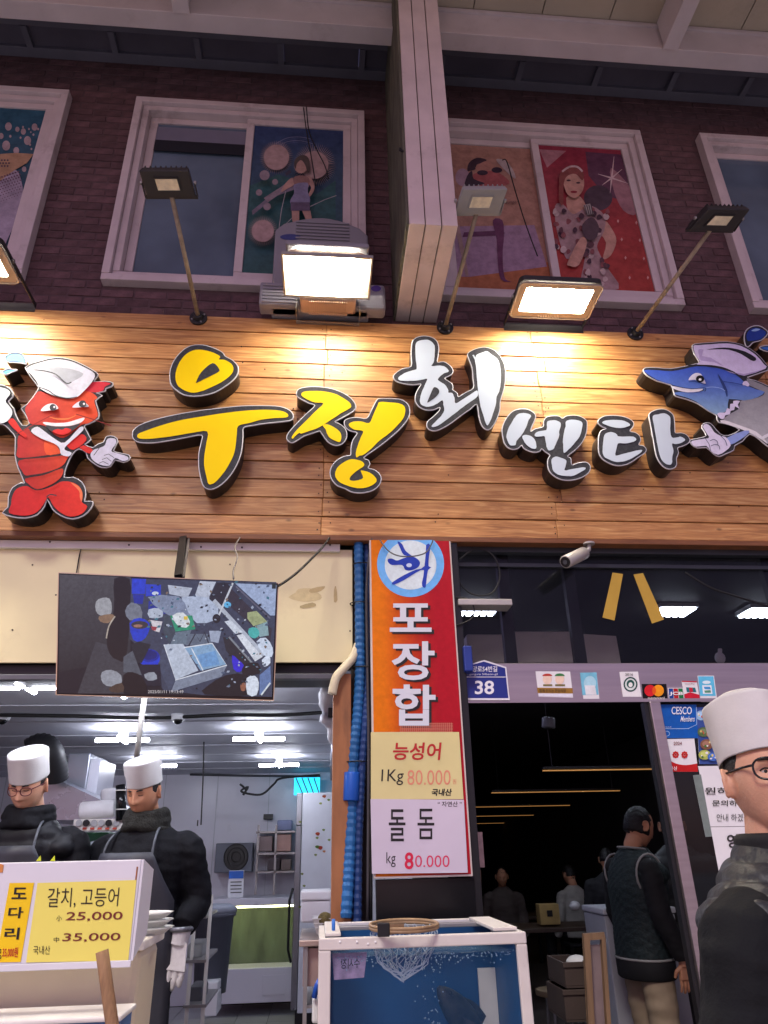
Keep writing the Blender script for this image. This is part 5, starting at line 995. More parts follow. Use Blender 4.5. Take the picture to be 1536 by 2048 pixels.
sticker('upper white handwritten notice on the shop window', [(622,490),(1200,480),(1260,850),(697,855)], [], [('원하시는', rect(663,618,960,662), ik, .012), ('문의하시면', rect(708,695,960,732), ik, .012), ('안내 하겠습니다', rect(735,778,1010,824), ik, -.002)], gp, z8, 'notice', .001, GS, 'paper_notice')
sticker('lower white notice with large black heading on the window', [(698,858),(1262,853),(1300,1300),(780,1300)], [], [('영업시간', rect(797,900,1110,985), ik, .02), ('11:00', rect(830,1030,960,1060), ik, 0)], gp, z8, 'notice', .001, GS, 'paper_notice')
sticker('narrow greenish grey paper strip beside the notices', [(592,545),(640,540),(708,915),(668,918)], [([(592,545),(640,540),(708,915),(668,918)], (120, 132, 128))], (), gp, z8, 'notice', .001, GS, 'paper_notice')

# security camera, cables and ledge at the transom
m_cam = M('camera_casing', (176, 172, 168), .4, var=.08, metal=.3)
a, b = P(1131, 1124, -.12), P(1168, 1106, -.02)
t = thing('bullet_camera', 'grey bullet security camera under the sign', 'camera', P(1170, 1095, -.02)); d = (b - a).normalized()
MB().cyl(a, b, .034, n=20).build('barrel', m_cam, t, True, bevel=.004); MB().cyl(a - d * .003, a + d * .002, .028, n=20).build('lens', m_gblk, t); MB().cyl(a - d * .006, a - d * .003, .012, n=12).build('lens_eye', m_wire, t); MB().tube([b - d * .01, b + Vector((.03, .0, .02)), Vector((b.x + .035, b.y, ZB - .03))], .012, 8).build('arm', m_cam, t, True); MB().cyl((b.x + .035, b.y, ZB - .031), (b.x + .035, b.y, ZB - .04), .03, n=16).build('foot', m_cam, t)
lg = tag(MB().box(P(915, 1200, .0).x, P(1022, 1200, .0).x, -.02, .09, P(960, 1212, 0).z, P(960, 1200, 0).z).build('ledge', m_cam, bevel=.003), 'narrow grey ledge holding cables at the transom left', 'ledge')
cable('cable_loop', [P(q[0], q[1], .03) for q in ((918, 1120), (950, 1098), (985, 1110), (1000, 1150), (985, 1185), (950, 1190), (922, 1170), (915, 1140))], .005, m_dark, label='big loop of black cable at the transom left', cat='cable')
cable('cable_loop', [P(q[0], q[1], -.01) for q in ((912, 1195), (935, 1198), (948, 1215), (945, 1235), (925, 1247), (912, 1250))], .004, m_dark, label='small loop of black cable under the ledge', cat='cable')
cable('transom_cable', [P(1370, 1145, .06), P(1420, 1175, .05), P(1480, 1195, .05), P(1560, 1220, .06)], .006, m_dark, label='black cable sagging across the transom right side', cat='cable')
def pb(x0, y0, x1, y1, Y, dep, mb=None):
    xm, ym = (x0 + x1) / 2, (y0 + y1) / 2
    return (mb or MB()).box(P(x0, ym, Y).x, P(x1, ym, Y).x, Y, Y + dep, P(xm, y1, Y).z, P(xm, y0, Y).z)
# ================================================================== KITCHEN
ZK, ZC, YK, XK0, XK1 = .10, 2.36, 5.6, -4.6, .42
m_kw = M('kitchen_wall_panel', (212, 212, 224), .3, var=.05, sc=2); m_kc = M('kitchen_ceiling', (186, 188, 198), .55, var=.08, sc=1.5, dirt=.2, dirtcol=(110, 110, 118)); m_tile = M('grey_floor_tile', (150, 152, 156), .3, var=.1, sc=4, objrand=.06); m_grout = M('grout', (70, 70, 72), .8)
kf = struct(MB().box(XK0, XK1, .13, YK, -.02, ZK - .008).build('kitchen_floor', m_grout))
tb = None
for i in range(7):
    for j in range(7):
        x = -1.3 + i * .3 - .35; y = 3.4 + j * .3
        if tb is None: tb = MB().box(0, .294, 0, .294, 0, .01).build('floor_tile', m_tile); o = tb
        else: o = tb.copy(); C.objects.link(o)
        o.location = (x, y, ZK - .01); adopt(o, kf)
kc = struct(MB().box(XK0, XK1, .13, YK, ZC, ZC + .05).build('kitchen_ceiling', m_kc))
for k in range(8): MB().box(XK0, XK1, .6 + k * .62, .612 + k * .62, ZC - .006, ZC - .0005).build('ceiling_seam', m_kc, kc)
kb = struct(MB().box(XK0, XK1, YK, YK + .1, 0, ZC).build('kitchen_back_wall', m_kw))
for k in range(7): MB().box(-3.6 + k * .6, -3.59 + k * .6, YK - .004, YK - .0005, 0, ZC).build('wall_seam', m_kc, kb)
struct(MB().box(XK0 - .1, XK0, .13, YK, 0, ZC).build('kitchen_left_wall', m_kw)); struct(MB().box(XK1, XK1 + .16, .14, YK, 0, ZC).build('kitchen_right_wall', m_kw))
m_tube = M('lit_tube', (255, 255, 255), .4, var=0, emit=(238, 241, 255), es=52); m_fix = M('lamp_base_white', (226, 228, 232), .4, var=.02)
for (x, y, lab) in ((52, 1374, 'cross shaped ceiling lamp nearest the street, left of television'), (245, 1480, 'cross shaped ceiling lamp above the middle cook'), (518, 1478, 'cross shaped ceiling lamp right of the white pole'), (312, 1532, 'far cross shaped ceiling lamp behind the middle cook cap'), (558, 1530, 'far cross shaped ceiling lamp above the fridge'), (-1.05, None, 'added cross shaped ceiling lamp, unseen behind the television, left one'), (-.5, None, 'added cross shaped ceiling lamp, unseen behind the television, right one')):  # last two lamps are added out of sight to brighten the kitchen
    c = PZ(x, y, ZC - .085) if y else Vector((x, .42, ZC - .085)); t = thing('ceiling_lamp', lab, 'lamp', c, 'kitchen ceiling lamps'); h = .24 if not y or y < 1400 else .19
    MB().box(c.x - .03, c.x + .03, c.y - .03, c.y + .03, ZC - .075, ZC - .001).build('base', m_fix, t, bevel=.005)
    for s in (-1, 1):
        MB().cyl((c.x + s * .03, c.y, c.z), (c.x + s * h, c.y, c.z), .014, n=10).build('tube', m_tube, t, True); MB().cyl((c.x, c.y + s * .03, c.z), (c.x, c.y + s * .12, c.z), .014, n=10).build('tube', m_tube, t, True)
# far wall things
m_shelf = M('shelf_steel', (150, 146, 146), .35, metal=.6, var=.1); m_grey = M('grey_plastic', (96, 100, 112), .5, var=.08, sc=3)
t = thing('wall_shelf', 'steel wall shelf unit with kitchen things behind the tank', 'shelf', P(545, 1740, 5.2))
for y in (1662, 1705, 1742): pb(512, y, 590, y + 4, 5.2, .35).build('board', m_shelf, t)
for x in (512, 548): pb(x, 1650, x + 4, 1790, 5.2, .03).build('upright', m_shelf, t)
for x0, y0, x1, y1, c, lab in ((516, 1672, 545, 1703, (140, 120, 120), 'dull pink tub'), (550, 1668, 582, 1703, (190, 150, 140), 'pinkish carton'), (535, 1715, 560, 1741, (70, 60, 66), 'dark pot'), (562, 1718, 582, 1741, (110, 96, 92), 'brown jar'), (554, 1640, 584, 1661, (140, 150, 190), 'folded blue cloth')):
    tag(pb(x0, y0, x1, y1, 5.25, .2).build('shelf_container', M('sc_' + lab[:5], c, .5), bevel=.01), lab + ' on the far kitchen shelf', 'container', 'containers on the kitchen shelf')
t = thing('condenser_fan', 'grey condenser fan unit on the far kitchen wall', 'fan', P(468, 1740, 5.4)); pb(430, 1686, 505, 1745, 5.35, .2).build('casing', m_grey, t, bevel=.01)
c = P(472, 1714, 5.34)
for r_ in (.05, .09, .13): MB().tube([c + Vector((r_ * math.cos(k * math.pi / 10), 0, r_ * math.sin(k * math.pi / 10))) for k in range(20)], .005, 5, closed=True).build('guard_ring', m_black, t)
MB().cyl(c + Vector((0, .01, 0)), c + Vector((0, .002, 0)), .135, n=24).build('fan_well', m_black, t)
tag(pb(527, 1628, 546, 1639, 5.5, .05).build('wall_control', m_black, bevel=.004), 'small black control box on the far kitchen wall', 'control')
# aquarium counter
m_acr = M('murky_green_water', (92, 104, 80), .4, var=.45, sc=3, stretch=(2, 1, .7), dirt=.5, dirtcol=(96, 100, 70)); m_glow = M('tank_lamp_glow', (240, 240, 190), .4, var=0, emit=(240, 240, 180), es=10)
t = thing('back_aquarium', 'long white aquarium with murky green water at the kitchen back', 'aquarium', P(500, 2008, 4.9))
pb(424, 1936, 600, 2006, 4.9, .6).build('base', m_kw, t, bevel=.006); pb(424, 1796, 600, 1811, 4.88, .62).build('top_rail', m_kw, t, bevel=.006); pb(425, 1811, 433, 1936, 4.9, .6).build('corner_post', m_kw, t)
pb(434, 1812, 600, 1935, 5.25, .02).build('water_back', m_acr, t); pb(434, 1815, 600, 1935, 4.92, .006).build('front_glass', M('tank_glass', (120, 130, 120), .05, var=0, alpha=.08), t)
pb(440, 1812, 590, 1815, 4.95, .05).build('lamp_strip', m_glow, t); pb(525, 1950, 570, 1990, 4.893, .006).build('access_door', m_kw, t, bevel=.002)
t = thing('desk_calendar', 'small white calendar with blue heading on the aquarium top', 'calendar', P(472, 1794, 4.95)); pb(457, 1741, 487, 1795, 4.97, .01).build('sheet', M('calendar_white', (226, 228, 234), .5), t); pb(458, 1742, 487, 1757, 4.963, .006).build('heading', M('calendar_blue', (40, 96, 190), .5), t)
for k in range(4): pb(461, 1763 + k * 7, 483, 1765 + k * 7, 4.966, .003).build('date_row', m_wire, t)
# fridge with leaf stickers
fx0, fx1 = P(600, 1800, 4.2).x, P(690, 1800, 4.2).x
fr_ = thing('tall_fridge', 'tall white fridge with leaf stickers beside the orange post', 'fridge', ((fx0 + fx1) / 2, 4.2, ZK)); fzt = P(640, 1585, 4.2).z
MB().box(fx0, fx1, 4.2, 4.9, .22, fzt).build('cabinet', M('fridge_white', (214, 218, 226), .35, var=.04), fr_, bevel=.008); MB().box(fx0 - .06, fx0 - .004, 4.22, 4.88, .24, fzt - .3).build('door', M('fridge_steel', (130, 132, 138), .3, metal=.7, var=.05), fr_, bevel=.006)
MB().box(fx0 - .06, fx0 - .004, 4.22, 4.88, fzt - .295, fzt).build('freezer_door', M('fridge_steel2', (150, 152, 158), .3, metal=.7, var=.05), fr_, bevel=.006)
MB().tube([(fx0 - .07, 4.26, .6), (fx0 - .1, 4.25, .7), (fx0 - .1, 4.25, 1.1), (fx0 - .07, 4.26, 1.2)], .012, 8).build('handle', m_black, fr_, True); MB().box(fx0 - .02, fx1 - .02, 4.25, 4.85, ZK, .22).build('plinth', m_black, fr_)
lf = []
for x, y, s, c in ((648, 1593, 4, (150, 70, 40)), (657, 1600, 3, (110, 130, 70)), (641, 1607, 3, (140, 150, 80)), (600, 1644, 3, (110, 120, 70)), (647, 1660, 3, (110, 130, 80)), (635, 1668, 4.5, (150, 60, 40)), (634, 1676, 3, (120, 140, 80)), (658, 1680, 3, (130, 150, 90)), (640, 1696, 5, (150, 56, 40)), (634, 1694, 4, (80, 110, 50)), (648, 1703, 3, (190, 130, 90)), (631, 1710, 3, (130, 140, 90)), (673, 1700, 3, (120, 140, 80)), (590 + 14, 1748, 3, (120, 130, 80)), (595 + 13, 1772, 3, (130, 140, 90)), (599, 1814, 3, (120, 130, 80)), (605, 1872, 2.5, (140, 150, 100)), (678, 1598, 3, (100, 120, 60))):
    lf.append((smooth([(x - s, y), (x - s * .3, y - s * .8), (x + s * 1.1, y - s * .5), (x + s * .4, y + s * .8)], 2), c))
decal('leaf_stickers', YP(4.2), lf, fr_, off=.002)['kind'] = 'stuff'
m_cyan = M('cyan_lit_vent', (20, 150, 190), .4, var=0, emit=(40, 190, 230), es=1.6)
t = thing('blue_lit_vent', 'cyan glowing window vent above the fridge', 'vent', P(615, 1585, 5.3)); pb(588, 1555, 640, 1590, 5.3, .02).build('glow_panel', m_cyan, t)
for k in range(4): MB().bar(P(592 + k * 12, 1556, 5.27), P(606 + k * 11, 1589, 5.27), .012, .012).build('blade', m_wire, t)
# bins, rack, boxes, table
def bucket(name, label, cat, xc, y0, y1, rt, rb, Y, mat, lid=None, n=24):
    c = P(xc, (y0 + y1) / 2, Y); zt, zb = P(xc, y0, Y).z, P(xc, y1, Y).z; t = thing(name, label, cat, (c.x, Y, zb))
    rg = [[Vector((c.x + r_ * math.cos(2 * math.pi * k / n), Y + r_ * math.sin(2 * math.pi * k / n), zq)) for k in range(n)] for r_, zq in ((rb, zb), (rt, zt), (rt + .018, zt), (rt + .018, zt - .04), (rt + .006, zt - .04))]
    MB().loft(rg).build('body', mat, t, True)
    if lid: rg = [[Vector((c.x + r_ * math.cos(2 * math.pi * k / n), Y + r_ * math.sin(2 * math.pi * k / n), zt + zq)) for k in range(n)] for r_, zq in ((rt + .02, -.01), (rt + .025, .02), (rt * .8, .05), (.01, .055))]; MB().loft(rg).build('lid', lid, t, True)
    return t
bucket('waste_bin', 'tall grey waste bin beside the back aquarium', 'bin', 425, 1822, 1985, .16, .13, 3.6, m_grey, M('bin_lid', (150, 156, 170), .4))
m_foam = M('white_foam', (224, 226, 228), .7, var=.03, bump=.1, bsc=200)
def foambox(label, x0, y0, x1, y1, Y, dep):
    t = thing('foam_box', label, 'box', P((x0 + x1) / 2, y1, Y), 'white foam boxes'); h = (y1 - y0) * .3
    pb(x0, y0 + h + 1, x1, y1, Y, dep).build('body', m_foam, t, bevel=.008); pb(x0 - 1, y0, x1 + 1, y0 + h, Y - .005, dep + .01).build('lid', m_foam, t, bevel=.008)
foambox('white foam box on the floor beside the grey bin', 402, 1965, 434, 2033, 3.3, .3); foambox('white foam box on the steel table before the fridge', 602, 1782, 662, 1845, .75, .25)
rk = thing('steel_rack', 'white metal rack with trays right of the middle cook', 'rack', P(392, 2048, 1.3))
for x in (372, 404): pb(x, 1790, x + 6, 2230, 1.3, .02).build('upright', m_white, rk); pb(x, 1790, x + 6, 2200, 1.75, .02).build('upright', m_white, rk)
for y in (1832, 1920, 2010): pb(366, y, 412, y + 6, 1.29, .5).build('shelf', m_shelf, rk)
for y0, y1, x0, c, lab in ((1800, 1831, 378, (206, 206, 206), 'white tub on the top shelf of the steel rack'), (1886, 1919, 374, (150, 152, 150), 'grey tray heap on the middle shelf of the steel rack'), (1975, 2009, 374, (90, 92, 96), 'dark tub on the low shelf of the steel rack')): tag(pb(x0, y0, 404, y1, 1.4, .25).build('rack_tub', M('tub' + str(y0), c, .4), bevel=.015), lab, 'tub')
tag(pb(394, 1640, 396, 1652, 3, .02).build('rope_weight', m_black), 'small weight at the end of the hanging black cord', 'weight')
cable('hanging_cord', [P(408, 1478, 2.9), P(406, 1560, 2.9), P(402, 1650, 2.9)], .006, m_dark, label='black cord hanging from the kitchen ceiling', cat='cord')
tb_ = thing('steel_table', 'stainless work table edge left of the fish tank', 'table', P(620, 2048, .45))
pb(598, 1880, 664, 1893, .4, .6).build('top', M('warm_steel', (190, 172, 160), .3, metal=.7, var=.1), tb_, bevel=.004); pb(606, 1896, 664, 1972, .46, .5).build('apron', M('warm_steel2', (176, 150, 142), .35, metal=.5, var=.1), tb_); pb(604, 1894, 612, 2260, .42, .03).build('leg', m_shelf, tb_)
pb(606, 2010, 664, 2016, .44, .5).build('lower_shelf', m_shelf, tb_)
m_tray = M('white_tray', (222, 222, 220), .4, var=.03)
for k, (y, lab) in enumerate(((1838, 'white tray on the steel table, top of stack'), (1847, 'white tray on the steel table, middle of stack'), (1856, 'white tray on the steel table, bottom of stack'))):
    a, b = P(625 + 3 * k, y, .5), P(672, y, .5); q = [(a.x, .5), (b.x, .5), (b.x, .7), (a.x, .7)]; cx = (a.x + b.x) / 2
    MB_ = MB().loft([[Vector((cx + (x - cx) * f, .6 + (yy - .6) * f, a.z + dz)) for x, yy in q] for f, dz in ((.86, -.03), (1, 0), (1.06, .003), (1.04, -.004))]); tag(MB_.build('foam_tray', m_tray, bevel=.004), lab, 'tray', 'trays on the steel table')
tag(MB().ell(P(650, 1838, .52), (.035, .03, .03)).build('moss_lump', M('olive_lump', (112, 100, 60), .9, var=.4, sc=40, bump=.8), None, True), 'olive brown lump of seaweed on the table trays', 'seaweed')
tag(pb(662, 1742, 676, 1800, .55, .06).build('spray_bottle', m_tray, bevel=.01), 'white bottle standing behind the foam box', 'bottle')
p0 = P(628, 1990, .3); t = thing('blue_handled_jug', 'white jug with blue handle under the steel table', 'jug', p0); pb(624, 1995, 640, 2048, .3, .1).build('body', m_tray, t, bevel=.01); MB().tube([P(628, 1996, .28), P(634, 1972, .28), P(640, 1960, .28)], .012, 8).build('handle', M('jug_blue', (30, 80, 180), .4), t, True)
# hood, duct, pipes, ceiling things on the left
m_hood = M('hood_steel', (150, 154, 166), .3, metal=.5, var=.1, sc=3)
t = thing('cooking_hood', 'slanted steel exhaust hood on the left kitchen wall', 'hood', P(150, 1660, 2.2))
MB().prism([P(85, 1545, 2.2), P(240, 1618, 2.2), P(240, 1640, 2.2), P(60, 1640, 2.2)], (0, .9, 0)).build('canopy', m_hood, t); pb(130, 1506, 175, 1600, 2.6, .5).build('chimney', m_hood, t, bevel=.01); pb(176, 1518, 196, 1600, 2.62, .45).build('chimney_side', m_kw, t)
rg = [P(x, y, Y) for x, y, Y in ((60, 1500, 2.0), (80, 1490, 2.0), (100, 1500, 2.0), (110, 1530, 2.05), (112, 1560, 2.1))]
pth = [Vector(p) for p in smooth([tuple(p) for p in rg], 8, False)]
tag(MB().tube(pth, [.085 * (1 if i % 2 else .92) for i in range(len(pth))], 16).build('flexible_duct', M('black_duct', (34, 34, 38), .5), None, True), 'black flexible duct bending over the left cook', 'duct')
tag(MB().tube([P(290, 1392, .7), P(281, 1450, .85), P(271, 1535, 1.05)], .016, 10).build('white_pole', m_white, None, True), 'white pole slanting down behind the television', 'pole')
cable('ceiling_cable', [PZ(0, 1430, ZC - .02), PZ(150, 1432, ZC - .02), PZ(300, 1436, ZC - .02), PZ(450, 1430, ZC - .02), PZ(560, 1430, ZC - .02), PZ(660, 1424, ZC - .02)], .012, m_dark, label='black cable along the kitchen ceiling', cat='cable')
for x, lab in ((357, 'small white dome camera on the kitchen ceiling centre'), (6, 'small white dome camera on the kitchen ceiling left')):
    c = PZ(x, 1432, ZC - .01); t = thing('dome_camera', lab, 'camera', c, 'ceiling dome cameras'); MB().cyl(c + Vector((0, 0, .01)), c + Vector((0, 0, -.025)), .05, .045, 20).build('base', m_fix, t, True); MB().ell(c + Vector((0, 0, -.025)), (.033, .033, .03)).build('dome', m_gblk, t, True)
tag(pb(656, 1415, 680, 1434, .3, .06).build('adapter_box', m_black, bevel=.004), 'black adapter box hanging beside the orange post top', 'box')
t = organic('plastic_bag', MB().ell(P(655, 1395, .35), (.05, .03, .09)).ell(P(668, 1450, .35), (.04, .03, .1)).ell(P(650, 1440, .33), (.03, .03, .03)), M('plastic_bag', (206, 208, 216), .3, var=.05, alpha=.85), None, .01, 3, lambda p, n: .012 * noise.noise(p * 26)); tag(t, 'crumpled white plastic bag hanging by the orange post', 'bag')
tag(MB().tube([P(672, 1470, .4), P(672, 1560, .45)], .03, 12).build('steel_pipe', m_hood, None, True), 'short steel pipe beside the orange post', 'pipe')
cable('tangled_cable', [P(480, 1568, 4.8), P(492, 1580, 4.8), P(486, 1590, 4.8), P(496, 1574, 4.8), P(482, 1582, 4.8), P(500, 1588, 4.8), P(525, 1588, 4.8), P(548, 1568, 4.8), P(565, 1556, 4.8), P(640, 1550, 4.8)], .012, m_dark, label='tangled black cable on the far kitchen wall', cat='cable')
cable('wall_pipe', [P(380, 1549, 5.5), P(500, 1551, 5.5), P(640, 1553, 5.5)], .012, m_wire, label='thin pipe along the far kitchen wall top', cat='pipe')
t = thing('socket_board', 'white power strip board with round sockets between the cooks', 'socket board', P(195, 1662, 1.4)); pb(146, 1638, 250, 1662, 1.4, .05).build('board', m_white, t, bevel=.004)
for k in range(6): c = P(158 + k * 15, 1646, 1.39); MB().cyl(c, c + Vector((0, -.012 if k in (1, 4) else -.004, 0)), .019, n=14).build('socket', m_black if k in (1, 4) else M('socket_grey%d' % k, (170, 170, 172), .4), t)
for k in range(5): pb(165 + k * 15, 1655, 173 + k * 15, 1659, 1.392, .006).build('label_strip', M('lab%d' % k, (190, 80, 60), .5), t)
tag(MB().cyl(P(161, 1622, 1.45), P(232, 1616, 1.45), .052, n=18).build('towel_roll', M('towel_white', (226, 226, 228), .8, bump=.2), None, True, bevel=.01), 'lying white towel roll above the socket board', 'towel roll')
tag(MB().cyl(P(219, 1612, 1.55), P(219, 1577, 1.55), .05, .055, 18).build('towel_roll', M('towel_white2', (222, 222, 226), .8, bump=.2), None, True, bevel=.02), 'upright white towel roll behind the lying one', 'towel roll')
t = thing('black_canister', 'black canister with two white bands beside towel rolls', 'canister', P(243, 1640, 1.4)); MB().cyl(P(243, 1640, 1.4), P(241, 1570, 1.4), .034, .028, 16).build('body', m_gblk, t, True)
for y in (1582, 1620): c = P(243, y, 1.4); MB().cyl(c, c + Vector((0, 0, .006)), .035, n=16).build('band', m_white, t)
tag(pb(152, 1664, 215, 1712, 1.5, .2).build('green_crate', M('green_crate', (30, 96, 66), .5), bevel=.008), 'dark green crate below the socket board', 'crate')
tag(MB().ell(P(188, 1700, 1.3), (.06, .06, .05)).build('clear_bag', M('clear_bag', (190, 196, 206), .2, alpha=.5, var=.05), None, True), 'clear plastic bag heap between the two cooks', 'bag')

# ================================================================== RESTAURANT
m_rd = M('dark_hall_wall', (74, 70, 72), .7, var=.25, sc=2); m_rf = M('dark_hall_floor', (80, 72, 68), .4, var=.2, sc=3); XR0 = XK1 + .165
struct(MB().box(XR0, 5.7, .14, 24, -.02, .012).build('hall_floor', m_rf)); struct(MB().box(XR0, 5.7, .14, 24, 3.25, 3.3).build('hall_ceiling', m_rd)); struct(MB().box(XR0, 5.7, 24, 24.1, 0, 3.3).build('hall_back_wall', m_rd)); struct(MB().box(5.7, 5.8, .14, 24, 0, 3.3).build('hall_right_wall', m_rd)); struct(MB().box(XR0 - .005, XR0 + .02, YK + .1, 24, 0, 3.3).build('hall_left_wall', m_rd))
m_warm = M('warm_line_light', (255, 200, 120), .4, var=0, emit=(255, 180, 100), es=.3); m_cool = M('cool_batten', (255, 255, 255), .4, var=0, emit=(226, 236, 255), es=24)
for k, (x0, x1, y) in enumerate(((1092, 1330, 1540), (990, 1230, 1584), (940, 1130, 1613), (940, 1060, 1632), (940, 1010, 1647))):
    a, b = PZ(x0, y, 2.2), PZ(x1, y, 2.2); yy = (a.y + b.y) / 2; t = thing('line_pendant', ['nearest thin warm line light in the dark hall', 'second thin warm line light in the dark hall', 'third thin warm line light in the dark hall', 'fourth thin warm line light in the dark hall', 'farthest thin warm line light in the dark hall'][k], 'lamp', (a.x, yy, 2.2), 'line lights in the hall')
    MB().box(a.x, b.x, yy, yy + .04, 2.2, 2.208).build('light_bar', m_warm, t); MB().box(a.x, b.x, yy - .01, yy + .05, 2.216, 2.24).build('housing', m_black, t)
    for x in (a.x + .1, b.x - .1): MB().cyl((x, yy + .02, 2.24), (x, yy + .02, 3.25), .004, n=5).build('suspension', m_black, t)
for x, y, lab in ((957, 1224, 'row of short white tubes seen through transom, left'), (1348, 1226, 'row of short white tubes seen through transom, middle'), (1524, 1228, 'row of short white tubes seen through transom, right'), (2.3, 3.4, 'nearest added row of white tubes deeper in the hall ceiling'), (2.3, 4.3, 'second added row of white tubes deeper in the hall ceiling'), (2.3, 5.2, 'third added row of white tubes deeper in the hall ceiling')):  # last three rows are added behind the header to brighten the hall
    c = PZ(x, y, 3.2) if y > 100 else Vector((x, y, 3.2)); t = thing('hall_ceiling_lamp', lab, 'lamp', c, 'white lamps seen through the transom')
    MB().box(c.x - .16, c.x + .16, c.y - .12, c.y + .12, 3.215, 3.249).build('tray', m_fix, t)
    for k in range(5): MB().box(c.x - .14 + k * .06, c.x - .105 + k * .06, c.y - .11, c.y + .11, 3.2, 3.214).build('tube', m_cool, t)
tag(pb(935, 1268, 1018, 1326, .5, .4).build('indoor_duct_box', m_white, bevel=.01), 'pale duct box behind the transom, left piece', 'duct box'); tag(pb(1028, 1262, 1145, 1326, .5, .4).build('indoor_duct_box', m_white, bevel=.01), 'pale duct box behind the transom, middle piece', 'duct box'); tag(MB().prism([P(1168, 1268, .5), P(1232, 1272, .5), P(1242, 1326, .5), P(1168, 1326, .5)], (0, .4, 0)).build('indoor_duct_box', m_white), 'pale duct box behind the transom, right piece with slanted end', 'duct box')
t = thing('pendant_bulb', 'dim white bulb lamp behind the transom right', 'lamp', P(1440, 1320, .6)); MB().ell(P(1440, 1316, .6), (.03, .03, .035)).build('globe', m_fix, t, True); MB().cyl(P(1440, 1307, .6), P(1440, 1298, .6), .012, n=10).build('cap', m_fix, t)
t = thing('wall_speaker', 'small pale round ceiling speaker inside the dark doorway', 'speaker', P(1097, 1440, 1.5)); MB().cyl(P(1097, 1436, 1.5), P(1097, 1456, 1.5), .045, n=20).build('body', M('speaker_grey', (120, 122, 128), .5), t, True, bevel=.005); MB().cyl(P(1097, 1457, 1.5), P(1097, 1458, 1.5), .03, n=16).build('cone', m_black, t)
# doorway objects
wd = M('worn_wood', (124, 98, 72), .6, var=.2, sc=10, stretch=(4, 4, .5))
t = thing('wooden_pole', 'slim wooden pole standing in the doorway beside the black jamb', 'pole', P(965, 1850, .25)); MB().bar(P(957, 1740, .25), P(968, 2048, .25), .018, .018, (0, 1, 0)).build('stick', wd, t); pb(950, 1664, 967, 1735, .24, .03).build('hanging_tag', M('pinkish_tag', (176, 150, 146), .5, var=.2, sc=30), t)
MB().bar(P(968, 2048, .25), Vector((P(968, 2048, .25).x, .25, .02)), .018, .018, (0, 1, 0)).build('lower_stick', wd, t)
YF_ = 1.72; fz = thing('white_chest_cabinet', 'pale grey cabinet beside the person in the quilted vest', 'cabinet', P(1260, 2048, YF_)); a, b = P(1208, 1830, YF_), P(1350, 1830, YF_); zt = P(1260, 1816, YF_).z
MB().box(a.x, b.x, YF_, YF_ + .4, .02, zt - .04).build('body', M('cabinet_grey', (176, 178, 186), .45, var=.04), fz, bevel=.008); MB().box(a.x - .008, b.x + .008, YF_ - .01, YF_ + .41, zt - .036, zt).build('lid', M('cabinet_lid', (196, 198, 206), .4, var=.03), fz, bevel=.008)
bd = thing('wooden_board', 'leaning wooden framed board left of the pale cabinet', 'board', P(1190, 2048, .6)); MB().bar(P(1172, 1876, .6), P(1190, 2200, .6), .03, .03, (0, 1, 0)).build('side_rail', wd, bd); MB().bar(P(1205, 1874, .6), P(1226, 2200, .6), .02, .03, (0, 1, 0)).build('side_rail', wd, bd); MB().bar(P(1166, 1874, .6), P(1208, 1871, .6), .03, .025, (0, 1, 0)).build('top_rail', wd, bd); MB().prism([P(1180, 1890, .615), P(1206, 1888, .615), P(1226, 2190, .615), P(1196, 2190, .615)], (0, .01, 0)).build('panel', M('board_panel_dim', (120, 104, 104), .6, var=.2), bd)
m_crate = M('brown_crate', (66, 54, 48), .6, var=.15)
for k, (y0, y1, lab) in enumerate(((1925, 1972, 'upper brown plastic crate in the doorway holding white bundle'), (1980, 2040, 'lower brown plastic crate in the doorway'))):
    t = thing('plastic_crate', lab, 'crate', P(1155, y1, .8), 'brown crates in the doorway'); a, b = P(1130, (y0 + y1) / 2, .8), P(1180, (y0 + y1) / 2, .8); z0, z1 = P(1155, y1, .8).z, P(1155, y0, .8).z
    mb = MB(); mb.box(a.x, b.x, .8, .81, z0, z1); mb.box(a.x, b.x, 1.1, 1.11, z0, z1); mb.box(a.x, a.x + .01, .811, 1.099, z0, z1); mb.box(b.x - .01, b.x, .811, 1.099, z0, z1); mb.build('walls', m_crate, t, bevel=.003); MB().box(a.x, b.x, .8, 1.11, z0 - .008, z0).build('floor', m_crate, t); MB().box(a.x - .008, b.x + .008, .79, .799, z1 - .02, z1 + .004).build('rim', m_crate, t, bevel=.003)
tag(MB().ell(P(1155, 1925, .92), (.06, .06, .035)).build('white_bundle', M('bundle_white', (206, 206, 206), .7, bump=.4, bsc=30), None, True), 'white bundle lying in the upper brown crate', 'bundle')
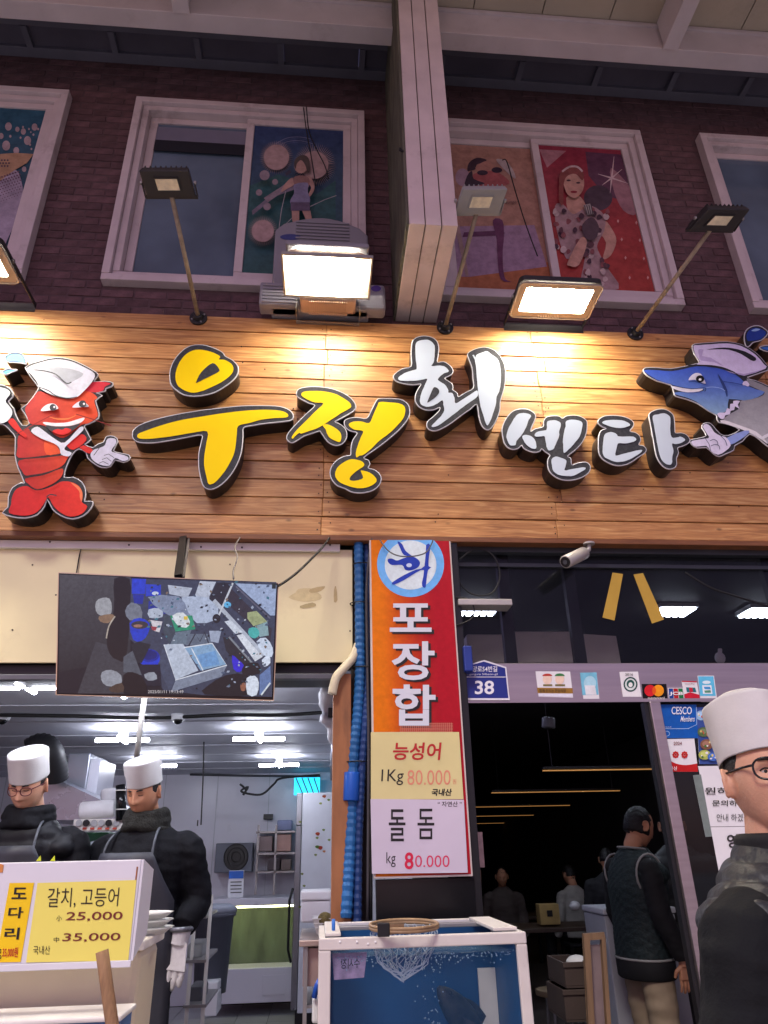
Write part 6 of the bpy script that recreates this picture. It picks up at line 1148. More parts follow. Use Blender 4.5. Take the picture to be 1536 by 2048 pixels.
# tables with boxes deep in the hall
for k, (x, y, Y, lab) in enumerate(((1095, 1850, 5.5, 'dark dining table in the hall holding the ochre box'), (1010, 1830, 8.0, 'farther dark dining table in the hall'))):
    c = P(x, y, Y); t = thing('dining_table', lab, 'table', (c.x, Y, .02), 'tables in the dark hall'); MB().box(c.x - .6, c.x + .6, Y - .35, Y + .35, c.z - .04, c.z).build('top', M('table_dark%d' % k, (70, 56, 46), .4), t, bevel=.005)
    for sx in (-.55, .55):
        for sy in (-.3, .3): MB().box(c.x + sx - .02, c.x + sx + .02, Y + sy - .02, Y + sy + .02, .012, c.z - .04).build('leg', m_black, t)
rnd = random.Random(12)
for k in range(9):
    Y = 3.2 + k * 1.15; x = rnd.uniform(.9, 3.0); hh = rnd.uniform(.72, .78)
    nm_ = ['first', 'second', 'third', 'fourth', 'fifth', 'sixth', 'seventh', 'eighth', 'ninth'][k]
    t = thing('stool', nm_ + ' dim backless stool from the doorway in the hall', 'stool', (x, Y, .012), 'stools in the dark hall'); MB().cyl((x, Y, .44), (x, Y, .48), .16, n=16).build('seat', M('stool_red%d' % k, rnd.choice([(120, 60, 50), (90, 84, 80), (140, 120, 90)]), .5), t, bevel=.008)
    for a in range(3): q = a * 2.1; MB().cyl((x + .12 * math.cos(q), Y + .12 * math.sin(q), .012), (x + .1 * math.cos(q), Y + .1 * math.sin(q), .44), .012, n=8).build('leg', m_gal, t)
for k in range(8):
    Y = 2.6 + k * .9; zc_ = rnd.uniform(1.35, 1.9); wq = rnd.uniform(.18, .3)
    nm_ = ['first', 'second', 'third', 'fourth', 'fifth', 'sixth', 'seventh', 'eighth'][k]
    t = thing('menu_board', nm_ + ' dim menu board from the doorway on the hall side wall', 'menu board', (XR0 + .03, Y, zc_), 'menu boards on the hall wall'); MB().box(XR0 + .021, XR0 + .035, Y - wq, Y + wq, zc_ - .25, zc_ + .25).build('panel', M('menu%d' % k, rnd.choice([(150, 140, 110), (120, 120, 130), (140, 90, 70)]), .6), t); MB().box(XR0 + .036, XR0 + .038, Y - wq * .8, Y + wq * .8, zc_ + .1, zc_ + .2).build('heading', m_black, t)
c = P(1102, 1850, 5.3); t = thing('ochre_box', 'dim ochre napkin box on a table deep in the hall', 'box', c); MB().box(c.x - .11, c.x + .11, 5.3, 5.45, c.z + .001, c.z + .2).build('body', M('ochre', (176, 150, 92), .6), t, bevel=.006); MB().box(c.x - .03, c.x + .03, 5.294, 5.3, c.z + .08, c.z + .14).build('slot', m_black, t)
c = P(1150, 1812, 5.3); tag(MB().ell(c, (.06, .06, .05)).build('white_bowl', m_tray, None, True), 'small white bowl beside the ochre box', 'bowl')

# ================================================================== FRONT: FISH TANK
YT0, YT1 = -.80, -.33
X0 = P(636.5, 1960, YT0).x; X1 = (P(1051, 1864, YT0).x + P(1070, 2048, YT0).x) / 2; ZT = (P(636.5, 1876.5, YT0).z + P(1051, 1864, YT0).z) / 2
gx0 = P(661, 1970, YT0).x; gx1 = (P(1033, 1888, YT0).x + P(1047, 2048, YT0).x) / 2; gz = (P(661, 1901, YT0).z + P(1033, 1888.5, YT0).z) / 2; ZT0 = .55
m_tf = M('tank_frame_white', (214, 208, 202), .4, var=.06, sc=9, dirt=.35, dirtcol=(150, 140, 128))
tank = thing('fish_tank', 'white framed fish tank with deep blue inside before the banner', 'fish tank', ((X0 + X1) / 2, YT0, 0))
mb = MB(); mb.box(X0, X1, YT0, YT0 + .02, gz, ZT).build('top_frame', m_tf, tank, bevel=.004)
MB().box(X0, gx0, YT0, YT0 + .02, ZT0, gz - .0005).build('side_frame', m_tf, tank, bevel=.004); MB().box(gx1, X1, YT0, YT0 + .02, ZT0, gz - .0005).build('side_frame', m_tf, tank, bevel=.004); MB().box(X0, X1, YT0, YT0 + .02, ZT0 - .1, ZT0 - .0005).build('bottom_frame', m_tf, tank, bevel=.004)
MB().box(X0, X0 + .02, YT0 + .021, YT1, ZT0 - .1, ZT - .002).build('side_wall', m_tf, tank); MB().box(X1 - .02, X1, YT0 + .021, YT1, ZT0 - .1, ZT - .002).build('side_wall', m_tf, tank)
m_bluein = M('tank_blue_lining', (2, 66, 116), .5, var=.25, sc=2.5, dirt=.3, dirtcol=(10, 60, 80))
MB().box(X0 + .021, X1 - .021, YT1 - .03, YT1 - .01, ZT0, ZT - .004).build('back_lining', m_bluein, tank); MB().box(X0 + .021, X0 + .027, YT0 + .03, YT1 - .031, ZT0, gz - .01).build('side_lining', m_bluein, tank); MB().box(X1 - .027, X1 - .021, YT0 + .03, YT1 - .031, ZT0, gz - .01).build('side_lining', m_bluein, tank); MB().box(X0 + .021, X1 - .021, YT0 + .03, YT1 - .031, ZT0 - .02, ZT0 - .001).build('floor_lining', m_bluein, tank)
mb = MB(); mb.box(X0 + .02, X1 - .02, YT1 - .01, YT1 + .012, ZT - .03, ZT + .006); mb.build('back_rim', m_tf, tank, bevel=.003)
MB().box(X0 + .03, X1 - .03, YT1 - .16, YT1 - .13, ZT - .008, ZT + .006).build('lid_rail', m_gal, tank, bevel=.003); MB().box(X1 - .1, X1 - .02, YT0 + .03, YT1 - .02, ZT + .001, ZT + .012).build('rim_slab', m_tf, tank, bevel=.003); MB().box(X0 + .02, X0 + .07, YT0 + .03, YT1 - .02, ZT + .001, ZT + .012).build('rim_slab', m_tf, tank, bevel=.003)
MB().box(gx0 - .004, gx1 + .004, YT0 + .021, YT0 + .027, ZT0, gz + .01).build('front_glass', M('aquarium_glass', (60, 110, 160), .04, var=0, alpha=.10), tank)
zw = gz - .022
mb = MB(); nx, ny = 40, 18; vs = []
for j in range(ny + 1):
    for i in range(nx + 1):
        x = X0 + .028 + (X1 - X0 - .056) * i / nx; y = YT0 + .028 + (YT1 - YT0 - .06) * j / ny; vs.append((x, y, zw + .004 * noise.noise(Vector((x * 14, y * 14, 0)))))
mb.add(vs, [(j * (nx + 1) + i, j * (nx + 1) + i + 1, (j + 1) * (nx + 1) + i + 1, (j + 1) * (nx + 1) + i) for j in range(ny) for i in range(nx)]); mb.build('water_surface', M('water_skin', (120, 160, 190), .05, var=0, alpha=.35), tank, True, fix=False)
for sx, sy in ((X0, YT0), (X1 - .05, YT0), (X0, YT1 - .05), (X1 - .05, YT1 - .05)): MB().box(sx, sx + .05, sy + .001, sy + .05, .0, ZT0 - .101).build('stand_leg', m_gal, tank)
for x, y in ((680, 1884), (714, 1884), (751, 1884), (736, 1888)): MB().ell(P(x, y, YT0 - .001), (.004, .003, .004), nu=10, nv=6).build('droplet', M('droplet', (230, 230, 232), .1, var=0), tank, True)
tag(MB().cyl(P(667, 1862, -.7), P(667, 1838, -.7), .006, n=10).build('blue_pen', M('pen_blue', (50, 120, 210), .4), None, True), 'small light blue stick standing on the tank corner', 'stick')
tag(MB().box(P(957, 1960, -.42).x, P(992, 1960, -.42).x, -.42, -.41, ZT0, P(975, 1936, -.42).z).build('white_board', M('white_board_plastic', (206, 206, 196), .5)), 'upright white plastic strip inside the fish tank', 'strip')
ip_ = YP(YT0 + .028); t = thing('wet_paper', 'pinkish paper with mirrored writing stuck inside the tank glass', 'paper', ip_.pt(697, 1958)); sheet('paper', [(664, 1907), (734, 1904), (728, 1955), (668, 1960)], ip_, M('wet_paper', (160, 140, 170), .4, var=.3, sc=40, alpha=.85), t, -.004, .001); text('lettering', '수시장', [(720, 1916), (681, 1918), (681, 1938), (720, 1936)], ip_, ik, t, -.002, .01)
# landing net: hoop on the rim, bag hanging in the water
nt_ = thing('landing_net', 'wooden hooped landing net lying on the tank with bag in the water', 'net', P(805, 1855, -.7)); zn = ZT + .02
hc = PZ(808, 1854, zn); rx = (PZ(875, 1856, zn) - PZ(741, 1856, zn)).length / 2; ry = .115
hoop = [Vector((hc.x + rx * math.cos(a), hc.y + ry * math.sin(a), zn + .004 * math.sin(a))) for a in [2 * math.pi * k / 48 for k in range(48)]]
mb = MB()
for dz in (0, .008): mb.tube([p + Vector((0, 0, dz)) for p in hoop], .0052, 8, closed=True)
mb.build('hoop', M('bamboo', (150, 122, 90), .5, var=.2, sc=30), nt_, True)
hx = hc.x - .06; MB().hexa([(hx - .03, YT0 - .05, zn - .012), (hx - .0, YT0 - .055, zn - .012), (hx + .05, hc.y - ry * .9, zn - .008), (hx - .02, hc.y - ry * .9, zn - .008), (hx - .03, YT0 - .05, zn + .018), (hx, YT0 - .055, zn + .018), (hx + .05, hc.y - ry * .9, zn + .018), (hx - .02, hc.y - ry * .9, zn + .018)]).build('handle', wd, nt_, bevel=.005); MB().box(hx - .034, hx + .004, YT0 - .06, YT0 - .045, zn - .016, zn + .022).build('handle_wrap', m_black, nt_, bevel=.003)
bag = MB(); nm, nr = 22, 9; rnd = random.Random(9); pt = {}
for i in range(nm):
    for j in range(nr + 1):
        f = j / nr; a = 2 * math.pi * i / nm; r_ = (1 - f ** 4) * .95 + .02; dr = .135 * f ** .9
        x = hc.x + rx * r_ * math.cos(a) * (1 - .15 * f) - .01 * f; y = hc.y + ry * r_ * math.sin(a) - .03 * f; zq = zn - .0 - dr + .012 * math.sin(3 * a) * f
        pt[i, j] = Vector((x + rnd.uniform(-.006, .006), max(YT0 + .04, y + rnd.uniform(-.006, .006)), zq + rnd.uniform(-.006, .006)))
for i in range(nm):
    for j in range(nr):
        bag.tube([pt[i, j], pt[(i + (j % 2)) % nm, j + 1]], .0013, 4, cap=False); bag.tube([pt[i, j], pt[(i - 1 + (j % 2)) % nm, j + 1]], .0013, 4, cap=False)
o = bag.build('mesh_bag', M('net_string', (176, 190, 204), .6, var=.2, alpha=.75), nt_, fix=False); o['kind'] = 'stuff'
rnd = random.Random(4)
bb = MB()
for k in range(70):
    x = rnd.gauss(P(860, 1950, -.6).x, .02); bb.ell((x, -.6 + rnd.gauss(0, .02), rnd.uniform(.9, zw)), (.0025,) * 3, nu=6, nv=4)
for k in range(160): bb.ell((rnd.uniform(X0 + .05, X1 - .05), YT0 + .032, zw - abs(rnd.gauss(0, .012))), (rnd.uniform(.001, .003),) * 3, nu=6, nv=4)
o = bb.build('bubbles', M('bubble', (170, 200, 220), .1, var=0, alpha=.6), tank, True); o['kind'] = 'stuff'
# fish (mottled grouper)
c0 = P(884, 1984, -.46); fs = thing('grouper', 'mottled dark grouper swimming in the fish tank', 'fish', c0)
ax = Vector((.085, .03, -.095)).normalized(); up = Vector((.55, 0, .8)); up = (up - ax * up.dot(ax)).normalized(); sd = ax.cross(up); L_ = .30
rings = []
for u, h, wd_ in ((0, .008, .008), (.05, .020, .018), (.14, .034, .028), (.28, .046, .034), (.45, .050, .033), (.62, .040, .025), (.78, .025, .015), (.88, .016, .008), (.9, .016, .006)):
    rings.append([c0 + ax * (L_ * u - .02) + up * h * math.sin(2 * math.pi * k / 16) + sd * wd_ * math.cos(2 * math.pi * k / 16) for k in range(16)])
m_fish = M('grouper_skin', (40, 40, 36), .45, var=.8, sc=40, bump=.2, bsc=200); MB().loft(rings).build('body', m_fish, fs, True)
def fin(pts, n): MB().prism([c0 + ax * (a * .88) + up * (b * .72) for a, b in smooth(pts, 4)], sd * .003).build(n, m_fish, fs)
fin([(.08, .05), (.12, .085), (.18, .09), (.24, .075), (.25, .03)], 'dorsal_fin'); fin([(.29, .0), (.37, .05), (.385, 0), (.37, -.05)], 'tail_fin'); fin([(.18, -.06), (.22, -.09), (.25, -.04)], 'anal_fin')
MB().prism([c0 + ax * .09 + sd * .04 + up * 0, c0 + ax * .16 + sd * .06 + up * .03, c0 + ax * .17 + sd * .06 - up * .03], ax * .003).build('side_fin', m_fish, fs)
for s in (-1, 1): MB().ell(c0 + ax * .015 + up * .018 + sd * s * .024, (.006, .006, .006), nu=10, nv=8).build('eye', m_gblk, fs, True)

# ================================================================== FRONT LEFT: PRICE BOX, TUBS
YPb = -.90; pp = YP(YPb); zt = P(150, 1722, YPb).z; zb_ = P(130, 1926, YPb).z; xr_ = (P(286, 1715, YPb).x + P(257, 1925, YPb).x) / 2
m_box = M('white_price_box', (220, 220, 228), .4, var=.03, sc=4, dirt=.12, dirtcol=(150, 110, 80))
bx_ = thing('price_box', 'white price box with yellow price papers before the cooks', 'price board', (xr_ - .4, YPb, zb_))
MB().box(-1.6, xr_, YPb, YPb + .012, zb_, zt).build('front', m_box, bx_, bevel=.003); MB().hexa([(xr_ + .001, YPb, zb_), (xr_ + .008, YPb, zb_), (xr_ + .02, YPb + .10, zb_ + .06), (xr_ + .013, YPb + .10, zb_ + .06), (xr_ + .001, YPb, zt), (xr_ + .008, YPb, zt), (xr_ + .02, YPb + .10, zt - .03), (xr_ + .013, YPb + .10, zt - .03)]).build('side', m_box, bx_)
MB().box(-1.6, xr_ + .004, YPb - .006, YPb + .0, zb_ - .016, zb_ + .002).build('bottom_lip', m_box, bx_, bevel=.002); MB().box(xr_ - .012, xr_ - .008, YPb - .002, YPb - .0005, zb_ + .02, zt - .02).build('rust_streak', M('rust', (150, 92, 52), .8, var=.4, sc=60), bx_)
zq = zz(0, 1480, 2)
m_y1 = M('yellow_price_paper', (240, 228, 110), .5, var=.04, sc=3); m_y2 = M('deep_yellow_paper', (246, 206, 10), .5, var=.04, sc=3); mar = ink('maroon_price_ink', (116, 40, 34))
t = thing('price_sheet', 'big pale yellow price paper with two prices on the white box', 'price sheet', pp.pt(160, 1925)); sheet('paper', zq([(150,572),(546,560),(513,882),(104,890)]), pp, m_y1, t, .001)
text('lettering', '갈치, 고등어', zq([(193,592),(478,590),(470,668),(188,672)]), pp, ik, t, .004, -.004); text('lettering', '小', zq(rect(225,702,247,724)), pp, ik, t, .004); text('lettering', '25,000', zq([(268,688),(492,686),(488,723),(260,727)]), pp, mar, t, .004, .006)
text('lettering', '中', zq(rect(215,788,236,809)), pp, ik, t, .004); text('lettering', '35,000', zq([(255,773),(483,771),(479,806),(247,810)]), pp, mar, t, .004, .006); text('lettering', '국내산', zq(rect(133,823,200,858)), pp, ik, t, .004, -.002)
t = thing('price_sheet', 'narrow deep yellow price strip at the left of the white box', 'price sheet', pp.pt(20, 1925)); sheet('paper', zq([(38,572),(136,571),(82,888),(-18,890)]), pp, m_y2, t, .001)
for ch, x0, y0, x1, y1 in (('도', 45, 590, 105, 636), ('다', 30, 668, 90, 713), ('리', 15, 750, 74, 798)): text('lettering', ch, zq(rect(x0, y0, x1, y1, 6)), pp, ik, t, .004, .02)
text('lettering', '35,000원', zq(rect(8, 828, 70, 872, 3)), pp, ink('price_red', (190, 40, 30)), t, .004, .015); text('lettering', 'g', zq(rect(-8, 836, 5, 876)), pp, ik, t, .004)
sheet('paper_corner', zq([(-40,480),(14,500),(10,530),(-40,530)]), pp, M('orange_print', (200, 130, 70), .5, var=.3, sc=40), bx_, .001)
for k, (x, lab) in enumerate(((72, 'left bright lime paper slip behind the price box'), (100, 'right bright lime paper slip behind the price box'))): tag(MB().prism([P(x, 1722, -.86), P(x + 9, 1711, -.86), P(x + 10, 1722, -.86)], (0, .002, 0)).build('paper_slip', M('lime_slip%d' % k, (206, 220, 40), .5)), lab, 'paper slip')
m_tub = M('cream_tub_plastic', (222, 208, 178), .4, var=.05, sc=3, dirt=.1)
tub = thing('cream_tub', 'big cream plastic tub below the white price box', 'tub', P(160, 2048, -.7)); a = P(318, 1862, -.55); xe = P(300, 2048, -.6).x + .1; zr = P(300, 1862, -.6).z
MB().hexa([(-1.6, -.80, .5), (xe - .12, -.76, .5), (xe - .12, -.5, .5), (-1.6, -.5, .5), (-1.6, -.80, zr - .04), (a.x - .01, -.76, zr - .04), (a.x - .01, -.48, zr - .04), (-1.6, -.48, zr - .04)]).build('body', m_tub, tub, bevel=.02); 
mb = MB(); mb.box(-1.6, a.x + .004, -.78, -.46, zr - .038, zr - .01); mb.build('rim', M('tub_rim', (236, 230, 222), .4), tub, bevel=.006); MB().box(-1.55, a.x - .15, -.7, -.52, .0, .5).build('stand', m_gal, tub)
t2 = thing('front_tub', 'white rimmed tub at the bottom left with blue inside', 'tub', P(120, 2048, -1.0)); zq2 = P(100, 2034, -1.0).z
MB().box(-1.6, P(246, 2040, -1.0).x, -1.02, -.84, zq2 - .014, zq2).build('rim', M('tub2_rim', (226, 222, 216), .4), t2, bevel=.005); MB().box(-1.58, P(240, 2040, -1.0).x, -1.0, -.86, .6, zq2 - .015).build('body', M('tub2_blue', (70, 110, 160), .4), t2); MB().box(-1.5, -.7, -.98, -.88, 0, .6).build('stand', m_gal, t2)
tag(MB().tube([P(204, 1902, -1.12), P(212, 1960, -1.12), P(226, 2060, -1.14), Vector((P(226, 2060, -1.14).x + .06, -1.14, .01))], .0165, 14).build('wooden_stick', M('bare_wood_stick', (150, 116, 84), .7, var=.2, sc=20, stretch=(6, 6, .8), bump=.2), None, True), 'thick wooden stick standing before the price box', 'stick')
for k, lab in enumerate(('lowest white plate in the stack on the cream tub', 'middle white plate in the stack on the cream tub', 'top white frilled plate in the stack on the cream tub')):
    c = P(297, 1856, -.62); c.z = zr - .01 + k * .022; c.x = P(290, 1850, -.62).x; R_ = .085 - .004 * k
    rings = [[Vector((c.x + r_ * (1 + (.04 * math.sin(9 * q) if k == 2 and r_ > .06 else 0)) * math.cos(q), -.58 + r_ * math.sin(q), c.z + h)) for q in [2 * math.pi * i / 36 for i in range(36)]] for r_, h in ((R_ * .7, .001), (R_, .02), (R_ + .004, .021), (R_ * .72, .006))]
    tag(MB().loft(rings).build('foam_plate', m_tray, None, True), lab, 'plate', 'plates on the tub')
# ================================================================== PEOPLE
m_skin = M('skin', (204, 154, 126), .5, var=.1, sc=26, sub=.12, bump=.12, bsc=240); m_skin2 = M('skin_tan', (190, 136, 104), .5, var=.06, sc=20, sub=.1); m_skin3 = M('skin_light', (206, 156, 128), .5, var=.1, sc=26, sub=.12, bump=.12, bsc=240)
m_hair = M('black_hair', (18, 16, 16), .5, var=.3, sc=60, bump=.5, bsc=150); m_cap = M('white_cap_cloth', (204, 202, 200), .85, var=.06, sc=14, bump=.07, bsc=160, spec=.15)
m_jk = M('black_jacket', (15, 16, 21), .8, var=.25, sc=14, bump=.3, bsc=40, spec=.25); m_ap = M('charcoal_apron', (50, 52, 60), .5, var=.12, sc=8, bump=.15, bsc=20); m_scarf = M('dark_olive_scarf', (34, 34, 30), .9, var=.3, sc=40, bump=.6, bsc=120)
m_tr = M('dark_trousers', (22, 22, 26), .7, var=.15); m_shoe = M('boot_black', (16, 16, 18), .4); m_glove = M('white_knit_glove', (226, 224, 222), .85, var=.05, sc=60, bump=.5, bsc=400); m_rim = M('glasses_black', (18, 16, 18), .25, var=0); m_rimr = M('glasses_maroon', (92, 34, 40), .3, var=0)
G = lambda x, c, s: math.exp(-((x - c) / s) ** 2)
def facefn(s=1.0):
    def fn(u):
        x, y, z = u.x, u.y, u.z
        X, Y, Z = x * .078, y * .098, z * .122
        if z < 0: X *= 1 - .26 * (-z) ** 1.6; Y *= (1 - .30 * (-z) ** 1.2) if y < 0 else (1 - .02 * (-z))
        if y > 0:
            f = y ** .6
            Y = .092 * (y ** .75) * (1 - .05 * abs(x))
            nose = G(x, 0, .13 + .10 * G(z, -.24, .12)) * (max(0, min(1, (.22 - z) / .46)) if z > -.26 else G(z, -.26, .07)); Y += .026 * nose
            Y += f * (-.010 * (G(x, .40, .17) + G(x, -.40, .17)) * G(z, .06, .12) + .006 * (G(x, .36, .26) + G(x, -.36, .26)) * G(z, .24, .08))
            Y += f * (.007 * (G(x, .5, .2) + G(x, -.5, .2)) * G(z, -.2, .18) + .008 * G(x, 0, .26) * (G(z, -.45, .05) + G(z, -.55, .055)) - .006 * G(x, 0, .3) * G(z, -.5, .02) - .004 * G(x, 0, .3) * G(z, -.66, .06) + .012 * G(x, 0, .28) * G(z, -.86, .14))
        return Vector((X, Y, Z)) * s
    return fn
def person(label, foot, yaw, h=1.74, head_yaw=0, head_pitch=0, skin=None, arms=None, coat=None, pants=None, lean=0, puff=None, bulk=1.0, seated=False, group=None, hairlen=0, vox=.009, detail=True, sleeve=None, legs=True, head_at=None, hs=1.0, armr=1.0):
    """upright figure; local axes x = its right, y = ahead, z = up"""
    k = h / 1.74; Rz = Matrix.Rotation(yaw, 3, 'Z'); foot = Vector(foot)
    if head_at is not None:
        Rq = Rz @ Matrix.Rotation(head_yaw, 3, 'Z') @ Matrix.Rotation(-head_pitch, 3, 'X'); o_ = Rz @ (Vector((0, .01 + lean, 1.50)) * k) + Rq @ (Vector((0, .02, .115)) * k)
        foot = Vector((head_at[0] - o_.x, head_at[1] - o_.y, foot.z))
    T = lambda p: foot + Rz @ (Vector(p) * k)
    t = thing('person', label, 'person', foot, group); skin = skin or m_skin
    Rh = Rz @ Matrix.Rotation(head_yaw, 3, 'Z') @ Matrix.Rotation(-head_pitch, 3, 'X')
    pv = Vector((0, .01 + lean, 1.50)); hc = T(pv) + Rh @ (Vector((0, .02, .115)) * k)
    H = lambda p: hc + Rh @ (Vector(p) * k * hs)
    mb = MB(); ff = facefn(k * hs); mb.ell(hc, None, Rh, 56, 44, ff)
    mb.tube([T((0, -.01 + lean * .5, 1.36)), T((0, .0 + lean, 1.50)), H((0, -.015, -.04))], [.064 * k, .056 * k, .052 * k], 16)
    for s in (-1, 1):
        mb.ell(H((s * .079, -.012, -.005)), (.007 * k * hs, .018 * k * hs, .031 * k * hs), Rh @ Matrix.Rotation(s * -.35, 3, 'Z'), 14, 12)
        ea = Matrix.Rotation(s * -.45, 3, 'Z'); mb.tube([H(Vector((s * .079, -.012, -.003)) + ea @ Vector((s * .008, .0185 * math.cos(a), .031 * math.sin(a)))) for a in [math.radians(q) for q in range(-70, 200, 18)]], .0052 * k, 8)
    organic('body', mb, skin, t, .0042 if detail else .008, 2)
    # torso
    b = bulk; mb = MB(); hem = .88
    def ring(z, rx, ry, yo=0, n=28): return [T((rx * b * math.copysign(abs(math.cos(a)) ** .85, math.cos(a)), yo + lean * max(0, (z - .9) / .6) + ry * b * math.sin(a), z)) for a in [2 * math.pi * i / n for i in range(n)]]
    mb.loft([ring(hem, .185, .14), ring(1.0, .185, .142), ring(1.12, .19, .14), ring(1.26, .212, .148), ring(1.35, .205, .132), ring(1.395, .185, .118), ring(1.435, .135, .1), ring(1.47, .085, .085), ring(1.485, .07, .07)])
    arms = arms or [((-.21, 0, 1.355), (-.262, .0, 1.12), (-.255, .1, .9)), ((.21, 0, 1.355), (.265, .0, 1.12), (.255, .1, .9))]
    sl_ = []
    if sleeve is not None:
        for s_ in (-1, 1): mb.ell(T((s_ * .178 * b, lean * .8, 1.335)), (.072 * b * k, .1 * b * k, .066 * k), Rz)
    for A in arms:
        am = mb if sleeve is None else MB(); sl_.append(am)
        p = [Vector(q) for q in A]; pth = [p[0] + Vector((-math.copysign(.07, p[0].x), 0, .0)), p[0], p[0].lerp(p[1], .5), p[1], p[1].lerp(p[2], .5), p[2]]
        am.tube([T(q) for q in smooth([tuple(q) for q in pth], 3, False)], [r_ * b * k * armr for r_ in [.064, .068, .069, .068, .067, .065, .064, .062, .061, .060, .059, .058, .057, .056, .054, .052]], 14)
    fold = puff or (lambda q, n: .007 * noise.noise(q * 9) + .006 * noise.noise(Vector((q.x * 14, q.y * 14, q.z * 32))))
    organic('jacket' if sleeve is None else 'vest', mb, coat or m_jk, t, vox, 4, fold)
    for am in (sl_ if sleeve is not None else []): organic('sleeve', am, sleeve, t, vox, 4, lambda q, n: .006 * noise.noise(q * 10) + .005 * noise.noise(Vector((q.x * 16, q.y * 16, q.z * 34))))
    if legs:
        mb = MB()
        for s in (-1, 1):
            pp_ = [(s * .09, 0, .93), (s * .1, .01, .5), (s * .1, 0, .08)] if not seated else [(s * .09, 0, .93), (s * .12, .42, .9), (s * .12, .44, .5)]
            mb.tube([T(q) for q in smooth(pp_, 4, False)], [r_ * k for r_ in (.105, .1, .094, .088, .08, .075, .07, .064, .058)], 14)
        mb.ell(T((0, 0, .92)), (.17 * k, .13 * k, .09 * k), Rz); organic('trousers', mb, pants or m_tr, t, .012, 4, lambda q, n: .008 * noise.noise(Vector((q.x * 9, q.y * 9, q.z * 22))))
        if not seated:
            for s in (-1, 1): MB().ell(T((s * .1, .05, .045)), (.05 * k, .135 * k, .045 * k), Rz).build('shoe', m_shoe, t, True)
    t['_'] = 0; del t['_']
    return t, T, H, Rh, k, (lambda u: ff(u) / hs)
def brow_eyes(t, H, ff, k, closed=True, mat=m_hair):
    def sp(x, z, o=.0015):                      # a point on the face at angle coordinates
        y = math.sqrt(max(.02, 1 - x * x - z * z)); p = ff(Vector((x, y, z))) / k; return H((p.x, p.y + o, p.z))
    for s in (-1, 1):
        MB().tube([sp(s * q, .235 + .03 * math.sin((q - .18) * 7)) for q in (.18, .28, .38, .48, .56)], [.0022 * k, .0034 * k, .0034 * k, .003 * k, .0012 * k], 6).build('eyebrow', mat, t, True)
        if closed: MB().tube([sp(s * q, .065 - .035 * math.sin((q - .24) / .3 * math.pi), .001) for q in (.24, .32, .4, .48, .54)], .0016 * k, 5).build('eyelid_line', mat, t, True)
        else:
            MB().ell(sp(s * .39, .06, -.004), (.0105 * k, .006 * k, .0048 * k)).build('eye', M('eye_white', (170, 160, 154), .3, var=0), t, True); MB().ell(sp(s * .38, .06, .0005), (.005 * k, .003 * k, .0045 * k)).build('iris', m_rim, t, True)
            MB().tube([sp(s * q, .075 + .045 * math.sin((q - .24) / .3 * math.pi), .001) for q in (.24, .32, .4, .48, .54)], .0018 * k, 5).build('eyelid_line', mat, t, True)
    MB().tube([sp(q, -.5 + .02 * abs(q) * 2, .0002) for q in (-.26, -.13, 0, .13, .26)], .0013 * k, 5).build('mouth_line', M('lip_line', (120, 60, 54), .5, var=0), t, True)
def hair(t, H, Rh, k, low=-.2):
    k = (H((0, 0, 1)) - H((0, 0, 0))).length
    def fn(u):
        q = Vector((u.x * .081, u.y * .1, u.z * .125)) * k
        if u.z < low: q *= .86
        if u.y > .55 and u.z < .5: q *= .88
        return q
    mb = MB(); mb.ell(H((0, -.006, .004)), None, Rh, 40, 30, fn)
    organic('hair', mb, m_hair, t, .006, 2, lambda p, n: .003 * noise.noise(p * 60))
def cap(t, H, k, hgt=.125, z0=.045, rx=.088, ry=.106, flare=1.06, tilt=0, top=.012, slope=.02):
    rings = []; n = 40; c, s = math.cos(tilt), math.sin(tilt)
    def R_(f, z, dz=0): return [H((f * rx * math.cos(a), -.008 + f * ry * math.sin(a) * c - (z - z0) * s, z + f * ry * math.sin(a) * s + slope * math.sin(a) * 0 + dz)) for a in [2 * math.pi * i / n for i in range(n)]]
    for f, z in ((.97, z0 + .01), (1, z0), (1.005, z0 + .004), (1.0 + (flare - 1) * .2, z0 + hgt * .2), (1 + (flare - 1) * .6, z0 + hgt * .6), (flare, z0 + hgt * .92), (flare * .985, z0 + hgt * .985), (flare * .93, z0 + hgt), (flare * .6, z0 + hgt + top * .6), (.03, z0 + hgt + top)): rings.append(R_(f, z))
    o = MB().loft(rings).build('cap', m_cap, t, True)
    for v in o.data.vertices: v.co += Vector((1, 1, 1)) * .0045 * noise.noise(v.co * 16)
    return o
def glasses(t, H, k, mat, z=.008, r_=.023, y=.098, rim=.0022, sq=.82):
    g = MB().tube([H(q) for q in ((-.01, y, z + .004), (0, y + .005, z + .008), (.01, y, z + .004))], rim * k, 6).build('glasses', mat, t, True)
    for s in (-1, 1):
        cx = s * .033
        MB().tube([H((cx + r_ * 1.08 * math.copysign(abs(math.cos(a)) ** .8, math.cos(a)), y - .012 * abs(math.cos(a)) * (1 if s * math.cos(a) > 0 else .2), z + r_ * sq * math.copysign(abs(math.sin(a)) ** .8, math.sin(a)))) for a in [2 * math.pi * i / 28 for i in range(28)]], rim * k, 7, closed=True).build('rim', mat, g, True)
        MB().tube([H(q) for q in ((cx + s * r_ * 1.1, y - .014, z + .009), (s * .071, y - .045, z + .01), (s * .084, .0, z + .009), (s * .083, -.02, z - .004))], rim * 1.05 * k, 7).build('temple', mat, g, True)
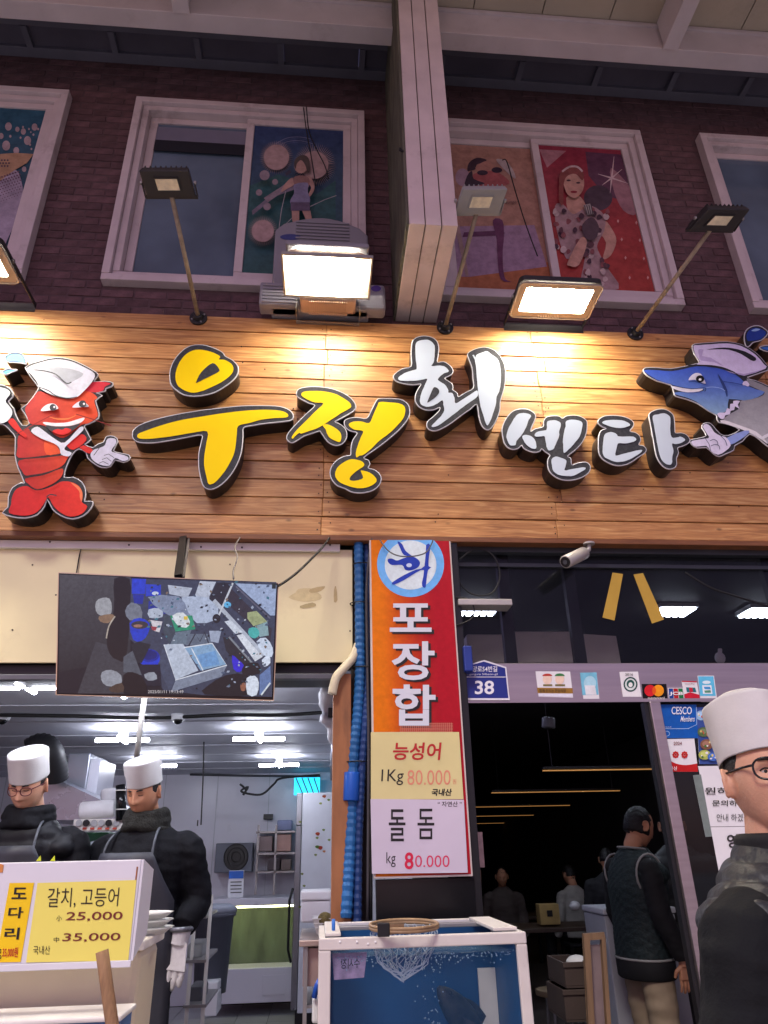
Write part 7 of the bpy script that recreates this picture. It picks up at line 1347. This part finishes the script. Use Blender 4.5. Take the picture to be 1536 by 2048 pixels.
def apron(t, T, b=1.0, z1=1.27, z0=.55, half=1.0, lean=0):
    vs = []; nu, nv = 16, 20
    for j in range(nv + 1):
        z = z0 + (z1 - z0) * j / nv; wdt = .125 + min(1, max(0, (z1 - z) / .2)) * .1
        for i in range(nu + 1):
            u = -1 + 2 * i / nu; x = u * wdt; ry = .168 * b if z > .9 else .15
            y = ry * math.sqrt(max(.0, 1 - (x / .275) ** 2)) + .012 + lean * max(0, (z - .9) / .6) + .008 * noise.noise(Vector((x * 12, z * 7, 1)))
            vs.append(T((x, y, z)))
    f = [(j * (nu + 1) + i, j * (nu + 1) + i + 1, (j + 1) * (nu + 1) + i + 1, (j + 1) * (nu + 1) + i) for j in range(nv) for i in range(nu)]
    o = MB().add(vs, f).build('apron', m_ap, t, True, fix=False); s = o.modifiers.new('solid', 'SOLIDIFY'); s.thickness = .004
    for sx in (-1, 1): MB().tube([T(q) for q in smooth([(sx * .12, .152 * b + lean * .8, z1 - .01), (sx * .115, .13 * b + lean * .9, 1.385), (sx * .10, .085 + lean, 1.435), (sx * .085, 0 + lean, 1.475)], 4, False)], .0065, 8).build('apron_strap', M('strap_grey', (74, 78, 84), .6), t, True)
def scarf(t, T, mat, lean=0, z=1.475, r_=.085):
    mb = MB()
    for dz, f in ((-.03, 1.12), (0, 1.08), (.03, 1.0)): mb.tube([T((r_ * f * math.cos(a), lean + .01 + r_ * f * math.sin(a), z + dz + .01 * math.sin(a * 2 + dz * 40))) for a in [2 * math.pi * i / 24 for i in range(24)]], .027, 10, closed=True)
    return organic('scarf', mb, mat, t, .008, 3, lambda p, n: .004 * noise.noise(p * 30))
def hand(t, wrist, down, across, palmn, mat, k=1.0, curl=.5, name='glove'):
    d, a, n = [Vector(v).normalized() for v in (down, across, palmn)]; mb = MB(); w = Vector(wrist)
    mb.tube([w - d * .03, w + d * .01, w + d * .03], [.031 * k, .029 * k, .03 * k], 12)
    mb.hexa([w + d * .02 + a * s * .028 * k + n * q * .014 * k for s, q in ((-1, -1), (1, -1), (1, 1), (-1, 1))] + [w + d * .095 * k + a * s * .042 * k + n * q * .014 * k for s, q in ((-1, -1), (1, -1), (1, 1), (-1, 1))])
    for i, L_ in enumerate((.072, .08, .075, .06)):
        b0 = w + d * .088 * k + a * (-.031 + i * .0207) * k * 1.08; c1 = b0 + (d * .95 + n * .25 * curl).normalized() * L_ * .5 * k; c2 = c1 + (d * .8 + n * .6 * curl).normalized() * L_ * .3 * k; c3 = c2 + (d * .5 + n * .9 * curl).normalized() * L_ * .22 * k
        mb.tube([b0 - d * .012, b0, c1, c2, c3], [.0098 * k, .0098 * k, .0092 * k, .0086 * k, .0065 * k], 9)
    b0 = w + d * .035 * k - a * .026 * k; mb.tube([b0, b0 + (d * .6 - a * .8 + n * .2).normalized() * .035 * k, b0 + (d * .6 - a * .8 + n * .2).normalized() * .035 * k + (d * .9 - a * .2 + n * .35).normalized() * .034 * k], [.014 * k, .0115 * k, .008 * k], 10)
    return organic(name, mb, mat, t, .0035, 2)
def at_feet(px, py, Y, zc, zfloor, h): 
    """foot point so that a head centre of height zc lands on that pixel at depth Y"""
    p = P(px, py, Y); return Vector((p.x, Y, zfloor)), (p.z - zfloor) / 1.615 * 1.0

# middle cook
p = P(288, 1587, .62); h = (p.z - ZK) / 1.60 * 1.74; yw = math.radians(180 - 14)
t, T, H, Rh, k, ff = person('cook in white cap, black coat and apron wearing a white glove', (p.x, .62, ZK), yw, h, math.radians(-5), math.radians(18), m_skin2, lean=.02, bulk=1.05, hs=.92, head_at=p,
    arms=[((-.22, 0, 1.355), (-.272, -.03, 1.13), (-.258, .09, 1.03)), ((.22, 0, 1.355), (.265, .03, 1.14), (.18, .22, 1.05))])
brow_eyes(t, H, ff, k); hair(t, H, Rh, k, -.05); cap(t, H, k, .125, .045, .088, .102, 1.04, math.radians(-4)); apron(t, T, 1.12, 1.34, lean=.02); scarf(t, T, m_scarf, .02)
Rz = Matrix.Rotation(yw, 3, 'Z'); w_ = T((-.256, .10, .995)); hand(t, w_, (-.15, 0, -1), (1, -.3, -.1), (-.2, .9, 0), m_glove, k * 1.32, .8); MB().tube([w_ + Vector((.046 * math.cos(a), .046 * math.sin(a), .035)) for a in [2 * math.pi * i / 16 for i in range(16)]], .012, 8, closed=True).build('cuff', M('foil_cuff', (120, 122, 126), .3, metal=.5, var=.3, sc=60), t, True)
hand(t, T((.18, .23, 1.04)), Rz @ Vector((0, .6, -.7)), Rz @ Vector((1, 0, 0)), Rz @ Vector((0, -.6, -.6)), m_glove, k, .6)
# left cook
p = P(54, 1588, .55); h = (p.z - ZK + .04) / 1.60 * 1.74; yw = math.radians(180 - 8)
def qv(q, n): return .007 * abs(math.sin((q.z + .02 * noise.noise(q * 6)) * math.pi / .075)) - .004 + .004 * noise.noise(q * 14)
t, T, H, Rh, k, ff = person('cook in white cap and glasses looking down, at left edge', (p.x, .55, ZK), yw, h, math.radians(3), math.radians(24), m_skin, head_at=p, lean=.05, bulk=1.03, hs=.93, puff=qv, coat=M('black_puffer_vest', (17, 18, 23), .6, var=.2, bump=.2, spec=.3), sleeve=m_jk, arms=[((-.21, .02, 1.355), (-.27, .04, 1.13), (-.19, .25, 1.05)), ((.21, .02, 1.355), (.27, .04, 1.13), (.19, .25, 1.05))])
brow_eyes(t, H, ff, k); hair(t, H, Rh, k, 0); cap(t, H, k, .13, .042, .088, .102, 1.04, math.radians(-4)); apron(t, T, 1.1, 1.345, lean=.05); scarf(t, T, m_jk, .05, 1.46, .088); glasses(t, H, k, m_rimr, .006)
Rz = Matrix.Rotation(yw, 3, 'Z')
for s in (-1, 1): hand(t, T((s * .17, .27, 1.045)), Rz @ Vector((-s * .3, .8, -.4)), Rz @ Vector((s, .2, 0)), Rz @ Vector((0, -.3, -1)), m_glove, k, .6)
MB().tube([T(q) for q in ((-.03, .178, 1.24), (-.025, .16, 1.36), (-.045, .12, 1.43))], .004, 6).build('zip', m_gal, t, True)
# foreground worker at the right edge
p = P(1533, 1566, -1.75); h = p.z / 1.612 * 1.74; yw = math.radians(180 + 36)
NK = Vector((p.x, p.y, 1.50))
def qv2(q, n):
    d = (q - NK).length + .006 * noise.noise(q * 5)
    return .011 * abs(math.sin(d * math.pi / .058)) ** .7 - .005 + .003 * noise.noise(Vector((q.x * 40, q.y * 40, q.z * 22)))
m_vest = M('slate_puffer_vest', (38, 41, 46), .45, var=.25, sc=14, bump=.4, bsc=60)
t, T, H, Rh, k, ff = person('worker in white cap, glasses and grey puffer vest, right foreground', (p.x, -1.75, 0), yw, h, math.radians(-43), math.radians(-5), m_skin3, head_at=p, bulk=1.08, armr=1.14, puff=qv2, coat=m_vest, sleeve=M('black_hoodie', (20, 22, 25), .8, var=.15, sc=20, bump=.2, bsc=120, spec=.25), vox=.006,
    arms=[((-.23, .0, 1.31), (-.30, -.03, 1.08), (-.265, .08, .88)), ((.225, .0, 1.32), (.285, -.03, 1.10), (.265, .08, .88))])
brow_eyes(t, H, ff, k, False); hair(t, H, Rh, k, .02); cap(t, H, k, .135, .044, .085, .101, 1.05, math.radians(7), .03); glasses(t, H, k, m_rim, .01, .026, .1, .0025, .86)
rg = MB()
for dz, f_ in ((-.035, 1.06), (-.01, 1.0), (.018, .95)): rg.tube([T((.078 * f_ * math.cos(a), .008 + .078 * f_ * math.sin(a), 1.475 + dz)) for a in [2 * math.pi * i / 24 for i in range(24)]], .017, 10, closed=True)
organic('collar', rg, M('black_collar', (20, 21, 23), .8, bump=.2), t, .006, 3)
Rz = Matrix.Rotation(yw, 3, 'Z')
for s in (-1, 1): hand(t, T((s * .253, .09, .865)), (0, 0, -1), Rz @ Vector((0, s, 0)), Rz @ Vector((-s, 0, 0)), m_skin3, k, .5, 'hand')
# person in quilted vest in the doorway, seen from behind
p = P(1278, 1656, 1.45); h = p.z / 1.615 * 1.74; yw = math.radians(-82)
def ql(q, n): return .005 * (abs(math.sin((q.x + q.y + q.z) * 62)) * abs(math.sin((q.x + q.y - q.z) * 62))) ** .5 + .005 * noise.noise(q * 7)
m_quilt = M('dark_green_quilt', (26, 40, 42), .7, var=.5, sc=60, bump=.4, bsc=90)
t, T, H, Rh, k, ff = person('person in dark green quilted vest and beige trousers, back turned', (p.x, 1.45, .02), yw, h, math.radians(8), math.radians(20), m_skin2, head_at=p, coat=m_quilt, puff=ql, sleeve=M('black_sleeve', (18, 19, 22), .8), pants=M('beige_trousers', (150, 132, 110), .75, var=.08, bump=.2, bsc=12), lean=.04, bulk=1.05)
hair(t, H, Rh, k, -.45)
MB().loft([[T((r_ * math.cos(a), .0 + r_ * .78 * math.sin(a), z_)) for a in [2 * math.pi * i / 28 for i in range(28)]] for r_, z_ in ((.19, .78), (.202, .79), (.205, .89), (.19, .9))]).build('shirt_hem', M('black_shirt_hem', (18, 18, 22), .8), t, True)
m_pip = M('grey_piping', (150, 150, 148), .6)
MB().tube([T((.204 * math.cos(a), .0 + .158 * math.sin(a), .885)) for a in [2 * math.pi * i / 32 for i in range(32)]], .007, 6, closed=True).build('hem_piping', m_pip, t, True)
MB().tube([T((.088 * math.cos(a), .03 + .088 * math.sin(a), 1.475 - .012 * math.sin(a))) for a in [2 * math.pi * i / 24 for i in range(24)]], .007, 6, closed=True).build('collar_piping', m_pip, t, True)
for s in (-1, 1): MB().tube([T((s * (.192 + .012 * math.sin(a)), .01 + .09 * math.cos(a), 1.33 + .115 * math.sin(a))) for a in [2 * math.pi * i / 20 for i in range(20)]], .007, 6, closed=True).build('armhole_piping', m_pip, t, True)
Rz = Matrix.Rotation(yw, 3, 'Z')
for s in (-1, 1): hand(t, T((s * .25, .1, .89)), (0, 0, -1), Rz @ Vector((0, s, 0)), Rz @ Vector((-s, 0, 0)), m_skin2, k, .5, 'hand')
# person in long dark padded coat beside
p = P(1345, 1652, 1.9); yw = math.radians(-20)
t, T, H, Rh, k, ff = person('person in long black padded coat beside the quilted vest', (p.x, 1.9, .02), yw, 1.72, 0, .1, m_skin2, coat=M('black_padded_coat', (22, 22, 24), .55, var=.2), puff=lambda q, n: .012 * abs(math.sin(q.z * math.pi / .13)) - .004, bulk=1.15); hair(t, H, Rh, k, -.4)
# seated customers far inside
for x, y, Y, yw, c, lab in ((1003, 1752, 7.4, 170, (84, 74, 70), 'dim seated customer in brown deep in the hall, left'), (1143, 1748, 7.0, 20, (176, 172, 164), 'dim seated customer in pale shirt deep in the hall'), (1212, 1718, 5.2, -30, (34, 34, 38), 'dim dark haired customer in black deep in the hall')):
    p = P(x, y, Y); hz = p.z - 1.6
    t, T, H, Rh, k, ff = person(lab, (p.x, Y, hz), math.radians(yw), 1.72, 0, .2, m_skin2, coat=M('customer%d' % x, c, .8), seated=True, detail=False, vox=.014, group='customers in the dark hall'); hair(t, H, Rh, k, -.3)
    sx = thing('dining_chair', 'dark chair under the ' + lab.split(' deep')[0], 'chair', (p.x, Y, .02), 'chairs in the dark hall'); zs_ = hz + .82
    MB().box(p.x - .2, p.x + .2, Y - .2, Y + .2, zs_ - .04, zs_).build('seat', m_black, sx, bevel=.01)
    for a_ in (-.17, .17):
        for b_ in (-.17, .17): MB().box(p.x + a_ - .015, p.x + a_ + .015, Y + b_ - .015, Y + b_ + .015, .012, zs_ - .04).build('leg', m_black, sx)
